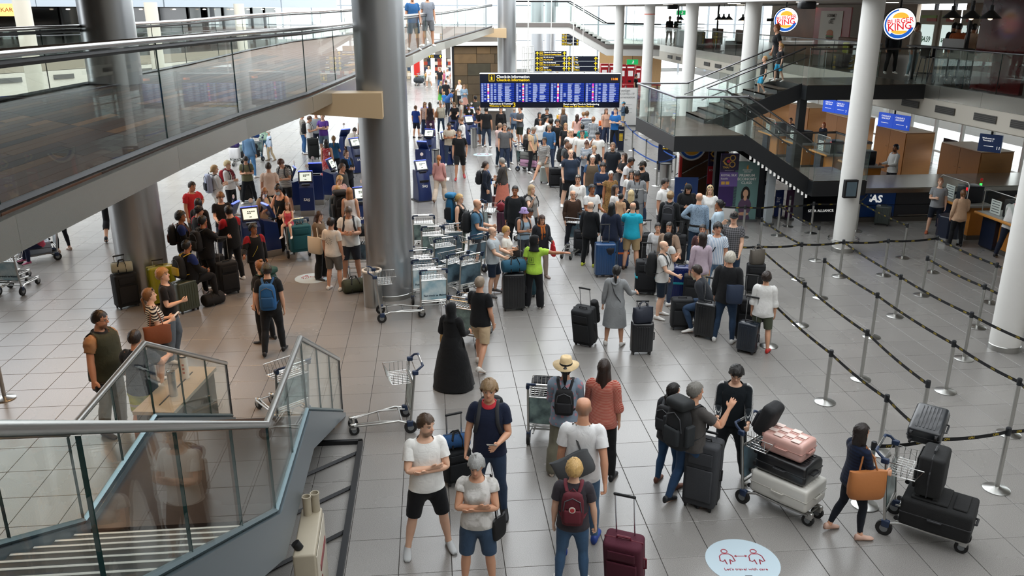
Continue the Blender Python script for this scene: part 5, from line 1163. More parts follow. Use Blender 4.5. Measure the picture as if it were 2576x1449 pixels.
# back wall of the gallery
bw=empty('wall_back',(0,0,0),label='pale back wall of the burger gallery',cat='wall',kind='structure')
wallm=M('wall_warm','#b7a692',.7)
for y0,y1 in((20.5,22.3),(25.2,26.0),(31.5,37.5),(41.5,60)):MB().box((24.2,(y0+y1)/2,5.05),(.2,y1-y0,2.5)).build('wall_panel',wallm,bw)
for y in(16,19,23.3,24.5,27.5,29,38.5,40):MB().box((24.2,y,5.05),(.14,.14,2.5)).build('mullion',black_metal,bw)
mural=empty('burger_mural',(0,0,0),label='large pinkish wall picture of a seeded burger bun behind the first burger sign',cat='picture')
q0,q1=onX(1962,60,19.0),onX(2050,60,19.0)
MB().box((19.0,(q0.y+q1.y)/2,5.0),(.08,q0.y-q1.y,2.3)).build('print_panel',M('mural_bun','#9b6a50',.5,var=.5,vscale=.8),mural)
def wallpanel(name,label,cat,X,px0,px1,col,z0,z1,thick=.06):
    a,b=onX(px0,60,X),onX(px1,60,X); o=empty(name,((X),(a.y+b.y)/2,z0),R(-90),label,cat); W=a.y-b.y
    MB().box((0,0,(z1-z0)/2),(W,thick,z1-z0)).build('panel',col,o); return o,W,z1-z0
po,W,Hh=wallpanel('poster_wall','red wall panel with a white burger grill poster','poster',18.2,2050,2140,M('poster_red','#8f1a17',.4),4.0,6.1)
quadbox('poster',M('poster_paper','#cfc6bb',.5),po,-W*.32,W*.30,.30,1.95,-.04,.02)
text('GOURMET',.2,M('poster_brown','#4a3426',.6),po,TM(0,-.055,1.75),'CENTER',.01); text('Champions',.17,M('poster_dark','#221a15',.6),po,TM(0,-.056,1.60,(1,0,.12)),'CENTER'); text('GRILL',.2,M('poster_brown','#4a3426',.6),po,TM(0,-.055,1.46),'CENTER',.01)
for zc_,w,h,c in((.72,.34,.07,'#8a4a22'),(.80,.38,.05,'#3b1f12'),(.87,.40,.045,'#4c7a2a'),(.92,.36,.05,'#b5482a'),(1.02,.34,.12,'#b0662c')):MB().ball((0,-.06,zc_),(w,.012,h),20,8).build('burger_layer',M('burger_'+c,c,.5),po,60)
rw,W,Hh=wallpanel('red_wall','dark red glossy partition at the right end of the gallery','partition',15.4,2470,2600,M('partition_red','#4a0f10',.15,var=.4,vscale=1.5),3.86,6.25,.1)
# round burger signs
def bk(px,py,fwd,r,label):
    c=Fw(px,py,fwd); o=empty('round_sign',c,-YAW+R(-12),label,'sign'); W_=M('bk_white','#fbfaf4',.4,emit=.95)
    MB().cyl((0,.24,0),(0,.005,0),r*1.04,n=48).build('sign_drum',M('bk_rim','#20242c',.4),o,40); MB().cyl((0,.02,0),(0,-.004,0),r*.985,n=48).build('face',W_,o,40)
    m=MB(); ring(m,r*.83,r*.93,100,262,-.01,.01,30,sx=1); ring(m,r*.70,r*.92,232,345,-.012,.01,26); m.build('blue_swoosh',M('bk_blue','#1d5fc0',.4,emit=.7),o)
    Y_=M('bk_yellow','#f5b23a',.4,emit=.8); m=MB(); poly(m,[(r*(.02+.5*cos(R(a))),r*(.36+.36*sin(R(a))))for a in range(0,181,12)],-.01); m.build('bun_top',Y_,o); m=MB(); poly(m,[(r*(.02+.5*cos(R(a))),r*(-.42+.24*sin(R(a))))for a in range(180,361,12)],-.012); m.build('bun_base',Y_,o)
    Rd=M('bk_red','#d8202c',.4,emit=.7); text('BURGER',r*.44,Rd,o,TM(r*.02,-.018,r*.17,(1,0,.14),(-.14,0,1)),'CENTER',.012); text('KING',r*.62,Rd,o,TM(r*.02,-.018,-r*.20,(1,0,.14),(-.14,0,1)),'CENTER',.014); MB().box((-r*1.2,.12,0),(.3,.08,.1)).build('bracket',black_metal,o); MB().cyl((0,.12,r),(0,.12,6.28-c.z),.03,n=8).build('hanger',black_metal,o); return o
bk(2263,60,25.5,.44,'round glowing burger restaurant sign beside the right kiosks'); bk(1977,50,31.5,.42,'round glowing burger restaurant sign behind the woman on the stairs')
lo=empty('round_sign',onY(1741,367,25.8),0,'round burger sign half hidden under the staircase landing','sign')
MB().cyl((0,.03,0),(0,-.03,0),.46,n=40).build('face',M('bk_white2','#fbfaf4',.4),lo,40); m=MB(); ring(m,.32,.40,190,350,-.04,.01,30); m.build('blue_swoosh',M('bk_blue2','#1d5fc0',.4),lo); m=MB(); poly(m,[(.22*cos(R(a)),-.16+.12*sin(R(a)))for a in range(180,361,12)],-.04); m.build('bun_base',M('bk_yellow2','#f5b23a',.4),lo)
# order kiosks, lamps, seats of the restaurant
for k,(px0,px1,lb)in enumerate(((2318,2366,'tall beige order kiosk with white menu screen nearest the burger sign'),(2372,2408,'tall beige order kiosk behind the customers in dark hair'),(2424,2456,'tall beige order kiosk under the middle pendant lamp'),(2468,2492,'tall beige order kiosk half hidden by the red partition'))):
    o,W,Hh=wallpanel('order_kiosk',lb,'kiosk',17.6,px0,px1,M('kiosk_beige','#8f7d68',.5),3.86,6.0,.18); quadbox('menu_screen',M('menu_screen','#cfe0dc',.3,emit=.6),o,-W*.33,W*.33,.75,1.65,-.1,.02)
    text('$4.59',W*.22,M('menu_green','#2c7a45',.4),o,TM(0,-.115,1.15),'CENTER',.02); quadbox('green_band',M('menu_band_green','#7a8f2c',.5),o,-W*.4,W*.4,1.86,1.96,-.1,.02); quadbox('red_band',M('menu_band_red','#a8321f',.5),o,-W*.1,W*.4,1.76,1.86,-.1,.02); quadbox('card_reader',blackp,o,-W*.05,W*.12,.5,.66,-.11,.04)
LAMPS=[(2395,46,19.5),(2443,47,18.8),(2491,47,18.0),(1711,50,46),(1737,50,45),(1808,50,41),(1820,50,40.4),(1833,50,39.8),(1868,52,38),(1882,52,37.4),(1893,52,36.8)]
for k,(px,py,f)in enumerate(LAMPS):
    p=Fw(px,py,f); o=empty('pendant_lamp',p,0,'black pendant lamp over the gallery, number %d counted from the picture\'s right'%(k+1)if False else('black pendant lamp %s'%['beside the second burger sign','in front of the middle order kiosk','next to the red partition','left of the far gallery column with a lit bulb','just left of the second white column','first of three in the far row','middle one of three in the far row','last of three in the far row','first of three beside the third white column','middle one beside the third white column','closest to the third white column'][k]),'lamp','black pendant lamps of the restaurant')
    MB().lathe([(.21,0),(.20,.02),(.09,.12),(.045,.16),(.04,.26),(.01,.27)],20).build('shade',black_metal,o,40); MB().cyl((0,0,.26),(0,0,6.27-p.z),.008,n=6).build('cord',black_metal,o)
    MB().ball((0,0,.02),.05,10,6).build('bulb',M('bulb_warm','#ffe2b0',.4,emit=6),o,60)
# glazing under the galleries and the far glass front
win=empty('window_1',(0,0,0),label='row of tall bright windows behind the check-in desks',cat='window',kind='structure')
for k in range(26):
    y=13+1.8*k; MB().box((20.6,y,1.45),(.12,.1,2.9)).build('mullion',whitep,win); pane(win,V((20.6,y,.05)),V((20.6,y+1.8,.05)),2.8,name='pane',mat=glassmat('window_glass',(.96,.98,.97),.04))
MB().box((20.6,36,.5),(.1,47,.06)).build('transom',whitep,win)
fac=empty('window_2',(0,0,0),label='tall glass front at the far end of the hall',cat='window',kind='structure'); FY=86.0
for k in range(31):
    x=-42+2.8*k; MB().box((x,FY,6),(.14,.25,12)).build('mullion',M('mullion_grey','#8d949a',.5),fac)
    pane(fac,V((x,FY,.1)),V((x+2.8,FY,.1)),11.8,name='pane',mat=glassmat('window_glass'))
for z in(1.2,3.1,4.6,6.4):MB().box((0,FY,z),(84,.2,.1)).build('transom',M('mullion_grey'),fac)
# ---- gallery on the far left side with dark shop fronts
LG=[V((-30,23,GZ)),V((-23.5,31,GZ)),V((-17.2,39.8,GZ)),V((-13.6,45.5,GZ)),V((-9.5,55,GZ)),V((-7.5,68,GZ))]
lg=empty('gallery',(0,0,0),label='distant upper gallery with dark shop fronts behind the bridge',cat='gallery',kind='structure')
for a,b in zip(LG[:-1],LG[1:]):
    d=(b-a).normalized(); n=V((-d.y,d.x,0))
    MB().slab([a,b,b+n*7,a+n*7],.5).build('floor_slab',M('gallery_floor'),lg)
    for p,q in split([a,b],2.6):
        MB().hexa([tuple(k+V((0,0,-.42))-n*.03)for k in(p,q)]+[tuple(k+V((0,0,-.42))+n*.02)for k in(q,p)],[tuple(k+V((0,0,0))-n*.03)for k in(p,q)]+[tuple(k+n*.02)for k in(q,p)]).build('fascia_panel',M('fascia_taupe','#a19684',.4),lg)
        MB().hexa([tuple(k+V((0,0,-1.35))-n*.02)for k in(p,q)]+[tuple(k+V((0,0,-1.35))+n*.1)for k in(q,p)],[tuple(k+V((0,0,-.44))-n*.02)for k in(p,q)]+[tuple(k+V((0,0,-.44))+n*.1)for k in(q,p)]).build('fascia_board',fascw,lg)
        c=(p+q)/2; v=MB().box((0,0,0),(1.0,.04,.2)).build('vent',gridd,lg); v.matrix_world=LM(c-n*.05+V((0,0,-.72)),atan2(d.y,d.x))
# dark shop front bay
        w=MB().box((0,0,1.15),((q-p).length-.12,.05,2.3)).build('shop_pane',M('shop_dark_glass','#15191c',.06,spec=.8),lg); w.matrix_world=LM(c+n*4.2,atan2(d.y,d.x))
        w=MB().box((0,0,1.15),(.12,.12,2.3)).build('shop_mullion',blackp,lg); w.matrix_world=LM(p+n*4.15,atan2(d.y,d.x))
        w=MB().box((0,0,1.6),(.08,.08,3.3)).build('window_post',whitep,lg); w.matrix_world=LM(V((p.x,p.y,-.9))+n*3.5+V((0,0,.5)),atan2(d.y,d.x))
        w=MB().ball((0,0,2.18),(.10,.10,.03),10,5).build('ceiling_spot',M('lamp_warm'),lg); w.matrix_world=LM(c+n*2.0,0)
    MB().hexa([tuple(k+V((0,0,2.28))-n*.6)for k in(a,b)]+[tuple(k+V((0,0,2.28))+n*.0)for k in(b,a)],[tuple(k+V((0,0,5.0))-n*.6)for k in(a,b)]+[tuple(k+V((0,0,5.0))+n*0)for k in(b,a)]).build('ceiling_band',M('band_bluegrey','#aab4bd',.6),lg)
    MB().slab([a+V((0,0,2.4)),b+V((0,0,2.4)),b+n*7+V((0,0,2.4)),a+n*7+V((0,0,2.4))],.06).build('ceiling_panel',M('ceiling_dark','#6d6a66',.7),lg)
balustrade(lg,LG,1.05,2.2,.03,dksteel)
for(px,f,lb)in((58,29,'cream round column with red band at the far left behind the bridge'),(381,37,'cream round column behind the steel column of the bridge'),(602,46,'slim white column seen through the middle of the bridge glass')):
    p=FZ(px,f,5.9); column((p.x,p.y),.265,6.3,M('column_cream','#d9d2c2',.6),lb)
sg=Fw(18,25,31); o=empty('shop_sign',sg,-YAW+R(20),'glowing orange shop sign with VIKAR lettering at top left','sign'); MB().box((-.3,.05,0),(1.5,.1,.42)).build('light_box',M('sign_orange','#ffb066',.4,emit=.9),o); text('VIKAR',.2,M('sign_brown','#7a3d12',.5),o,TM(-.1,-.01,0),'CENTER')
o=empty('blue_banner',U(60,262,1.4),-YAW+R(25),'blue advertising banner under the far left gallery','banner'); MB().box((0,0,.5),(2.2,.06,1.0)).build('banner_sheet',M('banner_blue','#2a3f8f',.5),o)
# ---- far walkway with stairs behind the board
fwk=empty('far_walkway',(0,0,0),label='far white walkway with stairs stepping down toward the ticket hall',cat='walkway',kind='structure'); D=52.0
FP=[Fw(1296,57.5,D),Fw(1433,58,D),Fw(1527,113,D),Fw(1660,115,D)]; hd=HEAD*2.6
for a,b in zip(FP[:-1],FP[1:]):
    dz=V((0,0,.22)); MB().hexa([a-dz,b-dz,b-dz+hd,a-dz+hd],[a,b,b+hd,a+hd]).build('edge_band',M('walk_edge','#8b8480',.4,.5),fwk)
    q=V((0,0,.62)); MB().hexa([a-q+HEAD*.05,b-q+HEAD*.05,b-q+hd,a-q+hd],[a-dz+HEAD*.05,b-dz+HEAD*.05,b-dz+hd,a-dz+hd]).build('soffit',whitep,fwk)
for off in(V((0,0,0)),hd):balustrade(fwk,[p+off for p in FP],1.2,2.0,.03,black_metal)
for k in range(9):
    a=FP[1].lerp(FP[2],(k+.5)/9); MB().hexa([a,a+SIDE*.32,a+SIDE*.32+hd,a+hd],[a+V((0,0,.12)),a+SIDE*.32+V((0,0,.12)),a+SIDE*.32+hd+V((0,0,.12)),a+hd+V((0,0,.12))]).build('step',whitep,fwk)
for px,f,lb in((1350,64,'pale steel column behind the hotel sign, first of two'),(1384,70,'pale steel column behind the hotel sign, second of two')):
    p=FZ(px,f,5); column((p.x,p.y),.45,13,M('column_pale','#c9ccd0',.4,.5),lb)
# ---- stone clad block behind the board
sb=empty('stone_block',(0,0,0),label='brown stone clad wall block left of the check-in board',cat='wall',kind='structure'); SX0,SX1,SYY,SZ=1.55,5.6,56.8,3.75
MB().box(((SX0+SX1)/2,SYY+.9,SZ/2),(SX1-SX0,1.7,SZ)).build('core',M('stone_joint','#2b241c',.9),sb); MB().box(((SX0+SX1)/2+.1,SYY+.8,SZ+.12),(SX1-SX0+.5,2.2,.16)).build('cap',whitep,sb); MB().box((SX0-.06,SYY,SZ/2),(.12,.2,SZ)).build('edge_post',blackp,sb)
stones=[M('sandstone_%d'%k,c,.8,bump=.3,bscale=6,var=.35,vscale=2.2)for k,c in enumerate(('#5c4a33','#4c3f2d','#6b5437','#3f3a2c'))]
z=.0
for r_,hgt in enumerate((.62,.70,.55,.78,.60,.46)):
    x=SX0
    while x<SX1-.05:
        w=min(SX1-x,random.choice((.9,1.2,1.5))); MB().rbox((x+w/2,SYY+.03-random.random()*.03,z+hgt/2),(w-.02,.12,hgt-.02),.008,.008).build('stone',random.choice(stones),sb); x+=w
    z+=hgt
lat=empty('lattice_screen',(0,0,0),label='white lattice screen beside the stone block',cat='screen');
for k in range(6):MB().box((6.1+.19*k,57.2+.3*k,1.8),(.05,.05,3.6)).build('upright',whitep,lat)
for k in range(9):MB().tube([(6.1,57.2,.3+.42*k),(7.05,58.7,.3+.42*k)],.03,4).build('crossbar',whitep,lat)
# ---- far shops
shop=empty('shop_front',(0,0,0),label='bright far shops with white pillars and shelves of goods',cat='shop',kind='structure')
for k,px in enumerate((1040,1062,1090,1118,1140)):
    p=FZ(px,74,0); MB().box((p.x,p.y,2),(.35,.35,4)).build('pillar',whitep,shop)
p=FZ(1090,80,0); MB().box((p.x,p.y+2,2.2),(16,.2,4.4)).build('back_panel',M('shop_wall','#cfc8bf',.6),shop); MB().box((p.x,p.y-1,4.3),(16,6,.3)).build('soffit',whitep,shop)
for k in range(14):
    p=FZ(1036+8.5*k,78.5,.9); c=random.choice(('#3a3330','#7b6a55','#c9b79a','#2a2f36','#8a3a30','#d8d2c8')); MB().rbox((p.x,p.y,.9),(.9,.5,1.8),.04,.05).build('goods_shelf',hexmat(c,.6),shop)
    for q in range(3):MB().box((p.x,p.y-.27,.4+.5*q),(.8,.06,.3)).build('goods',hexmat(random.choice(('#b8472f','#e6dccb','#30445c','#d2a24c','#6c8a5a')),.6),shop)
p=FZ(1050,73.5,0); MB().box((p.x,p.y,2.0),(.5,.06,2.6)).build('red_banner',M('signal_red','#c4261f',.4),shop)
# ---- red ticket machines
tk=empty('ticket_hall',(0,0,0),label='wood lined ticket corner behind the far walkway',cat='wall',kind='structure')
for px0,px1,f in((1506,1560,76),(1555,1660,70)):
    a,b=FZ(px0,f,0),FZ(px1,f,0); c=(a+b)/2; MB().box((c.x,c.y,1.5),((b-a).length,.2,3.0),rz=-YAW).build('wood_panel',M('pale_wood','#d3ae7c',.5,var=.12,vscale=3,stretch=(14,14,1)),tk)
redm=M('ticket_red','#c01f2b',.4)
for k,(px,py,f,w)in enumerate(((1518,205,66,.6),(1540,206,66,.6),(1562,206,65,.6),(1583,205,65,.6),(1602,205,63,.36),(1616,206,62,.36),(1630,207,61,.36))):
    p=FZ(px,f,0); o=empty('ticket_machine',p,-YAW,'red ticket machine, %s in the far row'%['first from the left','second from the left','third from the left','fourth','third from the right','second from the right','last on the right'][k],'machine','red ticket machines'); MB().rbox((0,0,1.05),(w,.5,2.1),.03,.04).build('casing',redm,o); quadbox('screen',M('ticket_screen','#e6e4e2',.4,emit=.3),o,-w*.3,w*.3,1.25,1.65,-.26,.02); quadbox('header',wht,o,-w*.42,w*.42,1.85,1.95,-.26,.02); quadbox('slot',blackp,o,-w*.25,w*.1,.8,.95,-.26,.02)
tab=empty('red_counter',FZ(1612,60,0),-YAW,'red topped long counter in front of the ticket machines','counter'); MB().box((0,0,1.02),(2.6,.7,.06)).build('top',redm,tab); [MB().box((x,0,.5),(.08,.5,1.0)).build('leg',chrome,tab)for x in(-1.1,1.1)]
# ---- upright panels and banners
def panel(name,label,cat,px0,px1,pyt,pyb,mat,th=.05,rot=0,base=None):
    g=U((px0+px1)/2,pyb,0); fwd=g.x*SY+g.y*CY; zt=Fw(px0,pyt,fwd).z; w=(px1-px0)*(fwd*CP+(EYE-zt/2)*SP)/FPX
    o=empty(name,g,-YAW+R(rot),label,cat); MB().box((0,0,zt/2+.03),(w,th,zt-.06)).build('sheet',mat,o); MB().box((0,.02,.03),(w*1.05,.3,.06)).build('stand',base or hexmat('#6d6f70',.4,metal=.7),o); return o,w,zt
gold=M('logo_gold','#e3b04a',.4); magenta=M('logo_magenta','#c4174f',.4); pw=M('print_white','#f4f3f0',.5)
def thai(o,w,z):
    m=MB(); ring(m,w*.19,w*.235,70,290,-.032,.01,20,(-w*.12,z)); poly(m,[(-w*.42,z),(-w*.16,z+w*.20),(-w*.16,z+w*.15),(-w*.34,z),(-w*.16,z-w*.15),(-w*.16,z-w*.20)],-.032)
    for s in(1,-1):ring(m,w*.12,w*.17,0,360,-.032,.01,24,(w*.14,z+s*w*.18))
    m.build('orchid_logo',gold,o); m=MB(); m.ball((-w*.08,-.036,z),(w*.10,.008,w*.09),14,6); m.build('orchid_heart',magenta,o)
o,w,h=panel('roll_up_banner','purple Thai airline banner reading Royal Silk','banner',1801,1846,386,556,M('banner_purple','#3a2160',.5)); quadbox('dark_field',M('banner_violet_dark','#21123a',.5),o,-w/2,w/2,h*.76,h-.03,-.028,.01); quadbox('light_field',M('banner_lilac','#6f5a9e',.5),o,-w/2,w/2,h*.52,h*.73,-.028,.01); thai(o,w,h*.89)
text('THAI',w*.16,gold,o,TM(-w*.2,-.036,h*.80),'CENTER',.02); text('STAR ALLIANCE',w*.07,pw,o,TM(0,-.036,h*.755),'CENTER'); text('ROYAL SILK',w*.165,pw,o,TM(-w*.44,-.036,h*.685),bold=.02); text('ชั้นธุรกิจ',w*.12,pw,o,TM(-w*.44,-.036,h*.635),bold=.01)
quadbox('small_picture',gold,o,-w*.4,-w*.2,h*.55,h*.595,-.034,.006); quadbox('small_picture',gold,o,-w*.15,w*.05,h*.55,h*.595,-.034,.006); quadbox('white_foot',pw,o,-w/2,w/2,.06,h*.22,-.03,.012)
o,w,h=panel('roll_up_banner','dark Thai airline banner with red field behind the purple one','banner',1790,1831,375,552,M('banner_violet_dark','#21123a',.5)); o.location+=HEAD*1.0; quadbox('red_field',M('banner_red','#b3182c',.5),o,-w/2,w/2,h*.42,h*.68,-.028,.01); thai(o,w,h*.86); text('THAI',w*.16,gold,o,TM(-w*.2,-.036,h*.76),'CENTER',.02); text('ECONOMY',w*.16,pw,o,TM(-w*.42,-.036,h*.62))
def lady(o,w,z):
    for c,e,mt in(((0,-.031,z+.02),(.135,.004,.25),'#17120f'),((0,-.036,z+.06),(.078,.004,.115),'#d8a888'),((0,-.034,z-.34),(.20,.004,.26),'#5d4560'),((-.03,-.038,z-.56),(.17,.003,.05),'#c99a7c'),((0,-.034,z-.80),(.19,.004,.32),'#54405a'),((.0,-.037,z-.09),(.05,.003,.07),'#d8a888')):MB().ball(c,e,18,8).build('printed_figure',M('print_'+mt,mt,.6),o,60)
def bird(o,x,z,s):
    m=MB(); poly(m,[(x-s*.4,z-s),(x-s*.5,z+s*.2),(x,z+s),(x+s*.35,z+s*.5),(x+s*.15,z+s*.1),(x+s*.5,z-s*.5),(x+s*.1,z-s)],-.032); m.build('bird_logo',M('bird_amber','#e39a3c',.4),o)
o,w,h=panel('roll_up_banner','green Singapore airline banner reading Premium Economy Class','banner',1838,1899,406,556,M('banner_sage','#6a8f8c',.5)); bird(o,0,h*.91,w*.09); text('SINGAPORE\nAIRLINES',w*.075,pw,o,TM(0,-.032,h*.845),'CENTER',.01)
text('PREMIUM\nECONOMY\nCLASS',w*.155,pw,o,TM(0,-.032,h*.71),'CENTER',.012); lady(o,w,h*.44)
o,w,h=panel('notice_board','blue Singapore airline board reading Business beside the hooded person','sign',1691,1749,446,560,M('board_blue','#14356b',.45)); bird(o,0,h*.84,w*.11); text('SINGAPORE\nAIRLINES',w*.085,pw,o,TM(0,-.032,h*.70),'CENTER',.01); text('Business',w*.18,pw,o,TM(-w*.3,-.032,h*.47))
o,w,h=panel('notice_board','slim blue queue notice beyond the green banner','sign',1945,1966,478,548,M('board_blue2','#172a5e',.5),rot=12); text('Please\nwait\nhere',w*.22,pw,o,TM(-w*.36,-.03,h*.66),bold=.01)
o,w,h=panel('notice_board','slim purple queue notice beyond the blue one','sign',1973,1992,478,552,M('board_plum','#3a1a3c',.5),rot=12)
o,w,h=panel('curved_screen','curved grey and blue wing panel under the staircase','panel',1917,1941,411,566,M('wing_grey','#a9b1b6',.4),.10,30)
o,w,h=panel('cage_rack','dark blue rack with notices under the staircase','rack',1898,1922,405,548,M('rack_dark','#101a2a',.5),.5,20); [quadbox('notice',pw,o,-w*.3,w*.3,h*q,h*(q+.16),-.262,.01)for q in(.45,.68)]
o,w,h=panel('covid_notice','white upright notice about COVID-19 documentation','sign',1537,1601,221,317,M('notice_white','#e4e4e2',.5)); text("Ha' venligst\ndin COVID-19\ndokumentation\nklar",w*.125,M('notice_grey','#6a6d70',.6),o,TM(-w*.38,-.03,h*.80)); [quadbox('small_print',M('notice_line','#9a9c9e',.6),o,-w*.38,w*(.30-.1*(k%3)),h*(.56-.035*k),h*(.567-.035*k),-.03,.004)for k in range(8)]
o,w,h=panel('queue_sign','dark blue arrow sign above the blue belts','sign',1653,1690,364,432,navy,.04,-22); text('Skranke 12a',w*.12,wht,o,TM(-w*.2,-.03,h*.93)); text('Lot 12a',w*.12,yel,o,TM(-w*.2,-.03,h*.86))
for(a,b,c,d,m_,lb,tx)in((1535,1551,280,372,M('totem_blue','#1d3f7d',.5),'narrow blue SAS queue totem beside the teal shirted attendant','SAS'),(1553,1568,318,382,navy,'narrow dark queue totem with yellow print in front of the blue one','Check-in')):
    o,w,h=panel('queue_totem',lb,'sign',a,b,c,d,m_); text(tx,w*.22,wht,o,TM(0,-.03,h*.86),'CENTER'); [quadbox('print_line',yel if 'yellow' in lb else wht,o,-w*.3,w*.3,h*(.7-.05*k),h*(.715-.05*k),-.03,.004)for k in range(6)]
# ---- airline counter with the baggage belt across its top
ct=empty('baggage_counter',(0,0,0),label='long airline counter with steel baggage belt top and blue SAS panel',cat='counter')
CX0,CX1,CYF,CYB=12.25,21.0,23.15,25.1; MB().box(((CX0+CX1)/2,(CYF+CYB)/2+.02,.47),(CX1-CX0,CYB-CYF-.06,.86)).build('carcass',darkp,ct)
for k in range(6):x=CX0+1.46*k; MB().box((x+.73,(CYF+CYB)/2,1.0),(1.455,CYB-CYF,.03)).build('top_plate',fasc_steel,ct)
MB().box(((CX0+CX1)/2,CYF-.02,.93),(CX1-CX0,.05,.12)).build('edge_strip',steel,ct); MB().box(((CX0+CX1)/2,CYF,.07),(CX1-CX0,.08,.14)).build('kick_plate',hexmat('#5f5a54',.5,metal=.5),ct)
xs=[CX0,13.62,15.05,16.5,18.0,19.5,21]
for k in range(6):
    for z0,z1 in((.15,.5),(.51,.87)):MB().box(((xs[k]+xs[k+1])/2,CYF-.005,(z0+z1)/2),(xs[k+1]-xs[k]-.012,.03,z1-z0-.008)).build('front_panel',M('sas_blue','#123a74',.4)if k==0 else M('panel_anthracite','#2b2c30',.5),ct)
MB().tube([(13.7,CYF-.09,.2),(15.4,CYF-.09,.2)],.02,8).build('bumper_rail',chrome,ct,50); text('SAS',.30,wht,ct,TM(12.95,CYF-.03,.70,RX,(.18,0,1)),'CENTER',.03)
st=empty('airline_display',(0,0,0),label='slanted dark airline alliance display behind the white column',cat='display'); MB().hexa([(10.9,23.3,0),(12.2,23.3,0),(12.2,24.4,0),(10.9,24.4,0)],[(11.05,23.75,.9),(12.2,23.75,.9),(12.2,24.4,.9),(11.05,24.4,.9)]).build('body',M('display_dark','#10151f',.3),st); text('STAR ALLIANCE',.11,wht,st,TM(11.1,23.42,.3,RX,(0,.45,.9)),bold=.01)
# desks
def desk(x,y,label,rot=0):
    o=empty('check_in_desk',(x,y,0),R(-90)+R(rot),label,'desk'); MB().box((0,.3,.06),(1.4,.6,.12)).build('plinth',hexmat('#5f5a54',.5),o); MB().box((0,.3,.5),(1.36,.55,.78)).build('front',M('desk_oak','#b5742c',.45,var=.15,vscale=5),o); MB().box((-.35,-.03,.45),(.55,.12,.78)).build('dark_panel',M('desk_navy','#111a2e',.4),o)
    t=MB().box((0,.2,.93),(1.5,.9,.05)).build('worktop',hexmat('#8d8b87',.3),o); MB().rbox((0,-.26,.93),(1.5,.06,.07),.02,.02).build('wood_edge',M('desk_edge','#c98a3e',.35),t,50)
    m=MB().rbox((.18,.25,1.19),(.46,.5,.46),.02,.02).build('monitor_housing',M('desk_dark','#0f1420',.4),o,50); quadbox('notice_sheet',pw,o,-.46,-.06,.98,1.34,-.05,.01); k=MB()
    for r_ in range(5):k.box((-.26,-.058,1.30-.065*r_),(.30,.002,.02))
    k.build('notice_print',M('notice_ink','#6b6d72',.6),o); MB().tube([(-.7,-.1,.95),(-.7,-.1,1.5),(-.62,-.1,1.56),(.55,-.1,1.56),(.6,-.1,1.5),(.6,-.1,.95)],.012,8).build('shield_frame',steel,o,50); pane(o,V((-.68,-.1,.98)),V((.58,-.1,.98)),.56,.008); MB().box((.42,-.01,1.36),(.10,.02,.08)).build('status_light',M('led_red','#d0202a',.4,emit=.8),o); return o
for k,(x,y,lb)in enumerate(((14.5,21.6,'check-in desk beside the woman in the beige blazer'),(14.5,19.6,'check-in desk the navy vested attendant leans on'),(14.6,27.6,'check-in desk of the agent in white shirt and vest'),(14.6,30.0,'check-in desk seen through the lower staircase glass, first'),(14.6,32.6,'check-in desk seen through the lower staircase glass, second'),(14.6,35.2,'check-in desk farthest along under the gallery'))):desk(x,y,lb)
dk_=empty('scale_pedestal',(13.9,20.75,0),R(-90),'dark navy pedestal with steel foot between the two nearest desks','pedestal'); MB().lathe([(.36,.0),(.36,.16)],8).build('steel_foot',steel,dk_); MB().lathe([(.345,.16),(.345,.72),(.33,.74)],8).build('drum',M('desk_navy'),dk_)
tl=empty('signal_tower',(16.2,23.1,1.02),0,'small red, amber and green signal light on the counter','light')
for k,(c,e)in enumerate((('#2fd34a',2.0),('#7a5a10',.1),('#8a1512',.3))):MB().lathe([(.035,.02+.075*k),(.035,.085+.075*k)],14).build('lens',M('signal_%d'%k,c,.4,emit=e),tl,40)
oak=M('oak_cabinet','#9a6432',.45,var=.2,vscale=4,stretch=(18,18,1)); oaktop=M('cabinet_top','#d9bfa0',.5)
for k,(y0,lb)in enumerate(((25.25,'tall oak cabinet by the eleven screen'),(29.7,'tall oak cabinet behind the agent in the vest'),(34.1,'tall oak cabinet partly hidden by the white column'),(38.1,'tall oak cabinet farthest toward the staircase'),(42.6,'oak cabinet just visible between the stairs'))):
    o=empty('oak_cabinet',(18.1,y0+1.1,0),0,lb,'cabinet'); o.scale=(1.1,1.1,.80); MB().box((0,0,1.03),(1.0,2.0,2.06)).build('body',oak,o); MB().box((0,0,2.075),(1.02,2.02,.03)).build('top',oaktop,o)
    for s in(-1,1):d_=MB().box((-.51,s*.5,1.05),(.02,.985,1.98)).build('door',oak,o); MB().box((-.53,s*.12,1.25),(.02,.10,.015)).build('handle',chrome,d_)
    MB().box((0,-1.01,1.03),(.98,.015,2.0)).build('side_panel',M('oak_light','#c28c55',.45,var=.15,vscale=4,stretch=(1,18,18)),o)
    sp=empty('airline_wall_sign',(18.9,y0-1.15,.95),R(-90),'SAS wall sign right of the '+lb.replace('tall ',''),'sign'); quadbox('sign_plate',navy,sp,-.95,-.1,.05,.55); text('SAS',.26,wht,sp,TM(-.55,-.012,.3,RX,(.18,0,1)),'CENTER',.03)
    for a in range(3):
        for b in range(5):quadbox('grid_cell',hexmat('#7c7b78',.5),sp,-.06+a*.34,.26+a*.34,.05+.1*b,.14+.1*b)
    quadbox('light_strip',M('light_strip','#f6f4f8',.4,emit=1.2),sp,-.95,.95,-.38,-.06)
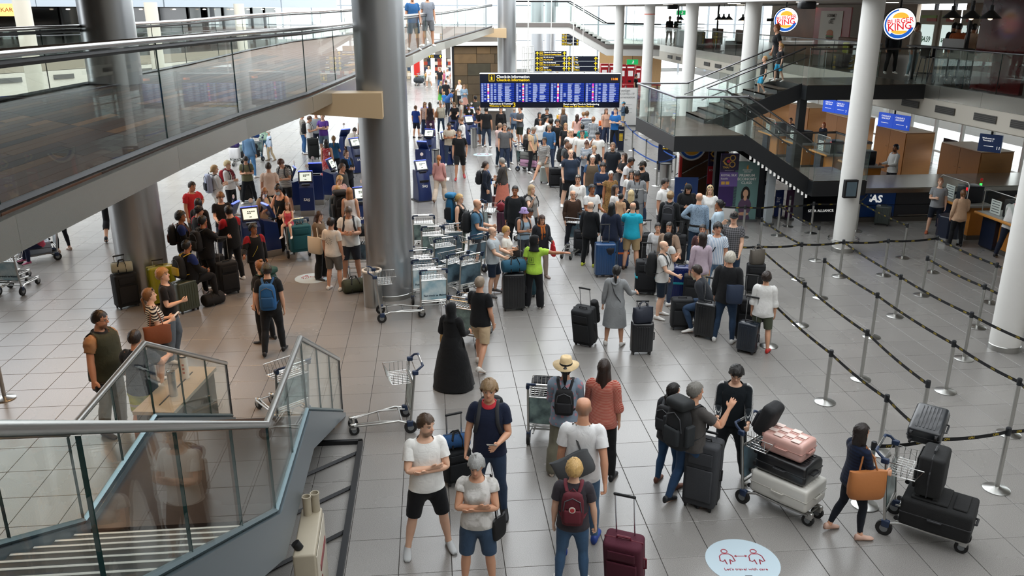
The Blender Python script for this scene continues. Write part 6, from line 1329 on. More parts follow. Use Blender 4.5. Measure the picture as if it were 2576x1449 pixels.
for(px0,px1,py,tx,n1,lb)in((2072,2135,247,'CHECK-IN &\nBAG DROP','7','pair of blue check-in screens numbered seven'),(2212,2290,280,'CHECK-IN &\nBAG DROP','9','pair of blue check-in screens numbered nine'),(2466,2524,334,'Welcome to\nTerminal 3','11','dark check-in screen numbered eleven')):
    a,b=onX(px0,py,15.3),onX(px1,py+10,15.65); zt_=min(2.84,a.z); d=(b-a); d.z=0; L_=d.length; rz=atan2(d.y,d.x); o=empty('check_in_screen',(a.x,a.y,zt_-.5),rz,lb,'screen'); n=2 if n1!='11' else 1
    for k in range(n):
        x0,x1=L_*k/n,L_*(k+1)/n-.01; MB().box(((x0+x1)/2,.03,.24),(x1-x0,.06,.48)).build('screen',M('screen_royal','#1746b8',.3,emit=.5)if n==2 else M('screen_navy','#10203f',.3,emit=.4),o); text(tx,.075 if n==2 else .062,wht,o,TM((x0+x1)/2-(.06 if k==n-1 else 0),-.004,.34),'CENTER',.015); quadbox('screen_line',wht,o,x0+.15,x1-.2,.15,.165,-.004,.004)
    text(n1,.12,wht,o,TM(L_-.08,-.004,.12),'CENTER',.01); MB().cyl((L_/2,.03,.48),(L_/2,.03,2.885-zt_+.5),.03,n=8).build('mount',black_metal,o)
pl=empty('column_screen',onY(2128,490,19.85),0,'small dark information screen on the white column','screen'); pl.location=(10.45,19.86,1.72); MB().rbox((0,0,0),(.34,.12,.46),.01,.01).build('case',blackp,pl); quadbox('display',M('col_screen','#44525a',.2,emit=.2),pl,-.13,.13,-.18,.18,-.065,.01)
# ================================================================ people in the hall, the nearest first
P=person; BK,WH='#141417','#e4e4e1'; DEN,NAVY='#2d3f58','#141d33'
H={}
# --- foreground
H['tee']=P(1068,1048,'bearded man in white t-shirt and black shorts with crossed arms',fy=1388,face=8,head=(38,-6),arms=('cross','cross2'),legs='wide',tc=WH,bot='shorts',bc='#0d0e11',shoes='#b9bcbd',hc='#4a3626',beard=1,skin=0)
H['gran']=P(1197,1151,'grey-haired woman in printed white top and denim shorts with crossed arms',h=1.66,face=-4,sex='f',head=(-6,-14),arms=('cross','cross2'),top='cap',tc='#d9d7d4',tp=('blotch','#b2afa9',.45),bot='shorts',bc='#33475e',hair='mop',hc='#9b9b99',skin=1,shoes='#888')
H['polo']=P(1230,958,'man in navy polo with red collar holding a paper',h=1.84,face=-8,head=(4,-4),arms=('grip','read'),top='polo',tc='#131c33',bot='jeans',bc='#2a3a52',hc='#8a7050',hair='mop',acc=[('collar','#b8303a')],shoes=BK,skin=1)
H['hat']=P(1424,905,'woman in straw hat and denim jacket pushing a trolley',h=1.70,face=176,sex='f',hat=('straw','#d6bd92'),hair='ponytail',hc='#15120f',top='jacket',tc='#8797a8',tp=('print','#c08a94',.5),bot='wide',bc='#6d6a5b',shoes='#d8c8b8',arms=('hold','hold'))
H['red']=P(1520,907,'woman with very long dark hair in red and white patterned blouse',h=1.72,face=172,sex='f',hair='vlong',hc='#2a1a12',top='blouse',tc='#a63a2c',tp=('hstripe','#c58f80',2.4),bot='trousers',bc='#101113',shoes=BK,arms=('down','hold'))
H['bald']=P(1469,1002,'bald man in white t-shirt and jeans pulling the burgundy suitcase',fy=1372,face=178,hair='bald',hc='#6a5a4c',tc='#dedfe0',bot='jeans',bc='#44607c',shoes='#23408c',arms=('pull','down'),legs='step',head=(0,-4),skin=2,acc=[('sash','#4a4b4c')])
H['boy']=P(1445,1159,'blond boy in dark t-shirt with burgundy backpack',h=1.55,face=178,hair='mop',hc='#c9a468',top='tee',tc='#38343a',bot='jeans',bc='#3a5674',arms=('grip','down'),skin=0)
H['wave']=P(1751,964,'grey-haired man in charcoal t-shirt gesturing with raised hand',fy=1268,face=138,head=(-18,0),arms=('wave','hold'),tc='#4b4846',bot='jeans',bc='#26405f',hair='short',hc='#77746e',shoes='#15181c',skin=1,legs='step')
H['wife']=P(1694,966,'dark-haired woman in jeans beside the man with the big backpack',h=1.57,face=150,sex='f',hair='lowpony',hc='#120f0e',top='jacket',tc='#2b2d31',bot='jeans',bc='#2b4a6b',shoes='#6a4030',head=(-25,0))
H['strip']=P(1860,922,'young man with glasses in black sweater with white sleeve stripes',fy=1205,face=2,head=(0,-18),arms=('hold','hold2'),top='sweater',tc='#0d151b',tp=('sidestripe','#e8e8e6'),bot='trousers',bc='#0e1318',hair='mop',hc='#151210',acc=['glasses'],shoes='#dedcd6',skin=0,legs='rest')
H['tote']=P(2171,1069,'woman in navy knit top pushing a trolley of black suitcases',fy=1345,face=128,sex='f',hair='shoulder',hc='#1f1512',top='blouse',tc='#131f38',tp=('hstripe','#0f1628',.8),bot='leggings',bc='#10151f',shoes='#c7a392',arms=('hold','hold'),legs='step',skin=1)
backpack(H['polo'],'dark backpack on the man in the navy polo','#14161c',.3,.16,.42)
backpack(H['hat'],'small black leather backpack on the woman in the straw hat','#101013',.26,.14,.36,top=1.40,acc='#1c1c20')
backpack(H['boy'],'burgundy school backpack with round white badge','#5a1a26',.27,.15,.42,acc='#641f2c',top=1.44)
backpack(H['wave'],'large black trekking backpack on the gesturing man','#131518',.34,.24,.56,top=1.50,acc='#23272a',big=True,roll='#1b1e20')
backpack(H['wife'],'black backpack on the dark-haired woman in jeans','#17181b',.28,.16,.42)
m=MB(); m.cyl((0,0,0),(0,-.006,0),.04,n=20); o=m.build('badge',M('badge_white','#d8cfc4',.5),bpy.data.objects['backpack.002']); o.location=(0,-.135-.15-.028,1.27)
m=MB(); m.cyl((0,0,0),(0,-.004,0),.026,n=16); o=m.build('badge_mark',M('badge_red','#b03038',.5),bpy.data.objects['backpack.002']); o.location=(0,-.135-.15-.034,1.27)
phone(H['polo'],'L','folded white paper in the navy polo man\'s hand','#f4f2ee',(.12,.004,.09))
shoulderbag(H['gran'],'L','small black leather shoulder bag of the grey-haired woman',.22,.08,.24,'#121214',z=.72,turn=60,out=.24)
o=softbag('grey sling bag across the back of the bald man',H['bald']['chest']@LM((-.02,-.20,.98),0,0,R(-28)),.42,.13,.24,'#4a4d50',0,name='sling_bag')
shoulderbag(H['tote'],'R','large tan leather tote on the arm of the woman in navy',.44,.16,.34,'#a96a38',z=.78,turn=80,out=.25)
# --- staircase corner and the photographer's group
H['photo']=P(248,784,'bearded photographer in tan shirt and olive vest holding a camera',fy=1085,face=45,head=(20,-8),arms=('grip','relax'),top='polo',tc='#9a7656',bot='trousers',bc='#6a6358',hc='#221a16',hair='buzz',beard=1,acc=['glasses','collar',('lanyard','#1c1c20')],girth=.8,belly=.5,shoes='#3a2a20',skin=2,over=('vest','#2f3326'))
H['hiviz']=P(339,830,'man in navy shirt and yellow high-visibility shorts',fy=1115,face=150,arms=('reach','hold'),top='polo',tc='#1b2430',bot='shorts',bc='#c3d02a',bp=('legbands','#c9cbca'),hair='buzz',hc='#241a16',shoes='#3a2f2a',skin=2,girth=.6)
H['stripe']=P(370,728,'woman in striped t-shirt with plaited hair looking at a phone',h=1.70,face=95,sex='f',hair='braid',hc='#7a5636',top='tee',tc='#d8d2c6',tp=('hstripe','#232228'),bot='skirt',bc='#121214',arms='phone',head=(0,6),skin=0,acc=['headglasses'])
H['blackt']=P(417,675,'blond young man in black t-shirt and pale jeans',fy=905,face=75,head=(-4,8),arms=('phone','down'),tc='#131316',bot='jeans',bc='#5f6a74',hair='mop',hc='#9c7446',shoes='#d9d6d0',skin=0,legs='rest')
H['capb']=P(670,664,'man in olive cap and black clothes with blue backpack',fy=888,face=172,head=(20,0),tc='#131415',bot='trousers',bc='#121316',hair='short',hc='#2a201a',hat=('cap','#4f4a3a'),shoes=BK,legs='step',arms=('down','relax'))
H['bunb']=P(649,656,'woman with hair bun and green trekking backpack',fy=858,face=-135,sex='f',hair='topbun',hc='#8a5a34',tc='#1c1d1e',bot='trousers',bc='#15161a',shoes='#1f1d1c',skin=0)
backpack(H['capb'],'bright blue hiking backpack on the man in the olive cap','#1d5687',.30,.20,.48,acc='#1a4a74',top=1.44)
backpack(H['bunb'],'dark green trekking backpack on the woman with the bun','#1d3a30',.32,.24,.58,acc='#234236',top=1.54,big=True)
shoulderbag(H['stripe'],'R','brown leather tote of the woman in stripes',.42,.14,.30,'#7c4528',z=.86,turn=85,out=.25)
phone(H['stripe'],'R','pale phone held by the woman in stripes','#d8d8da')
o=empty('photo_camera',H['photo']['hand']['R']+V((0,0,-.02)),H['photo']['ang']+R(70),'black camera with lens in the photographer\'s hand','camera'); MB().rbox((0,0,0),(.15,.07,.10),.015,.02).build('camera_body',blackp,o,50); MB().lathe([(.035,.03),(.04,.05),(.04,.14),(.036,.15)],20,Matrix.Rotation(R(-90),4,'X')).build('lens',hexmat('#1c1d20',.3),o,45); MB().rbox((0,0,.06),(.05,.05,.03),.01,.01).build('viewfinder',blackp,o)
# --- sports team by the yellow suitcase
TJ=dict(top='jacket',tc='#101114',bot='trousers',bc='#0e0f12')
H['t1']=P(452,533,'sports team boy in black jacket looking at the kiosk from the column side',h=1.74,face=85,hair='curly',hc='#120f0d',tp=('yoke','#1d2f66'),skin=3,shoes=WH,arms='phone',**TJ)
H['t2']=P(497,500,'long-haired woman in dark clothes among the sports team',h=1.70,face=150,sex='f',hair='long',hc='#1a1310',top='sweater',tc='#17171a',bot='trousers',bc='#15151a',skin=2)
H['t3']=P(500,519,'person in black cap and red shouldered jacket in the team',h=1.70,face=120,hair='short',hc='#14100e',hat='backcap',tp=('yoke','#8a1622'),skin=2,head=(-20,-10),**TJ)
H['t4']=P(507,544,'team member in black with dark backpack, arm stretched to a suitcase handle',h=1.74,face=125,hair='short',hc='#100d0c',skin=3,arms=('reach','relax'),**TJ)
H['t5']=P(574,519,'team member with red shoulder standing at the front kiosk',h=1.78,face=-150,hair='short',hc='#100d0c',tp=('yoke','#9c1824'),skin=2,arms='hold',**TJ)
H['t6']=P(636,565,'young man walking in open black team jacket with yellow piping',fy=738,face=18,hair='curly',hc='#120f0d',tp=('yoke','#8a1622'),skin=3,arms=('out','down'),legs='walk',under='#131316',head=(22,0),shoes='#d2cdc6',acc=[('sash','#cdb93a')],**TJ)
H['t7']=P(467,606,'team boy with black and yellow backpack seated on a suitcase',h=1.72,face=120,hair='short',hc='#100d0c',tp=('yoke','#1d2f66'),skin=3,legs='sit',arms='lap',shoes='#d8c8c4',z0=.16,**TJ)
backpack(H['t7'],'black backpack with yellow stripes on the seated team boy','#121315',.32,.2,.46,acc='#b79a2c')
backpack(H['t4'],'plain black backpack on the team member with stretched arm','#131316',.3,.18,.44)
backpack(H['t1'],'black backpack on the curly-haired team boy by the column','#141417',.3,.18,.44,acc='#5a2a1c')
P(554,485,'blond boy in black t-shirt behind the front kiosk',h=1.70,face=10,hair='mop',hc='#7d5a38',tc='#151518',skin=0,head=(0,-12),arms='hold')
P(483,458,'man in red t-shirt with hand on hip',h=1.80,face=35,hair='buzz',hc='#2f2218',tc='#c02c33',bot='trousers',bc='#4a3a30',arms=('down','hip'),skin=2,head=(10,-14),girth=.5)
H['w1']=P(538,416,'woman in white blouse and trousers with pale hard-shell backpack',h=1.72,face=105,sex='f',hair='lowbun',hc='#c3a070',top='blouse',tc='#dcdcda',bot='wide',bc='#cfc9bf',arms='phone',skin=0)
H['w2']=P(571,405,'short-haired blonde woman in white sweater with red shawl',h=1.70,face=55,sex='f',hair='mop',hc='#cfb98a',top='sweater',tc='#d6d4d2',bot='trousers',bc='#15161a',arms=('phone','low'),skin=0,acc=[('scarf','#7a1a2a')])
H['olive']=P(617,395,'man in olive t-shirt looking down at a slip',fy=512,face=0,head=(0,-28),arms='phone',tc='#6b6a50',bot='trousers',bc='#191b20',hair='mop',hc='#1f1814',legs='wide',skin=1)
H['pinkt']=P(674,410,'man in pale pink t-shirt seen from behind at the kiosks',h=1.80,face=176,hair='buzz',hc='#3a2c22',tc='#d8bfae',bot='trousers',bc='#1a1a1e',skin=2,girth=.4)
H['strb']=P(703,403,'boy in striped t-shirt bending over his phone',h=1.74,face=-35,head=(0,-30),bend=10,arms='phone',tc='#cfccc4',tp=('hstripe','#3a3a3a',1.3),bot='shorts',bc='#18191c',hair='mop',hc='#5a3622',skin=1)
H['mask1']=P(665,474,'woman with long hair, face mask and beige t-shirt',h=1.66,face=15,sex='f',hair='shoulder',hc='#8a6038',tc='#b5a58c',bot='trousers',bc='#2a2a2e',head=(0,-18),acc=[('mask','#b9d0dc')],skin=1)
H['mask2']=P(697,467,'woman in black tank top with face mask and tan shoulder bag',h=1.72,face=-38,sex='f',hair='topbun',hc='#1a1310',top='tank',tc='#141417',bot='wide',bc='#19191c',arms=('reach','hold'),head=(0,-20),acc=[('mask','#b9d0dc'),('sash','#b39a78')],skin=2,bend=8)
H['tod']=P(723,513,'small girl in pink sitting on the trolley luggage',h=1.02,face=-18,sex='f',hair='shoulder',hc='#6a4428',top='tank',tc='#c8505e',bot='hotpants',bc='#b8485a',legs='sit',arms='lap',z0=.80,skin=0,kid=.24,shoes='#e0d6d2')
H['blaz']=P(801,533,'young woman in brown blazer with cream tote bag',fy=700,face=62,sex='f',hair='long',hc='#3a2418',top='jacket',tc='#6b5844',bot='wide',bc='#16171a',arms='phone',head=(0,-16),shoes='#2a2a2c',skin=0,acc=[('headband','#17130f')],under='#e6e2dc')
H['smile']=P(833,548,'man in cream t-shirt with smiley print on the back',fy=728,face=148,hair='short',hc='#2a1e18',tc='#d5ccc0',bot='shorts',bc='#5f5a54',shoes='#dcd8d2',skin=2)
H['wpolo']=P(875,523,'man in white polo with dark backpack straps reading',h=1.82,face=-2,head=(0,-34),arms='phone',top='polo',tc='#d9d8d4',bot='shorts',bc='#2a2c33',hair='buzz',hc='#5a4a3e',skin=2,girth=.5)
P(878,473,'woman in white tank top with reddish blonde hair',h=1.68,face=168,sex='f',hair='shoulder',hc='#a06a40',top='tank',tc='#dcd2cc',bot='jeans',bc='#3d4248',skin=1)
H['bigbp']=P(848,467,'blonde woman carrying an oversized black backpack',h=1.70,face=-165,sex='f',hair='shoulder',hc='#b08a58',top='jacket',tc='#4d5d6c',bot='trousers',bc='#1c1d22',skin=1)
P(856,443,'woman with blonde ponytail in dusty pink top',h=1.70,face=30,sex='f',hair='lowpony',hc='#c09a62',top='blouse',tc='#b99086',bot='wide',bc='#b9a0a0',head=(0,-22),arms='phone',skin=0)
P(861,412,'balding man in dark grey blazer',h=1.78,face=60,hair='thin',hc='#4a3a30',top='jacket',tc='#35332f',bot='trousers',bc='#1e1d20',skin=2,head=(0,-10))
P(870,378,'airline attendant in black dress with blue scarf',h=1.72,face=38,sex='f',hair='lowbun',hc='#5a3a26',top='jacket',tc='#14161c',bot='trousers',bc='#13141a',acc=[('scarf','#1d4f8a')],arms='phone',skin=0)
P(839,342,'attendant with ponytail in teal shirt and black trousers',fy=448,face=172,sex='f',hair='braid',hc='#7a5a34',top='tee',tc='#1c4a6b',bot='trousers',bc='#111216',shoes=BK,arms=('hold','down'))
P(820,352,'woman in red floral dress beside the teal shirted attendant',h=1.64,face=160,sex='f',hair='shoulder',hc='#1a1210',top='tank',tc='#a83238',tp=('print','#e2cfc4',1.2),bot='longskirt',bc='#a83238',bp=('print','#e2cfc4',1.2),skin=2)
P(893,322,'man in white shirt bending down over his luggage',h=1.72,face=150,hair='short',hc='#3a2c22',top='shirt',tc='#d5cfc4',bot='trousers',bc='#16161a',bend=62,arms='low',skin=2)
P(907,294,'woman in blue strap top beside the bending man',h=1.66,face=-30,sex='f',hair='short',hc='#5a3a28',top='tank',tc='#2a4a78',bot='hotpants',bc='#6a7886',head=(0,-25),skin=1)
H['wht']=P(777,293,'man in white t-shirt and blue jeans with black backpack',fy=396,face=78,hair='short',hc='#5a4030',tc='#e2e2e0',bot='jeans',bc='#4a6f94',arms='phone',head=(0,-20),skin=1)
P(811,286,'man in purple t-shirt and denim shorts with crossed arms',h=1.80,face=-22,hair='short',hc='#4a3426',tc='#5b3a8c',bot='shorts',bc='#66788c',arms=('cross','cross2'),shoes='#8a8a8a',skin=0)
P(794,280,'tall man in grey t-shirt behind the purple one',h=1.88,face=-10,hair='short',hc='#3a2c22',tc='#8b9296',bot='jeans',bc='#22283a',skin=1,girth=.6)
P(758,284,'person in grey checked shirt partly behind the white t-shirt',h=1.78,face=100,hair='short',hc='#3a2c22',top='shirt',tc='#6a655e',tp=('check','#a8a39a'),bot='jeans',bc='#2f5a8a',skin=1)
H['old']=P(675,329,'white-haired old man with green face mask and walking stick',fy=405,face=-75,hair='thin',hc='#dcdad4',top='shirt',tc='#b5c6da',bot='trousers',bc='#bfae90',acc=[('mask','#9fd0c0')],arms=('low','grip'),legs='step',under='#4a4d55',shoes='#7a6a58',skin=0,head=(0,-8))
o=MB().cyl(H['old']['hand']['L'],(H['old']['hand']['L'].x,H['old']['hand']['L'].y-.1,0),.01,n=8).build('walking_stick',hexmat('#9a9aa0',.4,metal=.6)); tag(o,'thin walking stick of the white-haired old man','stick')
P(659,300,'person in pale green top behind the trolley of black bags',h=1.72,face=160,sex='f',hair='short',hc='#5a4630',tc='#a8c8b0',bot='jeans',bc='#5f8aa8',skin=1)
P(622,330,'person in blue jeans mostly hidden behind the bridge by the trolleys',h=1.74,face=150,hair='short',hc='#4a3a2c',top='shirt',tc='#5a7a9a',bot='jeans',bc='#4d7aa6',skin=1)
P(130,470,'girl in black leggings standing by the silver suitcase trolley',fy=632,face=-150,sex='f',hair='long',hc='#8a6a48',tc='#c9c8bc',bot='leggings',bc='#16181f',shoes='#b8a090',skin=0)
H['kidc']=P(88,548,'girl in navy track pants seated on the silver suitcase',h=1.40,face=-75,sex='f',hair='ponytail',hc='#a8845c',top='tee',tc='#c05068',bot='trousers',bc='#1d2440',legs='sit',arms='lap',z0=.10,shoes='#a84a70',skin=0)
H['navybp']=P(262,420,'person in black shorts with navy backpack walking beyond the bridge',fy=604,face=172,sex='f',hair='short',hc='#3a2a20',tc='#1a1c22',bot='cropped',bc='#15161a',legs='walk',shoes='#2c2f36',skin=0)
backpack(H['navybp'],'navy rucksack with leather straps worn beyond the bridge','#17283c',.32,.2,.48,acc='#1b2f46')
backpack(H['wht'],'black backpack on the man in white t-shirt and jeans','#131418',.3,.17,.44)
backpack(H['w1'],'pale blue and black hard-shell backpack','#a8aec4',.34,.2,.56,acc='#1d222c',top=1.52)
backpack(H['w2'],'red backpack of the blonde woman in white sweater','#a8202c',.3,.16,.42)
backpack(H['bigbp'],'oversized black backpack with pale zip','#121315',.42,.30,.74,acc='#17181a',top=1.56,big=True,roll='#17181a')
backpack(H['strb'],'dark backpack on the boy in striped t-shirt','#15161a',.3,.16,.42); backpack(H['wpolo'],'dark backpack on the man in white polo','#15171c',.3,.16,.42); backpack(H['olive'],'small dark backpack on the man in olive t-shirt','#1a1c20',.26,.12,.36); backpack(H['mask1'],'black backpack on the masked woman in beige','#16161a',.28,.15,.4)
shoulderbag(H['blaz'],'R','cream canvas tote of the woman in brown blazer',.42,.12,.38,'#d2c5ae',z=.74,turn=75,out=.26)
# smiley print on the cream t-shirt
o=empty('shirt_print',label='grey smiling sun print on the cream t-shirt',cat='print',mx=H['smile']['chest']@LM((0,-.158,1.24),0,R(4)))
m=MB(); ring(m,.062,.068,0,360,0,.002,24); ring(m,.03,.037,200,340,0,.002,14); m.box((-.022,0,.02),(.012,.002,.018)); m.box((.022,0,.02),(.012,.002,.018))
for k in range(12):a=2*pi*k/12; poly(m,[(.072*cos(a-.12),.072*sin(a-.12)),(.072*cos(a+.12),.072*sin(a+.12)),(.105*cos(a),.105*sin(a))],0,.002)
m.build('sun_face',M('print_grey','#77756f',.7),o)
# --- trolley park and information helper
H['bp1']=P(1155,489,'blonde woman with glasses and tall blue trekking backpack',h=1.68,face=68,sex='f',hair='lowbun',hc='#c7a468',top='tank',tc='#17191a',bot='trousers',bc='#3a4a40',acc=['glasses'],skin=0)
H['bp2']=P(1201,502,'balding man in steel blue t-shirt pushing a trolley',h=1.80,face=78,hair='bald',hc='#4a3c30',tc='#3f6680',bot='shorts',bc='#3a3d42',arms='hold',skin=1,head=(0,-8),girth=.3)
H['gt']=P(1243,571,'bald man in light grey t-shirt and navy shorts',fy=742,face=72,hair='bald',hc='#a89a8c',tc='#a9b0b5',bot='shorts',bc='#1a2638',arms='hold2',acc=['glasses'],skin=0,girth=.4,legs='rest',shoes='#4a4a4c')
H['leo']=P(1276,571,'blonde woman in white top and leopard trousers',fy=730,face=72,sex='f',hair='short',hc='#c0954e',tc='#dcd8d0',bot='trousers',bc='#8d7a60',bp=('print','#2b231c',1.2),arms='phone',acc=['glasses'],skin=1,shoes='#c89a8c')
H['hij']=P(1345,591,'helper in black headscarf and bright green shirt pointing right',fy=772,face=168,sex='f',hat=('hijab','#121214'),hair=None,tc='#a9d14a',bot='wide',bc='#111216',arms=('side','relax'),head=(-50,0),shoes='#d8d8d6',skin=3,under='#131316',acc=[('lanyard','#2a62b0')])
o=empty('shirt_print',label='black information mark on the green shirt\'s back',cat='print',mx=H['hij']['chest']@LM((-.03,-.152,1.20),0,R(3))); m=MB()
for x,z,w,h in((0,.06,.09,.006),(0,-.06,.09,.006),(-.045,0,.006,.126),(.045,0,.006,.126),(0,-.005,.014,.05),(0,.036,.016,.016)):m.box((x,0,z),(w,.003,h))
m.build('info_mark',M('print_black','#141414',.7),o); text('Information',.042,M('print_black'),o,TM(-.02,-.002,-.10),'CENTER',.01)
H['scarf']=P(1363,542,'woman with brown bob, orange scarf and red bag',fy=700,face=22,sex='f',hair='bob',hc='#3a2218',top='jacket',tc='#1e2026',bot='trousers',bc='#9a8a80',acc=[('scarf','#a85c24')],arms=('relax','hold'),head=(0,-14),skin=1,shoes='#8a7a72',under='#d8ccc4')
H['bucket']=P(1318,524,'girl in lavender bucket hat',h=1.52,face=35,sex='f',hair='long',hc='#2a1c16',hat=('bucket','#a994c8'),top='tank',tc='#8fa6b8',bot='trousers',bc='#3a3d44',arms='phone',skin=2)
P(1336,526,'boy beside the girl in the lavender hat',h=1.50,face=50,hair='buzz',hc='#1a1412',top='shirt',tc='#c2c6c8',bot='trousers',bc='#6a6d70',head=(0,-24),arms='phone',skin=3)
P(1296,468,'man in black denim jacket over white shirt',h=1.76,face=-8,hair='buzz',hc='#120f0e',top='jacket',tc='#16191d',bot='trousers',bc='#17181c',under='#c8b49c',skin=3)
H['gs']=P(1337,466,'blonde woman in grey top with a raised hand holding papers',h=1.68,face=52,sex='f',hair='long',hc='#b59a74',top='cap',tc='#8f8c88',bot='trousers',bc='#121317',arms=('wave','relax'),skin=0)
H['leath']=P(1442,480,'older man with glasses in brown leather jacket',fy=628,face=18,hair='bald',hc='#8d8880',top='jacket',tc='#3a281d',bot='trousers',bc='#22242c',under='#9db6d8',acc=['glasses'],arms=('relax','hold'),shoes='#15151a',skin=1)
H['bwalk']=P(1207,697,'man with shaved head in black t-shirt and beige shorts walking',fy=925,face=152,hair='buzz',hc='#8a7a68',tc='#111316',bot='shorts',bc='#b8a284',legs='walk2',arms=('relax','hold'),shoes='#d8d4ce',skin=2)
H['abaya']=P(1137,761,'woman in long black abaya and headscarf',fy=972,face=150,sex='f',hat=('hijab','#0e0f11'),hair=None,top='jacket',tc='#0e0f11',bot='abaya',bc='#0f1012',arms=('hold','bagarm'),skin=2)
backpack(H['bp1'],'tall blue and black trekking backpack','#1d5f86',.32,.24,.66,acc='#14171c',top=1.66,big=True,roll='#1f6d98'); backpack(H['bp2'],'black daypack with bottle on the balding man in blue','#15181c',.30,.2,.48,acc='#1c2024'); backpack(H['bucket'],'dark daypack on the girl in the lavender hat','#22252c',.27,.17,.38); backpack(H['gs'],'slim dark daypack of the woman raising her hand','#1b1c20',.26,.12,.38)
handbag(H['scarf'],'L','bright red shopping bag of the woman in orange scarf',.30,.10,.26,'#c01f26',name='shopping_bag',loop=.08); handbag(H['leo'],'R','black patterned handbag of the woman in leopard trousers',.26,.12,.2,'#1d1a1a',loop=.08)
o=softbag('round woven basket bag on the arm of the woman in black',LM(H['abaya']['hand']['L']+V((0,0,-.36))-SIDE*.05,H['abaya']['ang']),.34,.24,.28,'#b08e58',.12,name='basket_bag',cat='basket',rough=.9)
H['pw']=P(1104,391,'red-haired woman in pink shirt walking away',fy=508,face=165,sex='f',hair='lowpony',hc='#a0622e',top='shirt',tc='#c08a84',bot='wide',bc='#c9b8a6',legs='walk',arms=('relax','relax'),skin=0,shoes='#5a3a2a')
phone(H['pw'],'R','white papers in the hand of the woman in pink shirt','#f4f2ee',(.22,.004,.13))
P(1155,326,'man in black t-shirt and shorts walking toward the camera',fy=452,face=2,hair='short',hc='#2c2018',tc='#101114',bot='shorts',bc='#131518',legs='walk',shoes='#a8383c',arms=('down','pocket'),skin=2)
H['att']=P(1224,407,'flight attendant in dark uniform dress with lanyard',fy=543,face=85,sex='f',hair='lowbun',hc='#2a1c16',top='jacket',tc='#151c2a',bot='skirt',bc='#141b29',acc=[('lanyard','#2a62b0')],arms=('relax','phone'),shoes='#15151a',skin=1)
backpack(H['att'],'black backpack slung by the flight attendant','#14161c',.3,.18,.42)
H['salm']=P(1262,398,'grey-haired woman in dark sweater and salmon skirt',h=1.66,face=-115,sex='f',hair='short',hc='#8f8a82',top='sweater',tc='#3b3735',bot='longskirt',bc='#b56a58',arms=('hold','low'),head=(0,-12),skin=1,acc=['glasses',('sash','#a08a6a')])
P(1259,310,'man in pale pink checked shirt with folded arms',fy=420,face=140,hair='thin',hc='#8a705a',top='shirt',tc='#d0b4ae',bot='jeans',bc='#2b3c4c',arms=('cross','cross2'),skin=1,girth=.5)
P(1269,312,'man with glasses in grey t-shirt beside the pink shirt',h=1.80,face=12,hair='short',hc='#5a4636',tc='#5a5a5c',acc=['glasses'],skin=1); P(1281,321,'dark-haired girl leaning on the trolley of pink cases',h=1.55,face=30,sex='f',hair='lowpony',hc='#18120f',tc='#2a2a30',head=(0,-20),arms='hold',skin=2)
H['nine']=P(1046,266,'man in blue football shirt with number nine',fy=347,face=150,hair='short',hc='#6a4a30',tc='#16357e',bot='shorts',bc='#17192a',shoes='#1a1a20',skin=1)
text('9',.2,pw,H['nine']['root'],H['nine']['root'].matrix_world.inverted()@H['nine']['chest']@TM(0,-.150,1.22,(1,0,0),(0,0,1)),'CENTER',.02)
P(1068,257,'woman in floral blouse behind the football shirt',h=1.66,face=10,sex='f',hair='shoulder',hc='#8a6a48',top='cap',tc='#c9b4aa',tp=('print','#7a4a4a',1.2),acc=['sunglasses'],skin=1); P(1081,258,'woman with waist-long brown hair in patterned trousers',h=1.68,face=170,sex='f',hair='vlong',hc='#3a281e',top='tank',tc='#2a2226',bot='wide',bc='#4a2f48',skin=1)
H['beige']=P(1108,258,'woman with sunglasses in cream sweater and jeans',fy=335,face=0,sex='f',hair='short',hc='#b7a488',top='sweater',tc='#c2bba8',bot='jeans',bc='#3a4c62',acc=['sunglasses'],skin=1)
shoulderbag(H['beige'],'R','tan leather bag of the woman in cream sweater',.34,.14,.3,'#9a6238',z=.92)
P(1130,310,'man in beige polo working at a kiosk',h=1.72,face=5,hair='short',hc='#1c1512',top='polo',tc='#b0a594',head=(0,-20),arms='phone',skin=3,girth=.5); P(1157,296,'agent in white shirt and black vest beside the kiosks',h=1.84,face=-70,hair='short',hc='#6a4a30',top='shirt',tc='#dcdcda',bot='trousers',bc='#111216',head=(0,-20),arms='phone',skin=1,acc=[('collar','#17181c')])
P(1142,258,'woman in black top at the back kiosks',h=1.66,face=-15,sex='f',hair='shoulder',hc='#7a5a3a',tc='#141417',head=(0,-24),arms='hold',skin=0); H['g1']=P(1160,250,'grey-haired man in cream polo with backpack',h=1.76,face=-90,hair='short',hc='#b9b5ac',top='polo',tc='#d2cabb',skin=2); backpack(H['g1'],'black backpack on the grey-haired man in cream polo','#15161a',.3,.17,.44)
P(1177,263,'person in dark camouflage shirt bending at the back kiosks',h=1.66,face=-20,hair='short',hc='#16110f',tc='#1d211c',head=(0,-30),bend=12,arms='hold',skin=3); P(1196,242,'man in dark cap and olive shirt standing by the stone wall',h=1.80,face=8,hair='short',hc='#15110f',hat=('cap','#17181a'),tc='#3a3a34',head=(0,-24),arms='hold',skin=2,girth=.6); P(1199,271,'man in black t-shirt bending over papers',h=1.84,face=-50,hair='thin',hc='#2a1f18',tc='#141416',bot='shorts',bc='#3a4a60',bend=22,arms='phone',head=(0,-20),skin=2)
P(1205,295,'boy in white shirt beside the bending man',fy=356,face=-95,hair='short',hc='#17120f',top='shirt',tc='#d8d2c8',bot='trousers',bc='#3a352e',shoes='#6a2a22',skin=2,head=(0,-10)); P(1223,270,'dark-haired man in black seen from behind near the board',h=1.78,face=170,hair='short',hc='#120f0d',tc='#17181a',bot='jeans',bc='#2a3648',skin=2)
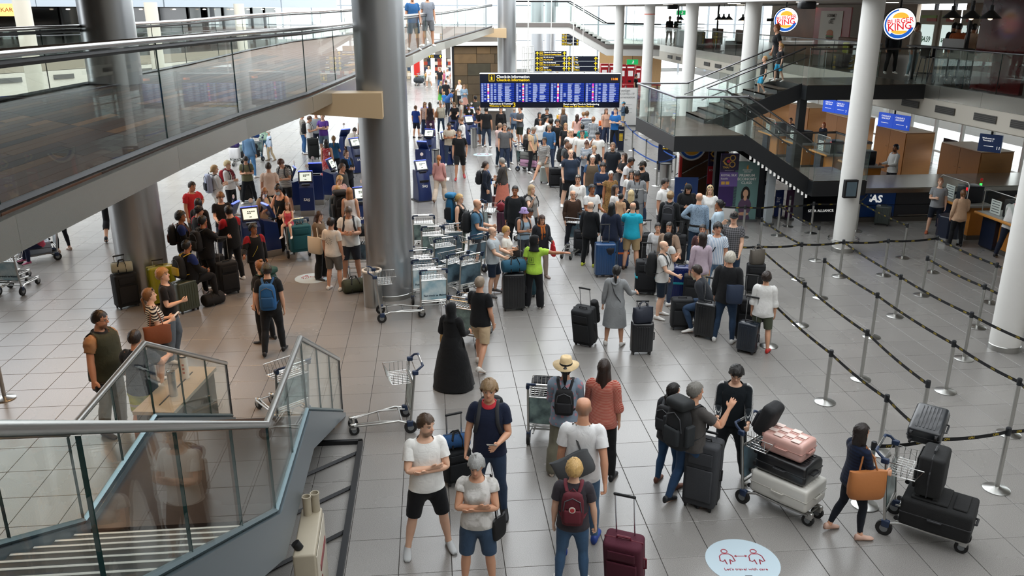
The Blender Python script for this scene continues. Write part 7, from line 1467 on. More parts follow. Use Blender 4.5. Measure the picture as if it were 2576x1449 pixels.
P(1260,270,'woman in black v-neck sweater below the board',h=1.72,face=0,sex='f',hair='lowbun',hc='#2a1a14',top='sweater',tc='#111114',bot='trousers',bc='#121216',skin=1); P(1294,271,'man in slate t-shirt and denim shorts seen from behind',fy=348,face=165,hair='thin',hc='#a89a88',tc='#5d6a7c',bot='shorts',bc='#2f4258',skin=1,acc=[('sash','#22242a')]); P(1309,268,'man behind the slate t-shirt holding a phone up',h=1.80,face=-60,hair='short',hc='#3a2c22',tc='#4a4d52',arms='phone',bot='shorts',bc='#22281f',skin=1)
# --- far left shops and stone wall
P(1078,166,'bald man in white walking with a far trolley',h=1.70,face=-30,hair='bald',hc='#8a7a6a',top='tee',tc='#e0dedb',bot='shorts',bc='#d8d2c8',arms='hold',legs='step',skin=1); P(1106,171,'man in black printed t-shirt in front of the far shops',h=1.72,face=-10,hair='short',hc='#5a4430',tc='#1a1b1e',bot='jeans',bc='#3a567a',skin=1); P(1126,171,'man in white cap and shirt in front of the far shops',h=1.72,face=-40,hair='short',hc='#4a3a2c',hat=('cap','#e0e0de'),tc='#d0d2d4',bot='trousers',bc='#3a3d44',skin=1); P(1126,191,'girl in white top walking near the far shops',h=1.50,face=60,sex='f',hair='short',hc='#14100e',tc='#e2e0de',bot='leggings',bc='#24262c',legs='walk',skin=2); P(1117,178,'child in pink before the far shops',h=1.30,face=10,sex='f',hair='shoulder',hc='#5a3a28',tc='#b05a78',bot='trousers',bc='#7a3a58',skin=1)
H['grn']=P(1110,204,'woman in bright green dress with dark backpack',h=1.66,face=175,sex='f',hair='lowbun',hc='#a88a60',top='tank',tc='#5aa848',bot='dress',bc='#5aa848',skin=1); backpack(H['grn'],'dark teal backpack on the woman in green dress','#1c3a3c',.32,.22,.54)
P(1121,201,'tall man in black t-shirt and shorts beside the green dress',h=1.80,face=165,hair='buzz',hc='#3a2a1e',tc='#18191c',bot='shorts',bc='#141518',skin=1); P(1117,232,'small boy in blue t-shirt before the tall man',h=1.10,face=170,hair='buzz',hc='#b8935c',tc='#2a6fb0',bot='shorts',bc='#7a8088',skin=0); P(1156,202,'blond man in white shirt with folded arms by the stone wall',h=1.78,face=-60,hair='short',hc='#c0985c',top='shirt',tc='#d8d6d2',bot='trousers',bc='#1d1e22',arms=('cross','cross2'),skin=0); P(1168,214,'woman in denim jacket and pink skirt by the stone wall',h=1.66,face=15,sex='f',hair='short',hc='#7a5638',top='jacket',tc='#7f95a8',bot='longskirt',bc='#b98a7c',head=(0,-24),arms='phone',skin=0); P(1140,226,'person in blue bending over a trolley by the stone wall',h=1.70,face=120,hair='short',hc='#15110f',tc='#28508a',bot='trousers',bc='#2a2c34',bend=50,arms='hold',skin=2)
# --- crowd in the middle, back rows first
ROW=[(1357,283,'long-haired girl in black jacket near the board',dict(h=1.64,face=30,sex='f',hair='long',hc='#120f0e',top='jacket',tc='#16171a',skin=2)),(1376,272,'person in black leather jacket under the board',dict(h=1.76,face=0,hair='short',hc='#15110f',top='jacket',tc='#131416',skin=2,head=(0,-14))),(1359,300,'long-haired girl in white jacket looking down',dict(h=1.60,face=5,sex='f',hair='vlong',hc='#100e0d',top='jacket',tc='#d2d2d0',skin=1)),(1376,293,'girl in white shirt with dark ponytail',dict(h=1.62,face=70,sex='f',hair='ponytail',hc='#15110f',top='shirt',tc='#d8d6d4',skin=1)),(1386,299,'man in black t-shirt turning away among the girls',dict(h=1.74,face=150,hair='curly',hc='#120f0d',tc='#17181b',skin=3)),
       (1402,301,'curly-haired young man in black zip jacket',dict(h=1.78,face=20,hair='curly',hc='#14100e',top='jacket',tc='#101214',skin=2)),(1417,272,'woman with grey backpack under the board',dict(h=1.70,face=-165,sex='f',hair='shoulder',hc='#7a5a3c',top='tank',tc='#8a7a6c',bot='trousers',bc='#15161a',arms=('hold','relax'),skin=1)),(1452,288,'woman with long brown hair in pale pink strap top',dict(h=1.66,face=176,sex='f',hair='vlong',hc='#3a2418',top='tank',tc='#d2a89c',bot='trousers',bc='#15161a',skin=1)),(1477,280,'man in navy and white striped polo seen from behind',dict(h=1.80,face=170,hair='short',hc='#6a4a2e',top='polo',tc='#1c2638',tp=('hstripe','#c8ccd0',.7),bot='jeans',bc='#8a9aa8',skin=1)),(1468,283,'child with light brown hair before the striped polo',dict(h=1.45,face=-150,hair='mop',hc='#8a6238',tc='#8a3a48',skin=0)),
       (1493,294,'woman in black and white checked shirt seen from behind',dict(h=1.70,face=172,sex='f',hair='bun',hc='#8a5a34',top='shirt',tc='#c4c8cc',tp=('check','#3a4048'),bot='jeans',bc='#7f9ab4',skin=0)),(1466,313,'dark-haired woman in teal and black top',dict(h=1.64,face=168,sex='f',hair='bun',hc='#100e0d',tc='#2a8a84',skin=2)),(1423,310,'young woman with long fair hair in black t-shirt',dict(h=1.66,face=5,sex='f',hair='long',hc='#9a7446',tc='#17171a',arms='relax',skin=1)),(1438,325,'grey-haired man in white shirt with a bag strap',dict(h=1.80,face=12,hair='thin',hc='#c9c6c0',top='shirt',tc='#dcdad6',bot='trousers',bc='#b09a7c',acc=['glasses',('sash','#1c1c20')],skin=1)),(1432,329,'fair woman behind the grey-haired man in white',dict(h=1.62,face=-40,sex='f',hair='bob',hc='#b08a58',tc='#c9a89a',skin=0)),(1465,328,'man with glasses in white polo shirt',dict(h=1.78,face=2,hair='short',hc='#17120f',top='polo',tc='#d8d6d0',acc=['glasses'],skin=1,girth=.6)),(1504,331,'man in dark cap and white t-shirt speaking into a phone',dict(h=1.80,face=-12,hair='short',hc='#17120f',hat=('backcap','#1b1c1f'),tc='#dcdad4',arms=('face','down'),acc=['glasses',('sash','#8a4a2a')],skin=2,girth=.5)),(1382,315,'man in blue denim shirt looking down',dict(h=1.80,face=2,hair='buzz',hc='#8a7a68',top='shirt',tc='#2f567c',head=(0,-24),arms='hold',skin=1)),(1344,320,'man in beige t-shirt with grey sweater over shoulders',dict(h=1.78,face=48,hair='short',hc='#8a8074',tc='#c2a684',bot='trousers',bc='#17181c',acc=[('scarf','#8d969c'),'glasses'],arms='low',head=(0,-20),skin=2)),(1330,322,'girl with dark hair beside the beige t-shirt man',dict(h=1.55,face=20,sex='f',hair='bob',hc='#17120f',top='jacket',tc='#5a5048',skin=2)),
       (1370,346,'girl in striped top and white shorts stepping toward a silver suitcase',dict(h=1.70,face=-28,sex='f',hair='bun',hc='#17120f',top='blouse',tc='#d6d2cc',tp=('hstripe','#4a4a4c',1.2),bot='hotpants',bc='#cfc6b8',legs='lunge',arms=('down','low'),skin=1)),(1436,376,'large bald man in navy t-shirt and black shorts',dict(h=1.84,face=12,hair='bald',hc='#b8a494',tc='#222d3e',bot='shorts',bc='#121418',arms=('relax','relax'),legs='wide',girth=1.3,belly=1.2,skin=0)),(1425,352,'man in grey t-shirt carrying a backpack behind the large man',dict(h=1.76,face=55,hair='thin',hc='#3a2c22',tc='#5c6062',skin=2)),(1430,364,'curly-haired youth in black bending down',dict(h=1.70,face=-30,hair='curly',hc='#6a4428',tc='#1b1c1f',head=(0,-28),skin=1)),(1475,356,'woman with top bun in striped kimono',dict(h=1.66,face=-22,sex='f',hair='topbun',hc='#5a3220',top='jacket',tc='#7a8a9c',tp=('hstripe','#d0d2d4',.8),under='#17171a',head=(0,-20),arms='phone',skin=0)),(1495,367,'woman with tied fair hair in black t-shirt',dict(h=1.68,face=0,sex='f',hair='bun',hc='#a8845a',tc='#141417',skin=0)),(1542,359,'bearded man in black polo standing tall in the queue',dict(h=1.88,face=-4,hair='buzz',hc='#7a6048',top='polo',tc='#141a22',bot='shorts',bc='#7a7a7c',beard=1,acc=['collar'],skin=1,girth=.5)),(1491,391,'old man in brown safari vest over blue shirt',dict(h=1.78,face=4,hair='thin',hc='#d0cdc6',top='polo',tc='#3a567a',over=('vest','#5a4c3c'),bot='jeans',bc='#6f8aa0',acc=['glasses'],skin=1)),(1517,410,'young man with black fringe in navy shirt, arms crossed',dict(h=1.74,face=0,hair='mop',hc='#0f0d0c',top='shirt',tc='#1c2a42',bot='trousers',bc='#14161b',arms=('cross','cross2'),skin=1)),(1537,431,'older woman with white headband in leopard dress',dict(h=1.64,face=15,sex='f',hair='short',hc='#c9c7c2',top='cap',tc='#8a683c',tp=('print','#2a1e14',1.3),bot='dress',bc='#8a683c',bp=('print','#2a1e14',1.3),skin=3)),
       (1571,386,'woman with brown hair in black t-shirt holding her arm',dict(h=1.70,face=-58,sex='f',hair='shoulder',hc='#3a2418',tc='#151518',arms=('cross','cross2'),skin=0)),(1591,398,'man in white t-shirt leaning over to the side',dict(h=1.76,face=62,hair='short',hc='#14100e',tc='#d8d6d6',head=(0,-20),bend=14,arms='hold',skin=3)),(1589,429,'woman with glasses and long black hair in white t-shirt',dict(h=1.62,face=0,sex='f',hair='long',hc='#100e0d',tc='#d4d4d2',acc=['glasses'],skin=1)),(1618,406,'bearded man in black cap and black t-shirt',dict(h=1.84,face=-48,hair='short',hc='#241a14',hat=('cap','#2a2722'),tc='#14171b',beard=1,acc=['beard'],skin=1)),(1604,433,'man in grey hoodie with white chest band',dict(h=1.80,face=2,hair='buzz',hc='#14100e',top='sweater',tc='#84878a',tp=('chestband','#e8e8e6'),bot='trousers',bc='#7c8084',acc=[('lanyard','#26282c'),('hoodback','#84878a')],head=(0,-26),arms=('relax','relax'),beard=1,skin=3)),(1454,441,'woman in white blouse with sunglasses on her head',dict(h=1.70,face=-6,sex='f',hair='bun',hc='#17120f',top='shirt',tc='#dcdad6',bot='jeans',bc='#5f83a4',acc=[('headglasses','#d8d4cc'),('sash','#8a5a4a')],arms=('down','down'),skin=2)),(1489,465,'man with hair bun in white t-shirt and dark strap',dict(h=1.72,face=30,hair='bun',hc='#15110f',tc='#d4d4d2',acc=[('sash','#22262c')],arms=('hold','hold'),skin=3)),(1548,466,'long-haired woman in white t-shirt looking aside',dict(h=1.64,face=65,sex='f',hair='long',hc='#2a1a12',tc='#d2d0ce',skin=1)),(1562,491,'small child with dark hair carried in the crowd',dict(h=1.05,face=150,hair='short',hc='#16110e',tc='#c8a07c',z0=.55,skin=2)),(1588,479,'woman with long pale blonde hair in black top',dict(h=1.68,face=165,sex='f',hair='long',hc='#cdb88c',tc='#141417',skin=0)),
       (1675,450,'dark-haired man in white short-sleeved shirt',dict(h=1.84,face=58,hair='short',hc='#1f1814',top='polo',tc='#dcdcda',bot='trousers',bc='#2a2c33',acc=[('collar','#dcdcda')],head=(0,-10),skin=2)),(1733,466,'person in black hooded jacket with hood up',dict(h=1.74,face=12,hair=None,hat=('hood','#121315'),top='jacket',tc='#121315',bot='trousers',bc='#3a3c3e',head=(0,-28),arms='phone',skin=1)),(1760,486,'balding man in blue patterned shirt with hand on hip',dict(h=1.80,face=172,hair='bald',hc='#b8a898',top='shirt',tc='#8fa4b8',tp=('print','#5a6a7c',1.4),bot='jeans',bc='#22364c',arms=('down','hip'),acc=[('belt','#1a1512')],skin=1)),(1787,467,'blonde woman in white t-shirt with sunglasses on her head',dict(h=1.72,face=0,sex='f',hair='shoulder',hc='#c2a87c',tc='#dededc',bot='trousers',bc='#1a1a1e',acc=['headglasses'],head=(0,-10),skin=0)),(1812,504,'woman in light blue jacket with dark bun',dict(h=1.68,face=-95,sex='f',hair='bun',hc='#120f0e',top='jacket',tc='#b4c8d6',bot='trousers',bc='#a9c0d0',skin=3))]
CR={}
for hx,hy,lb,kw in ROW:CR[lb[:24]]=P(hx,hy,lb,**kw)
H['bcap']=P(1687,482,'young man in beige cap and black hoodie seen from behind',h=1.76,face=172,hair='short',hc='#8a6a44',hat=('backcap','#b09a78'),top='sweater',tc='#15181a',bot='trousers',bc='#1b1c22',acc=[('hoodback','#15181a')])
backpack(H['bcap'],'dark grey daypack on the young man in beige cap','#26272c',.3,.16,.44,acc='#303238')
for k,lb in(('woman with grey backpack','grey and black backpack worn under the board'),('man in grey t-shirt carr','dark backpack behind the large bald man')):
    for kk,pp in CR.items():
        if kk.startswith(k[:20]):backpack(pp,lb,'#4a4c50' if 'grey' in lb else '#1b1c20',.3,.2,.48)
# --- front of the queue
H['bj']=P(1487,507,'bald man in black jacket and track pants with blue suitcase',fy=668,face=158,hair='bald',hc='#c8b8a8',top='jacket',tc='#14171b',bot='trousers',bc='#101216',arms=('low','relax'),shoes='#c2cc3a',skin=0,acc=['collar'])
P(1539,511,'woman with long black hair in navy blazer',h=1.68,face=168,sex='f',hair='vlong',hc='#0f0e0e',top='jacket',tc='#1c2438',bot='jeans',bc='#24405c',arms=('grip','relax'),skin=1)
P(1593,509,'bald man in turquoise polo and khaki shorts',fy=676,face=176,hair='bald',hc='#b8a494',top='polo',tc='#1fa6c0',bot='shorts',bc='#a8906a',arms=('down','face'),shoes='#4a3424',skin=1,girth=.7,acc=[('collar','#1fa6c0')])
H['gh']=P(1552,668,'woman in grey hoodie dress with two suitcases',fy=866,face=172,sex='f',hair='lowpony',hc='#15120f',top='sweater',tc='#8b8e90',bot='hoodiedress',bc='#8b8e90',arms=('out','grip'),shoes='#dedcd8',acc=[('hoodback','#8b8e90'),('sash','#22242a')],skin=1)
H['gb']=P(1674,607,'shaven-headed man in grey t-shirt with black and yellow backpack',fy=798,face=78,hair='bald',hc='#c8b4a4',tc='#c6c6c4',bot='shorts',bc='#14202e',arms=('hold2','relax'),shoes='#dcdad6',skin=0)
backpack(H['gb'],'black backpack with yellow stripe on the shaven-headed man','#15171a',.30,.22,.52,acc='#24272b',top=1.48)
P(1656,562,'girl in white jacket sitting low among the suitcases',h=1.50,face=-8,sex='f',hair='bun',hc='#1a1411',top='jacket',tc='#b9babc',skin=1,head=(10,0)); P(1685,560,'woman in brown sweater handing over passports',h=1.56,face=-18,sex='f',hair='shoulder',hc='#15110f',top='sweater',tc='#8a7462',arms=('down','out'),skin=2); P(1682,587,'girl with long black hair seen from behind',h=1.48,face=130,sex='f',hair='long',hc='#0f0d0d',top='cap',tc='#cfcfcd',arms='phone',skin=1)
H['lil']=P(1768,587,'woman in lilac shirt with long dark hair',h=1.64,face=-165,sex='f',hair='long',hc='#241a16',top='shirt',tc='#b9a9b6',bot='trousers',bc='#b5a68c',head=(50,0),skin=1); P(1768,566,'girl in maroon top behind the lilac shirt',h=1.55,face=2,sex='f',hair='bun',hc='#18120f',tc='#4a2f30',skin=2)
H['bs']=P(1807,561,'boy in blue and white striped shirt',h=1.62,face=-15,hair='mop',hc='#100e0d',top='tee',tc='#9db4cc',tp=('vstripe','#e0e4e8'),bot='jeans',bc='#6a8aa8',acc=[('sash','#15161a')],skin=2,head=(30,0))
H['plaid']=P(1848,534,'man in black cap and dark checked shirt shading his eyes',h=1.84,face=-5,hair='short',hc='#3a2a20',hat=('cap','#121316'),top='polo',tc='#3a3b3c',tp=('check','#77767a',1.3),bot='jeans',bc='#26384e',arms=('brow','low'),skin=0)
H['oldb']=P(1839,634,'silver-haired man in black jacket with navy crossbody bag',fy=858,face=172,hair='mop',hc='#bdb7aa',top='jacket',tc='#17181b',bot='jeans',bc='#23364e',arms=('relax','relax'),shoes='#d8d8d6',skin=1)
softbag('navy crossbody bag on the silver-haired man\'s hip',H['oldb']['chest']@LM((.16,-.20,.86),R(10)),.30,.14,.34,'#1d2b42',0,name='crossbody_bag')
H['wb']=P(1930,684,'boy in white shirt, olive shorts and red shoes',fy=882,face=176,hair='mop',hc='#2a1e18',top='blouse',tc='#dcdcda',bot='shorts',bc='#4a5040',shoes='#c02f2a',skin=1)
P(1752,668,'person in dark clothes crouching between the suitcases',h=1.72,face=-100,hair='short',hc='#2a201a',top='sweater',tc='#33363c',bot='jeans',bc='#2a3d56',legs='squat',arms='low',bend=30,skin=1)
# --- by the totems and beyond
P(1549,272,'attendant in blue polo beside the queue totem',h=1.84,face=-18,hair='short',hc='#3a2a20',top='polo',tc='#1d5a96',bot='trousers',bc='#14161c',arms='phone',skin=0)
H['tc']=P(1568,257,'man in turquoise cap and denim shirt with backpack',fy=322,face=-80,hair='short',hc='#3a2c22',hat=('cap','#2aa0c8'),top='shirt',tc='#41566a',bot='trousers',bc='#b59a78',arms='phone',skin=2); backpack(H['tc'],'black backpack on the man in turquoise cap','#1b1c1e',.3,.2,.48)
P(1525,273,'woman with handbags at the back of the queue',h=1.66,face=30,sex='f',hair='shoulder',hc='#5a4030',tc='#b58f7a',skin=1); P(1600,187,'man in black near the red counter',h=1.80,face=70,hair='short',hc='#15110f',tc='#15161a',bot='trousers',bc='#17181c',skin=2); P(1597,175,'person in pale shirt at the ticket machines',h=1.70,face=150,hair='short',hc='#3a2c22',top='shirt',tc='#c8ccd2',bot='trousers',bc='#2a3040',skin=1); P(1521,165,'woman in white and black at the first ticket machine',h=1.68,face=170,sex='f',hair='long',hc='#241a14',tc='#d8d4d2',bot='trousers',bc='#1a1b20',skin=1); P(1530,163,'tall person in white shirt at the ticket machines',h=1.78,face=165,hair='short',hc='#3a2c22',tc='#e2e0de',bot='trousers',bc='#2a2c34',skin=1)
for k,px in enumerate((1322,1332,1344,1360,1388,1402,1420,1440,1470,1490)):
    P(px,181+(k*7%5),'far traveller in %s walking beyond the way signs'%['white shirt','black jacket','grey top','red sweater','pale blue shirt','dark coat','beige shirt','navy top','pink top','green shirt'][k],h=1.70,face=(40,170,-60,10,150,-120,80,0,175,-20)[k],sex='fm'[k%2],hair=('short','shoulder')[(k+1)%2],hc=('#2a1e16','#8a6a44')[k%2],tc=('#e0dedb','#17181b','#8a8c90','#a8323a','#a9c0d8','#22242a','#c2b090','#1c2a48','#d0a0a8','#5a7a5a')[k],bot='trousers',bc=('#2a2c34','#17181c')[k%2],legs='step',skin=1)
# --- stairs, gallery, counter, bridge
ZS=lambda x:2.7+(x-8.29)*1.15/2.96
P(1955,62,'woman in black leaning down to a boy at the top of the stairs',h=1.72,face=-75,sex='f',hair='topbun',hc='#8a4a28',tc='#121316',bot='trousers',bc='#101114',bend=12,arms=('low','relax'),z0=3.85,skin=1)
P(1913,128,'small blond boy in turquoise shorts walking down the stairs',h=1.15,fwd=26.7,face=-65,hair='buzz',hc='#b88a54',tc='#17181b',bot='shorts',bc='#2290b8',legs='stairdown',z0=3.48,skin=0); P(1966,113,'small blond boy in turquoise shorts holding the woman\'s hand',h=1.12,face=-60,hair='mop',hc='#a87f48',tc='#17181b',bot='shorts',bc='#2290b8',legs='step',z0=3.85,skin=0)
for px,py,f,lb,kw in((1682,47,15.7,'man in black t-shirt at the far gallery rail',dict(hc='#14100e',tc='#121316',skin=4)),(1702,47,15.8,'man in dark green t-shirt at the far gallery rail',dict(hc='#14100e',hat='backcap',tc='#1c2a20',skin=4)),(2383,52,16.9,'dark-haired customer in black at the order kiosk',dict(face=150,hc='#120f0d',tc='#141416',skin=3)),(2393,67,16.2,'customer in orange hoodie at the order kiosk',dict(face=160,hc='#120f0d',top='sweater',tc='#b56038',skin=3)),(2419,43,16.9,'tall customer in black behind the rail',dict(face=165,hc='#120f0d',tc='#141416',skin=3)),(2430,75,16.2,'customer in beige hoodie at the rail',dict(face=150,hc='#120f0d',top='sweater',tc='#c2a48c',skin=3)),(2292,62,16.0,'customer in white jacket and light jeans behind the second burger sign',dict(face=60,hc='#3a2a20',top='jacket',tc='#cfc9c0',bot='jeans',bc='#8aa0a8',skin=2)),(2238,55,16.0,'customer in black trousers beside the gallery opening',dict(face=20,hc='#3a2a20',top='jacket',tc='#22242a',bot='trousers',bc='#121317',skin=2))):
    kw={**dict(face=10,bot='trousers',bc='#17181c'),**kw}; P(px,py,lb,fwd=onX(px,py,f).dot(HEAD),h=1.74,z0=3.85,**kw)
P(2368,449,'young man in grey t-shirt with phone at the airline counter',fy=588,face=5,hair='short',hc='#8a5a3a',tc='#8d8f92',bot='shorts',bc='#141b28',arms=('phone','relax'),shoes='#a8583a',skin=0)
P(2424,478,'woman in beige blazer and black trousers at the desk',fy=618,face=-160,sex='f',hair='lowbun',hc='#6a4424',top='jacket',tc='#c2a083',bot='trousers',bc='#121317',arms=('phone','relax'),shoes=BK,skin=1)
P(2556,492,'attendant in navy vest leaning on the desk',fy=648,face=160,hair='short',hc='#5a4432',top='shirt',tc='#d8d6d4',bot='trousers',bc='#141b2c',arms=('reach','reach'),bend=24,legs='step',shoes=BK,skin=1)
P(2255,364,'dark-haired agent in white shirt and vest behind the counter',h=1.76,face=-55,hair='short',hc='#14100e',top='shirt',tc='#d8d8d6',bot='trousers',bc='#14161c',arms='hold',beard=1,skin=3); P(2073,309,'red-haired agent seated at a far desk',h=1.42,face=-40,sex='f',hair='bob',hc='#a8542c',top='jacket',tc='#1b2230',skin=0); P(1990,298,'dark-haired agent at the farthest visible desk',h=1.42,face=-30,hair='short',hc='#17120f',top='jacket',tc='#1b2230',skin=2)
P(1079,-52,'man in grey shorts standing on the far part of the bridge',fwd=31,h=1.8,z0=4.76,face=10,hair='short',hc='#3a2c22',tc='#7a7f88',bot='shorts',bc='#6d6f72',skin=2); P(1042,-40,'man in blue shirt on the bridge beside the thick column',fwd=28.5,h=1.76,z0=4.74,face=20,hair='short',hc='#3a2c22',tc='#2a5a8c',bot='shorts',bc='#3a4a5a',skin=2)
# ================================================================ trolleys, luggage, kiosks, queue posts
S_=suitcase
def lying(c,label,y0,z,w=.5,d=.28,h=.7,x=0,rz=0,**k):return S_(label,w=w,d=d,h=h,mx=on_cart(c,x,y0,z+d/2,rz,-90),**k)
# foreground
S_('burgundy fabric suitcase tilted behind the bald man',1572,1462,.42,.26,.62,'#4a1226','soft',face=-12,handle=.55,tilt=14,trim='#6a1c2e',hc='#c8c8ca')
S_('dark wheeled case beside the man in navy polo',1150,1212,.36,.24,.46,'#14181c','soft',face=20,handle=.45)
duffel('blue holdall on top of the navy polo man\'s case',L=.36,r=.10,col='#1f4a78',mx=LM(U(1150,1212)+V((0,0,.53)),R(10)))
S_('tall charcoal wheeled duffel with teal print standing upright',1762,1268,.42,.34,.86,'#34363a','soft',face=-15,trim='#17181a',handle=.05,cat='bag');
c=cart(1376,1118,-6,'trolley of the woman in the straw hat',2); S_('black suitcase standing on the straw hat woman\'s trolley',w=.40,d=.26,h=.60,col='#1b1c20',kind='soft',mx=on_cart(c,-.08,.42,.19));
c=cart(1898,1246,-118,'trolley stacked with white, black and pink suitcases',0); lying(c,'white hard suitcase at the bottom of the loaded trolley',.0,.21,.52,.31,.76,col='#cfcdc6',trim='#b9b6ae'); lying(c,'black ribbed suitcase in the middle of the loaded trolley',.03,.53,.46,.26,.66,col='#121316'); pk=lying(c,'pink checkered suitcase on top of the loaded trolley',.06,.80,.38,.24,.54,col='#d0a49a',trim='#b98a80')
for i,j in((0,0),(1,1),(2,2),(0,2),(2,0),(3,3),(1,3),(3,1)):MB().rbox((-.12+.08*i,-.128,.13+.115*j),(.078,.01,.11),.003,.003).build('pale_square',hexmat('#e6cfc6',.4),pk)
o=empty('backpack',label='black backpack lying in the loaded trolley\'s basket',cat='backpack',mx=on_cart(c,0,.02,.98,0,-20)); MB().rbox((0,0,.18),(.32,.18,.44),.06,.06).build('pack_body',hexmat('#17181b',.8),o,60); MB().rbox((0,-.1,.12),(.24,.06,.24),.02,.03).build('front_pocket',hexmat('#22242a',.8),o,60)
c=cart(2238,1318,-98,'trolley with black suitcases pushed by the woman in navy',2); lying(c,'large black fabric suitcase low on the navy woman\'s trolley',.06,.2,.54,.36,.76,col='#121314',kind='soft'); S_('black fabric suitcase leaning on the navy woman\'s trolley',w=.46,d=.28,h=.5,col='#151617',kind='soft',mx=on_cart(c,0,.36,.57)); S_('black ribbed cabin case lying across the navy woman\'s trolley basket',w=.38,d=.22,h=.54,col='#24272b',mx=on_cart(c,-.28,.16,1.07,90,-74,0),wheels=True)
cart(1024,1068,97,'empty trolley standing alone beside the glass stairs',2); cart(738,1062,30,'empty trolley seen through the stair glass',2); cart(962,800,-88,'empty trolley beside the white lined bin',0)
bin_(940,768,'steel bin with white liner at the foot of the thick column',.2,.8,liner=True)
# trolley park
for k,(x,y,f,kd,lb)in enumerate(((1092,792,8,1,'parked trolley with pale blue advert facing the camera'),(1070,762,8,1,'parked trolley second in the nested front row'),(1056,736,8,0,'parked trolley third in the nested front row'),(1146,744,34,0,'parked trolley angled beside the grey t-shirt man'),(1180,748,34,0,'parked trolley touching the bald man in grey'),(1118,700,22,0,'parked trolley in the middle of the jumble'),(1090,668,6,2,'parked trolley behind the jumble with dark advert'),(1136,660,20,0,'parked trolley behind the balding man in blue'),(1068,636,2,2,'parked trolley close against the thick column'),(1196,690,40,0,'parked trolley half hidden by the grey t-shirt'))):cart(x,y,f,lb,kd,group='trolleys parked by the thick column')
c=cart(1172,872,-28,'trolley pushed by the woman in black and the man in black t-shirt',2); S_('silver ribbed suitcase standing on the trolley of the woman in black',w=.46,d=.28,h=.66,col='#a9abac',mx=on_cart(c,0,.38,.19),trim='#3a3c3e',handle=.02)
c=cart(1228,600,-100,'trolley of the balding man in steel blue',2); S_('plum coloured case on the steel blue man\'s trolley',w=.42,d=.26,h=.56,col='#4a2438',mx=on_cart(c,0,.4,.19)); duffel('red and black bag on the steel blue man\'s trolley',L=.42,r=.12,col='#7a1c28',mx=on_cart(c,0,.38,.82))
S_('black hard suitcase in front of the helper in green',1292,778,.46,.30,.76,'#15171a',face=5,hc='#c8c8ca',handle=.02); duffel('teal sports bag on the black suitcase',L=.5,r=.14,col='#1c4f66',mx=LM(U(1292,778)+V((0,0,.83)),R(10))); S_('large teal fabric case beside the helper in green',1322,744,.44,.32,.80,'#173a44','soft',face=10,handle=.5)
# left groups
S_('black suitcase with jackets piled on it beside the steel column',322,772,.46,.30,.70,'#141518','soft',face=20,handle=.35); duffel('pale jacket bundle lying on the black suitcase by the column',L=.42,r=.12,col='#a8a894',mx=LM(U(322,772)+V((0,0,.77)),R(20)),cat='clothing'); S_('bright yellow hard suitcase',414,762,.52,.30,.78,'#9a9a14',face=15,trim='#3a3c12',handle=.1); S_('olive green suitcase the team boy sits on',472,782,.46,.30,.62,'#3c4436',face=30); S_('black suitcase with pale tag in the team group',577,738,.44,.28,.68,'#131417','soft',face=20,handle=.5); S_('black suitcase with yellow strap in the team group',545,716,.44,.28,.64,'#15161a','soft',face=15,strap='#b8862a',handle=.4); duffel('black gym bag on the floor before the team',538,766,.46,.14,'#121316',30)
c=cart(752,646,12,'trolley with teal suitcases and a small girl on top',2); S_('large teal fabric suitcase on the girl\'s trolley',w=.52,d=.34,h=.66,col='#16525a',kind='soft',mx=on_cart(c,0,-.32,.2)); S_('second teal case behind the small girl',w=.46,d=.26,h=.62,col='#1a4a60',kind='soft',mx=on_cart(c,.05,.42,.2))
c=cart(906,690,172,'dark trolley of the man in white polo',0); duffel('black cabin bag in the white polo man\'s trolley',L=.44,r=.15,col='#141518',mx=on_cart(c,0,.1,.97)); duffel('khaki rucksack on the floor by the dark trolley',892,734,.52,.16,'#3b402f',15); S_('black cabin case between the blonde woman and the olive t-shirt',622,506,.42,.26,.54,'#121316',face=0,handle=.48)
S_('tall black wheeled case beside the white t-shirt man',790,399,.46,.32,.80,'#15191a','soft',face=5)
c=cart(140,648,96,'trolley carrying the silver suitcase and a seated girl',0); lying(c,'silver blue hard suitcase lying on the trolley',.02,.2,.5,.3,.74,col='#9aa6b4'); cart(30,742,-35,'trolley with basket at the picture\'s left edge',1); cart(2,722,-40,'trolley half cut off by the picture\'s left edge',1)
c=cart(606,410,150,'trolley with a purple bag by the bridge edge',2); S_('white case on the trolley with the purple bag',w=.42,d=.26,h=.44,col='#d8d8da',mx=on_cart(c,0,.4,.2)); duffel('purple bag on the bridge edge trolley',L=.4,r=.12,col='#3a2a6a',mx=on_cart(c,0,.4,.7)); c=cart(648,404,140,'trolley with black bags of the old man',2); lying(c,'black suitcase on the old man\'s trolley',.02,.2,.48,.28,.68,col='#15171c',kind='soft'); duffel('black holdall on the old man\'s trolley',L=.56,r=.15,col='#13151a',mx=on_cart(c,0,.35,.5)); duffel('blue bag on top of the old man\'s trolley',L=.48,r=.12,col='#1c3f7c',mx=on_cart(c,0,.1,.97))
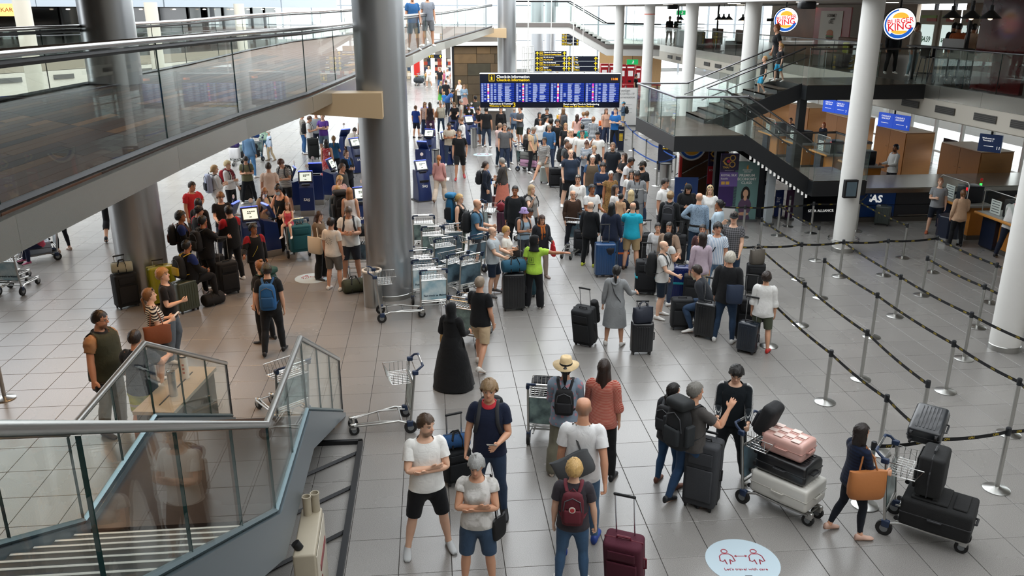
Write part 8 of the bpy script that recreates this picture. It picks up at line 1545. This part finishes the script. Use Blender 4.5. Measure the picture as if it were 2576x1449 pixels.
# queue luggage
S_('black wheeled duffel leaning behind the grey hoodie woman',1474,864,.40,.32,.72,'#16181b','soft',face=-25,tilt=12,handle=.35,cat='bag'); duffel('black leather jacket slung over the leaning duffel',L=.5,r=.08,col='#131416',mx=LM(U(1492,850)+V((0,0,.5)),R(60),0,R(70)),cat='jacket'); S_('black cabin case in front of the grey hoodie woman',1612,888,.40,.25,.56,'#15171b',face=10,handle=.36); softbag('navy zipped bag on the grey hoodie woman\'s cabin case',LM(U(1612,888)+V((0,0,.62)),R(8)),.38,.2,.28,'#1a2130',.1,name='carry_bag')
Q=[('black suitcase in a plain cover',1712,826,.42,.28,.58,'#15171a','soft',10,0,None),('black and silver banded hard suitcase',1774,848,.42,.28,.66,'#17191c','hard',-20,.45,None),('navy hard suitcase with silver frame beside the boy in red shoes',1878,886,.36,.24,.54,'#16202c','hard',-20,.45,None),('large black suitcase behind the silver-haired man',1878,852,.46,.30,.78,'#15161a','soft',0,.4,None),('black wheeled case at the checked shirt man\'s hand',1896,736,.40,.28,.62,'#17181b','soft',5,.35,None),('royal blue ribbed suitcase with turquoise strap',1709,752,.46,.30,.70,'#15286a','hard',5,.0,'#2aa6b8'),('black suitcase with turquoise strap behind the yellow-striped backpack',1622,738,.46,.30,.72,'#15171b','soft',5,.35,'#2aa6b8'),('blue ribbed suitcase with a dark backpack on it',1520,694,.48,.30,.76,'#1d4470','hard',10,.4,None),('blue suitcase with orange strap beside the navy blazer',1557,672,.44,.28,.68,'#1a3866','hard',5,.3,'#c2602a'),('large black suitcase behind the turquoise polo',1624,668,.46,.30,.76,'#141518','soft',15,.3,None),('black suitcase among the seated girls',1700,660,.44,.28,.66,'#17181b','soft',0,.3,None),('dark suitcase at the lilac shirt woman\'s feet',1742,772,.44,.28,.66,'#17191d','soft',0,.4,None),('black suitcase under the hooded person\'s arm',1735,610,.46,.3,.7,'#121417','soft',0,.3,None),('patterned silver cabin case beside the stepping girl',1370,460,.34,.24,.54,'#aab4b0','hard',-10,.45,None),('black soft bag on the floor behind the silver cabin case',1398,470,.50,.36,.62,'#141519','soft',0,.0,None),('dark red suitcase behind the flight attendant',1262,528,.58,.28,.40,'#4a1f22','hard',-20,.0,None),('black roller bag of the flight attendant',1262,500,.50,.28,.44,'#121317','soft',-20,.0,None),('olive grey cabin case against the blue counter panel',2217,566,.42,.26,.52,'#3f4744','hard',-5,.0,None),('orange suitcase beside the queue totem',1516,330,.44,.28,.50,'#d2652a','hard',0,.3,None),('yellow case under the board',1408,318,.36,.24,.56,'#e0a92a','hard',0,.3,None),('dark blue case beside the orange one',1512,362,.46,.3,.76,'#17213c','hard',0,.0,None),('black case behind the woman in white blouse',1424,500,.44,.3,.66,'#15161a','soft',0,.3,None),('dark case between the brown jacket and the blue suitcase',1462,640,.40,.26,.6,'#1b1d22','soft',5,.4,None)]
for lb,x,y,w,d,h,col,kd,f,hd_,sp in Q:S_(lb,x,y,w,d,h,col,kd,face=f,handle=hd_,strap=sp,hc='#9a9c9e')
softbag('grey canvas bag on the checked shirt man\'s case',LM(U(1896,736)+V((0,0,.68)),R(5)),.34,.2,.32,'#5c564e',.08,name='carry_bag'); duffel('dark patterned backpack lying on the blue ribbed suitcase',L=.34,r=.13,col='#1a1a22',mx=LM(U(1528,694)+V((0,-.15,.55)),R(80),0,R(75)),cat='backpack')
c=cart(1312,428,-120,'trolley stacked with grey and pink suitcases',2); lying(c,'pink suitcase at the bottom of the far stacked trolley',.0,.2,.5,.28,.7,col='#b98aa8'); lying(c,'grey suitcase in the middle of the far stacked trolley',.0,.49,.5,.28,.7,col='#6f706c'); S_('black case on top of the far stacked trolley',w=.5,d=.3,h=.42,col='#131417',mx=on_cart(c,0,.35,.79),kind='soft'); c=cart(1060,214,150,'far trolley with a large dark bag before the shops',2); duffel('large dark bag on the far trolley',L=.8,r=.24,col='#2a3036',mx=on_cart(c,0,.4,.2)); c=cart(1130,262,60,'trolley by the family in front of the stone wall',2); cart(1452,632,160,'trolley held by the man in brown leather jacket',0)
# kiosks
for x,y,f,rd,lb in((640,652,8,False,'blue kiosk with lit screen facing the camera among the sports team'),(600,636,-115,False,'blue kiosk turned to the far side beside the sports team'),(684,640,112,False,'blue kiosk turned toward the woman in black tank top'),(776,540,-4,False,'blue kiosk with SAS lettering facing the camera in the middle row'),(744,526,-82,False,'blue kiosk seen from its side beside the striped boy'),(800,512,175,False,'blue kiosk seen from behind in the middle row'),(838,500,68,False,'blue kiosk beside the grey blazer man'),(914,590,10,False,'blue kiosk partly hidden by the thick column'),(896,432,30,True,'rounded blue kiosk left of the thick column'),(872,402,-150,True,'rounded blue kiosk behind the teal shirted attendant'),(1124,412,16,True,'rounded blue kiosk behind the walking man in black'),(1082,404,-18,True,'rounded blue kiosk left of the steel bin'),(1062,502,22,True,'rounded blue kiosk just right of the thick column'),(1066,440,150,True,'rounded blue kiosk turned away near the thick column'),(1072,336,10,True,'rounded blue kiosk beside the football shirt'),(1180,362,20,True,'rounded blue kiosk beside the vested agent'),(1142,340,-20,True,'rounded blue kiosk in the back row'),(1186,336,30,True,'rounded blue kiosk nearest the stone wall')):kiosk(x,y,f,lb,rd)
bin_(826,424,'steel cylinder bin between the kiosks left of the column',.14,.95); bin_(1097,430,'steel cylinder bin between the rounded kiosks',.15,.85); bin_(1192,372,'steel cylinder bin beside the boy in white shirt',.14,.9); bin_(1672,470,'steel bin behind the man in white shirt',.2,.85)
o=empty('service_desk',U(1248,326),-YAW,'small stone clad service desk under the board','desk'); MB().box((0,0,.5),(.9,.5,1.0)).build('body',M('desk_stone','#5a5148',.6,var=.2),o); MB().box((0,0,1.02),(1.0,.6,.05)).build('top',whitep,o)
# table, cabinet near the stairs
tb=empty('metal_table',(-3.72,11.2,0),R(-8),'pale topped table with two cylinders behind the stair glass','table'); MB().box((0,0,.88),(.56,1.5,.05)).build('top',M('table_top','#a89a86',.35),tb); MB().box((0,0,.43),(.5,1.42,.84)).build('body',M('table_body','#5a534a',.5),tb); MB().box((0,0,.908),(.02,1.1,.006)).build('slot',blackp,tb)
for y,m_,r_,h_,lb,nm in((-.25,steel,.055,.36,'steel cylinder standing on the table behind the stair glass','steel_can'),(.35,M('cup_white','#dcd6cc',.5),.055,.34,'white printed cylinder standing on the table behind the stair glass','printed_can')):
    o=empty(nm,tb.matrix_world@V((.0,y,.905))if False else V((-3.72+.03,11.2+y,.905)),0,lb,'canister'); MB().lathe([(r_,0),(r_,h_)],20).build('can_body',m_,o,40); MB().lathe([(r_+.003,h_-.01),(r_+.003,h_+.01),(r_-.012,h_+.01),(r_-.012,h_-.04)],20).build('can_rim',blackp if nm!='steel_can' else chrome,o,40)
    if nm!='steel_can':
        for z in(.10,.16,.22):MB().box((.0,-r_-.002,z),(.03,.004,.03)).build('print_mark',M('cup_print','#a8553a',.5),o)
mc=empty('service_cabinet',(-1.40,7.55,0),R(2),'beige service cabinet with two pipes beside the stairs','cabinet'); cbm=M('cabinet_beige','#a89f8c',.5,var=.06); MB().rbox((0,0,.45),(.22,.85,.9),.02,.02).build('casing',cbm,mc,50); d_=MB().rbox((.115,0,.45),(.02,.78,.8),.008,.01).build('door',M('cabinet_door','#b5ad9c',.45),mc,50); MB().box((.128,.05,.58),(.008,.5,.08)).build('red_label',M('label_red','#7a2a2c',.5),d_); MB().ball((.13,-.15,.42),(.006,.03,.05),10,6).build('sticker',M('label_red'),d_)
for x,y in((-.03,.3),(.05,.36)):MB().lathe([(.045,.88),(.045,1.10),(.05,1.10),(.05,1.12),(.038,1.12),(.038,1.06)],18,c=(x,y,0)).build('pipe',cbm,mc,40)
MB().cyl((-.05,-.3,.90),(-.09,-.3,.97),.045,n=14).build('black_knob',blackp,mc,40)
# queue posts with black belts
ORD=['first','second','third','fourth','fifth','sixth']
LANES={'in the row before the airline banners':[('a1',1868,597,0),('a2',1955,593,0),('a4',2039,587,0),('a5',2153,582,0),('a6',2270,649,0)],'in the short row behind the checked shirt':[('b0',1981,570,0),('b1',1909,633,0),('b2',2051,656,0)],'in the row crossing at the white column':[('c0',1908,614,1),('c1',2007,703,0),('c2',2111,696,0),('c3',2222,693,0),('c4',2344,685,0)],'in the lane from the grey canvas bag':[('d1',2013,818,0),('e1',2165,954,0),('m',2312,1098,0)],'in the lane through the middle of the maze':[('d2',2063,749,0),('d3',2192,848,0),('k',2378,985,0),('o',2537,1092,0)],'in the lane ending at the right column':[('e2',2251,796,0),('j',2424,903,0)],'in the lane closest to the desks':[('d4',2318,743,0),('i',2458,824,0),('h',2490,762,0)],'in the lane along the waiting crowd':[('f0',1934,871,0),('g',2075,1012,0),('l',2210,1138,0)],'in the front row beside the woman in navy':[('p',2200,1111,1),('q',2353,1094,1),('r',2506,1231,0)]}
for lane,ps in LANES.items():
    for k,(key,x,y,tp)in enumerate(ps):post(key,x,y,'steel queue post, %s %s'%(ORD[k],lane),bool(tp))
for a,b in(('a1','a2'),('a2','a4'),('a4','a5'),('a5','a6'),('a2','b2'),('b1','c1'),('c0','c1'),('c1','c2'),('c2','c3'),('c3','c4'),('c0','d1'),('d1','e1'),('e1','m'),('d2','d3'),('d3','k'),('k','o'),('c2','e2'),('e2','j'),('d4','i'),('c4','h'),('f0','g'),('g','l'),('l','q'),('p','q'),('q','r')):belt(a,b)
for a,x,y in(('j',2640,880),('i',2640,790),('h',2640,720),('o',2660,1040),('r',2700,1060),('a1',1800,517),('c0',1840,618),('a5',2200,470)):
    e=U(x,y,.845); e.z=0; belt(a,None,end=e)
BL={'of the blue belts behind the black capped man':[('s1',1590,379,0),('s2',1591,430,0),('s3',1624,405,0),('s4',1651,468,0),('s5',1656,425,0),('s6',1697,452,0)],'of the blue belts beyond the landing':[('u1',1570,352,0),('u2',1543,340,0),('u3',1690,388,0),('u4',1640,352,0)]}
for lane,ps in BL.items():
    for k,(key,x,y,tp)in enumerate(ps):post(key,x,y,'steel queue post, %s %s'%(ORD[k],lane),bool(tp))
for a,b in(('u2','u1'),('u1','s1'),('s1','s3'),('s3','s5'),('s5','s6'),('s2','s4'),('s4','s6'),('u4','u3'),('s1','u4')):belt(a,b,belt_blue,.04,False)
post('v',12,1003,'lone steel queue post at the picture\'s left edge'); post('w',960,744,'slim steel post beside the lined bin')if False else None
# round floor stickers
for x,y,lb,r_,fn in((1868,1412,'round pale blue distancing sticker on the near floor',.42,True),(1215,389,'round white distancing sticker far along the aisle',.42,False),(785,700,'round pale sticker under the brown blazer woman',.4,False)):
    g=U(x,y); o=empty('floor_sticker',(g.x,g.y,.002),-YAW,lb,'sticker'); MB().cyl((0,0,0),(0,0,.001),r_,n=48).build('disc',M('sticker_pale','#b9ccd6' if True else '',.5),o,40)
    rd=M('sticker_red','#a8394a',.5); m=MB()
    for sx in(-1,1):
        X=sx*.17; m.tube([(X+.035*cos(a),.18+.035*sin(a),.003)for a in np.linspace(0,2*pi,17)[:-1]],.006,4,closed=True); m.tube([(X-.02,-.06,.003),(X-.03,.02,.003),(X-.055,-.01,.003),(X-.085,.0,.003),(X-.075,.09,.003),(X-.04,.13,.003),(X+.04,.13,.003),(X+.075,.09,.003),(X+.085,.0,.003),(X+.055,-.01,.003),(X+.03,.02,.003),(X+.02,-.06,.003)],.006,4)
    m.tube([(-.07,.09,.003),(.07,.09,.003)],.005,4); m.tube([(-.05,.105,.003),(-.07,.09,.003),(-.05,.075,.003)],.005,4); m.tube([(.05,.105,.003),(.07,.09,.003),(.05,.075,.003)],.005,4); m.build('pictogram',rd,o)
    if fn:text("Let's travel with care",.058,rd,o,TM(0,-.15,.003,(1,0,0),(0,1,0)),'CENTER'); MB().box((0,-.29,.002),(.08,.06,.002)).build('badge',navy,o)
# small print and ribs are too fine to pick apart
for o in bpy.data.objects:
    if o.type=='MESH' and o.name.split('.')[0]in('flight_text','status_chip','row_shade','belt_print','ribs','lettering','display_icons','notice_print','wire_basket','pictogram','info_symbol','arrow','symbol_frame','printed_figure'):o['kind']='stuff'
# ================================================================ restaurant furniture and small fittings
dkw=M('seat_dark','#1d1a19',.5)
def stool(px,py,X,label):
    p=onX(px,py,X); o=empty('bar_stool',(p.x,p.y,GZ),0,label,'stool'); MB().rbox((0,0,.74),(.34,.34,.05),.015,.05).build('seat',dkw,o,50)
    for sx in(-1,1):
        for sy in(-1,1):MB().cyl((sx*.13,sy*.13,.72),(sx*.19,sy*.19,0),.014,n=8).build('leg',black_metal,o)
    MB().tube([(.17*a,.17*b,.25)for a,b in((1,1),(-1,1),(-1,-1),(1,-1))],.010,6,closed=True).build('foot_ring',black_metal,o)
    MB().rbox((0,.16,.92),(.34,.03,.3),.01,.01).build('backrest',dkw,o,50)
for px,X,lb in((2330,15.6,'black bar stool nearest the second burger sign behind the glass'),(2360,15.7,'black bar stool second along the gallery glass'),(2405,15.6,'black bar stool below the orange hoodie'),(2440,15.7,'black bar stool beside the red partition')):stool(px,170,X,lb)
p=onX(2400,120,15.55); o=empty('bar_table',(15.6,p.y+.9,GZ),0,'long dark bar table with grey screen along the gallery rail','table'); MB().box((0,0,1.05),(.45,2.8,.05)).build('top',dkw,o); [MB().box((0,y,.52),(.08,.08,1.04)).build('leg',black_metal,o)for y in(-1.25,0,1.25)]; MB().box((.1,-.6,1.2),(.03,1.1,.25)).build('table_screen',hexmat('#9a9896',.5),o)
for px,py,X,lb in((2112,150,16.4,'dark bench with yellow cushion behind the upper platform'),(1790,110,16.8,'red and brown bench with tables far along the gallery'),(1850,110,16.8,'brown bench beside the third white column')):
    p=onX(px,py,X); o=empty('bench',(X,p.y,GZ),R(-90),lb,'bench'); MB().rbox((0,0,.25),(1.7,.6,.5),.03,.04).build('seat',hexmat('#3a2620' if 'red' not in lb else '#7a2a26',.6),o,50); MB().rbox((0,.32,.65),(1.7,.14,.9),.03,.04).build('backrest',hexmat('#5a3a28',.6),o,50)
    if 'yellow' in lb:MB().rbox((.2,.12,.72),(.42,.14,.42),.06,.06).build('cushion',hexmat('#b5b52a',.8),o,60)
    t=empty('cafe_table',(X-.85,p.y,GZ),0,'small round cafe table in front of the '+' '.join(lb.split()[:3 if 'red' not in lb else 4]),'table'); MB().lathe([(.36,.72),(.36,.75)],24).build('top',hexmat('#8a6a4a',.4),t,40); MB().cyl((0,0,.02),(0,0,.72),.03,n=10).build('stem',black_metal,t); MB().lathe([(.24,0),(.22,.02)],20).build('base',black_metal,t)
p=onX(1725,110,15.9); o=empty('food_counter',(16.1,p.y,GZ),R(-90),'glass food counter with bright shelves behind the far gallery rail','counter'); MB().box((0,0,.45),(4.2,.7,.9)).build('base',hexmat('#6d6a66',.5),o); pane(o,V((-2.1,-.3,.9)),V((2.1,-.3,.9)),.45); [MB().box((0,0,z),(4.1,.55,.03)).build('shelf',hexmat('#d8d8d4',.3),o)for z in(.92,1.12,1.34)]
for px,X in((2440,15.9),(2482,15.9),(1705,15.9),(1805,16),(1873,16)):
    p=onX(px,60,X); o=MB().box((X,p.y,5.06),(.08,.08,2.4)).build('gallery_post',black_metal,gal)
for px,py,X,lb in((1715,32,17.0,'green running man exit sign in the gallery'),(1591,156,12.5,'green exit sign near the ticket machines')):
    p=onX(px,py,X); o=empty('exit_sign',p,-YAW,lb,'sign'); MB().box((0,0,0),(.7,.06,.3)).build('light_box',M('exit_green','#1f9a55',.4,emit=.8),o); poly(m:=MB(),[(-.05,-.08),(.02,.0),(.0,.08),(.06,.1),(.1,.02),(.06,-.1)],-.035); m.build('figure',wht,o); MB().cyl((0,0,.15),(0,0,6.27-p.z),.012,n=6).build('hanger',black_metal,o)
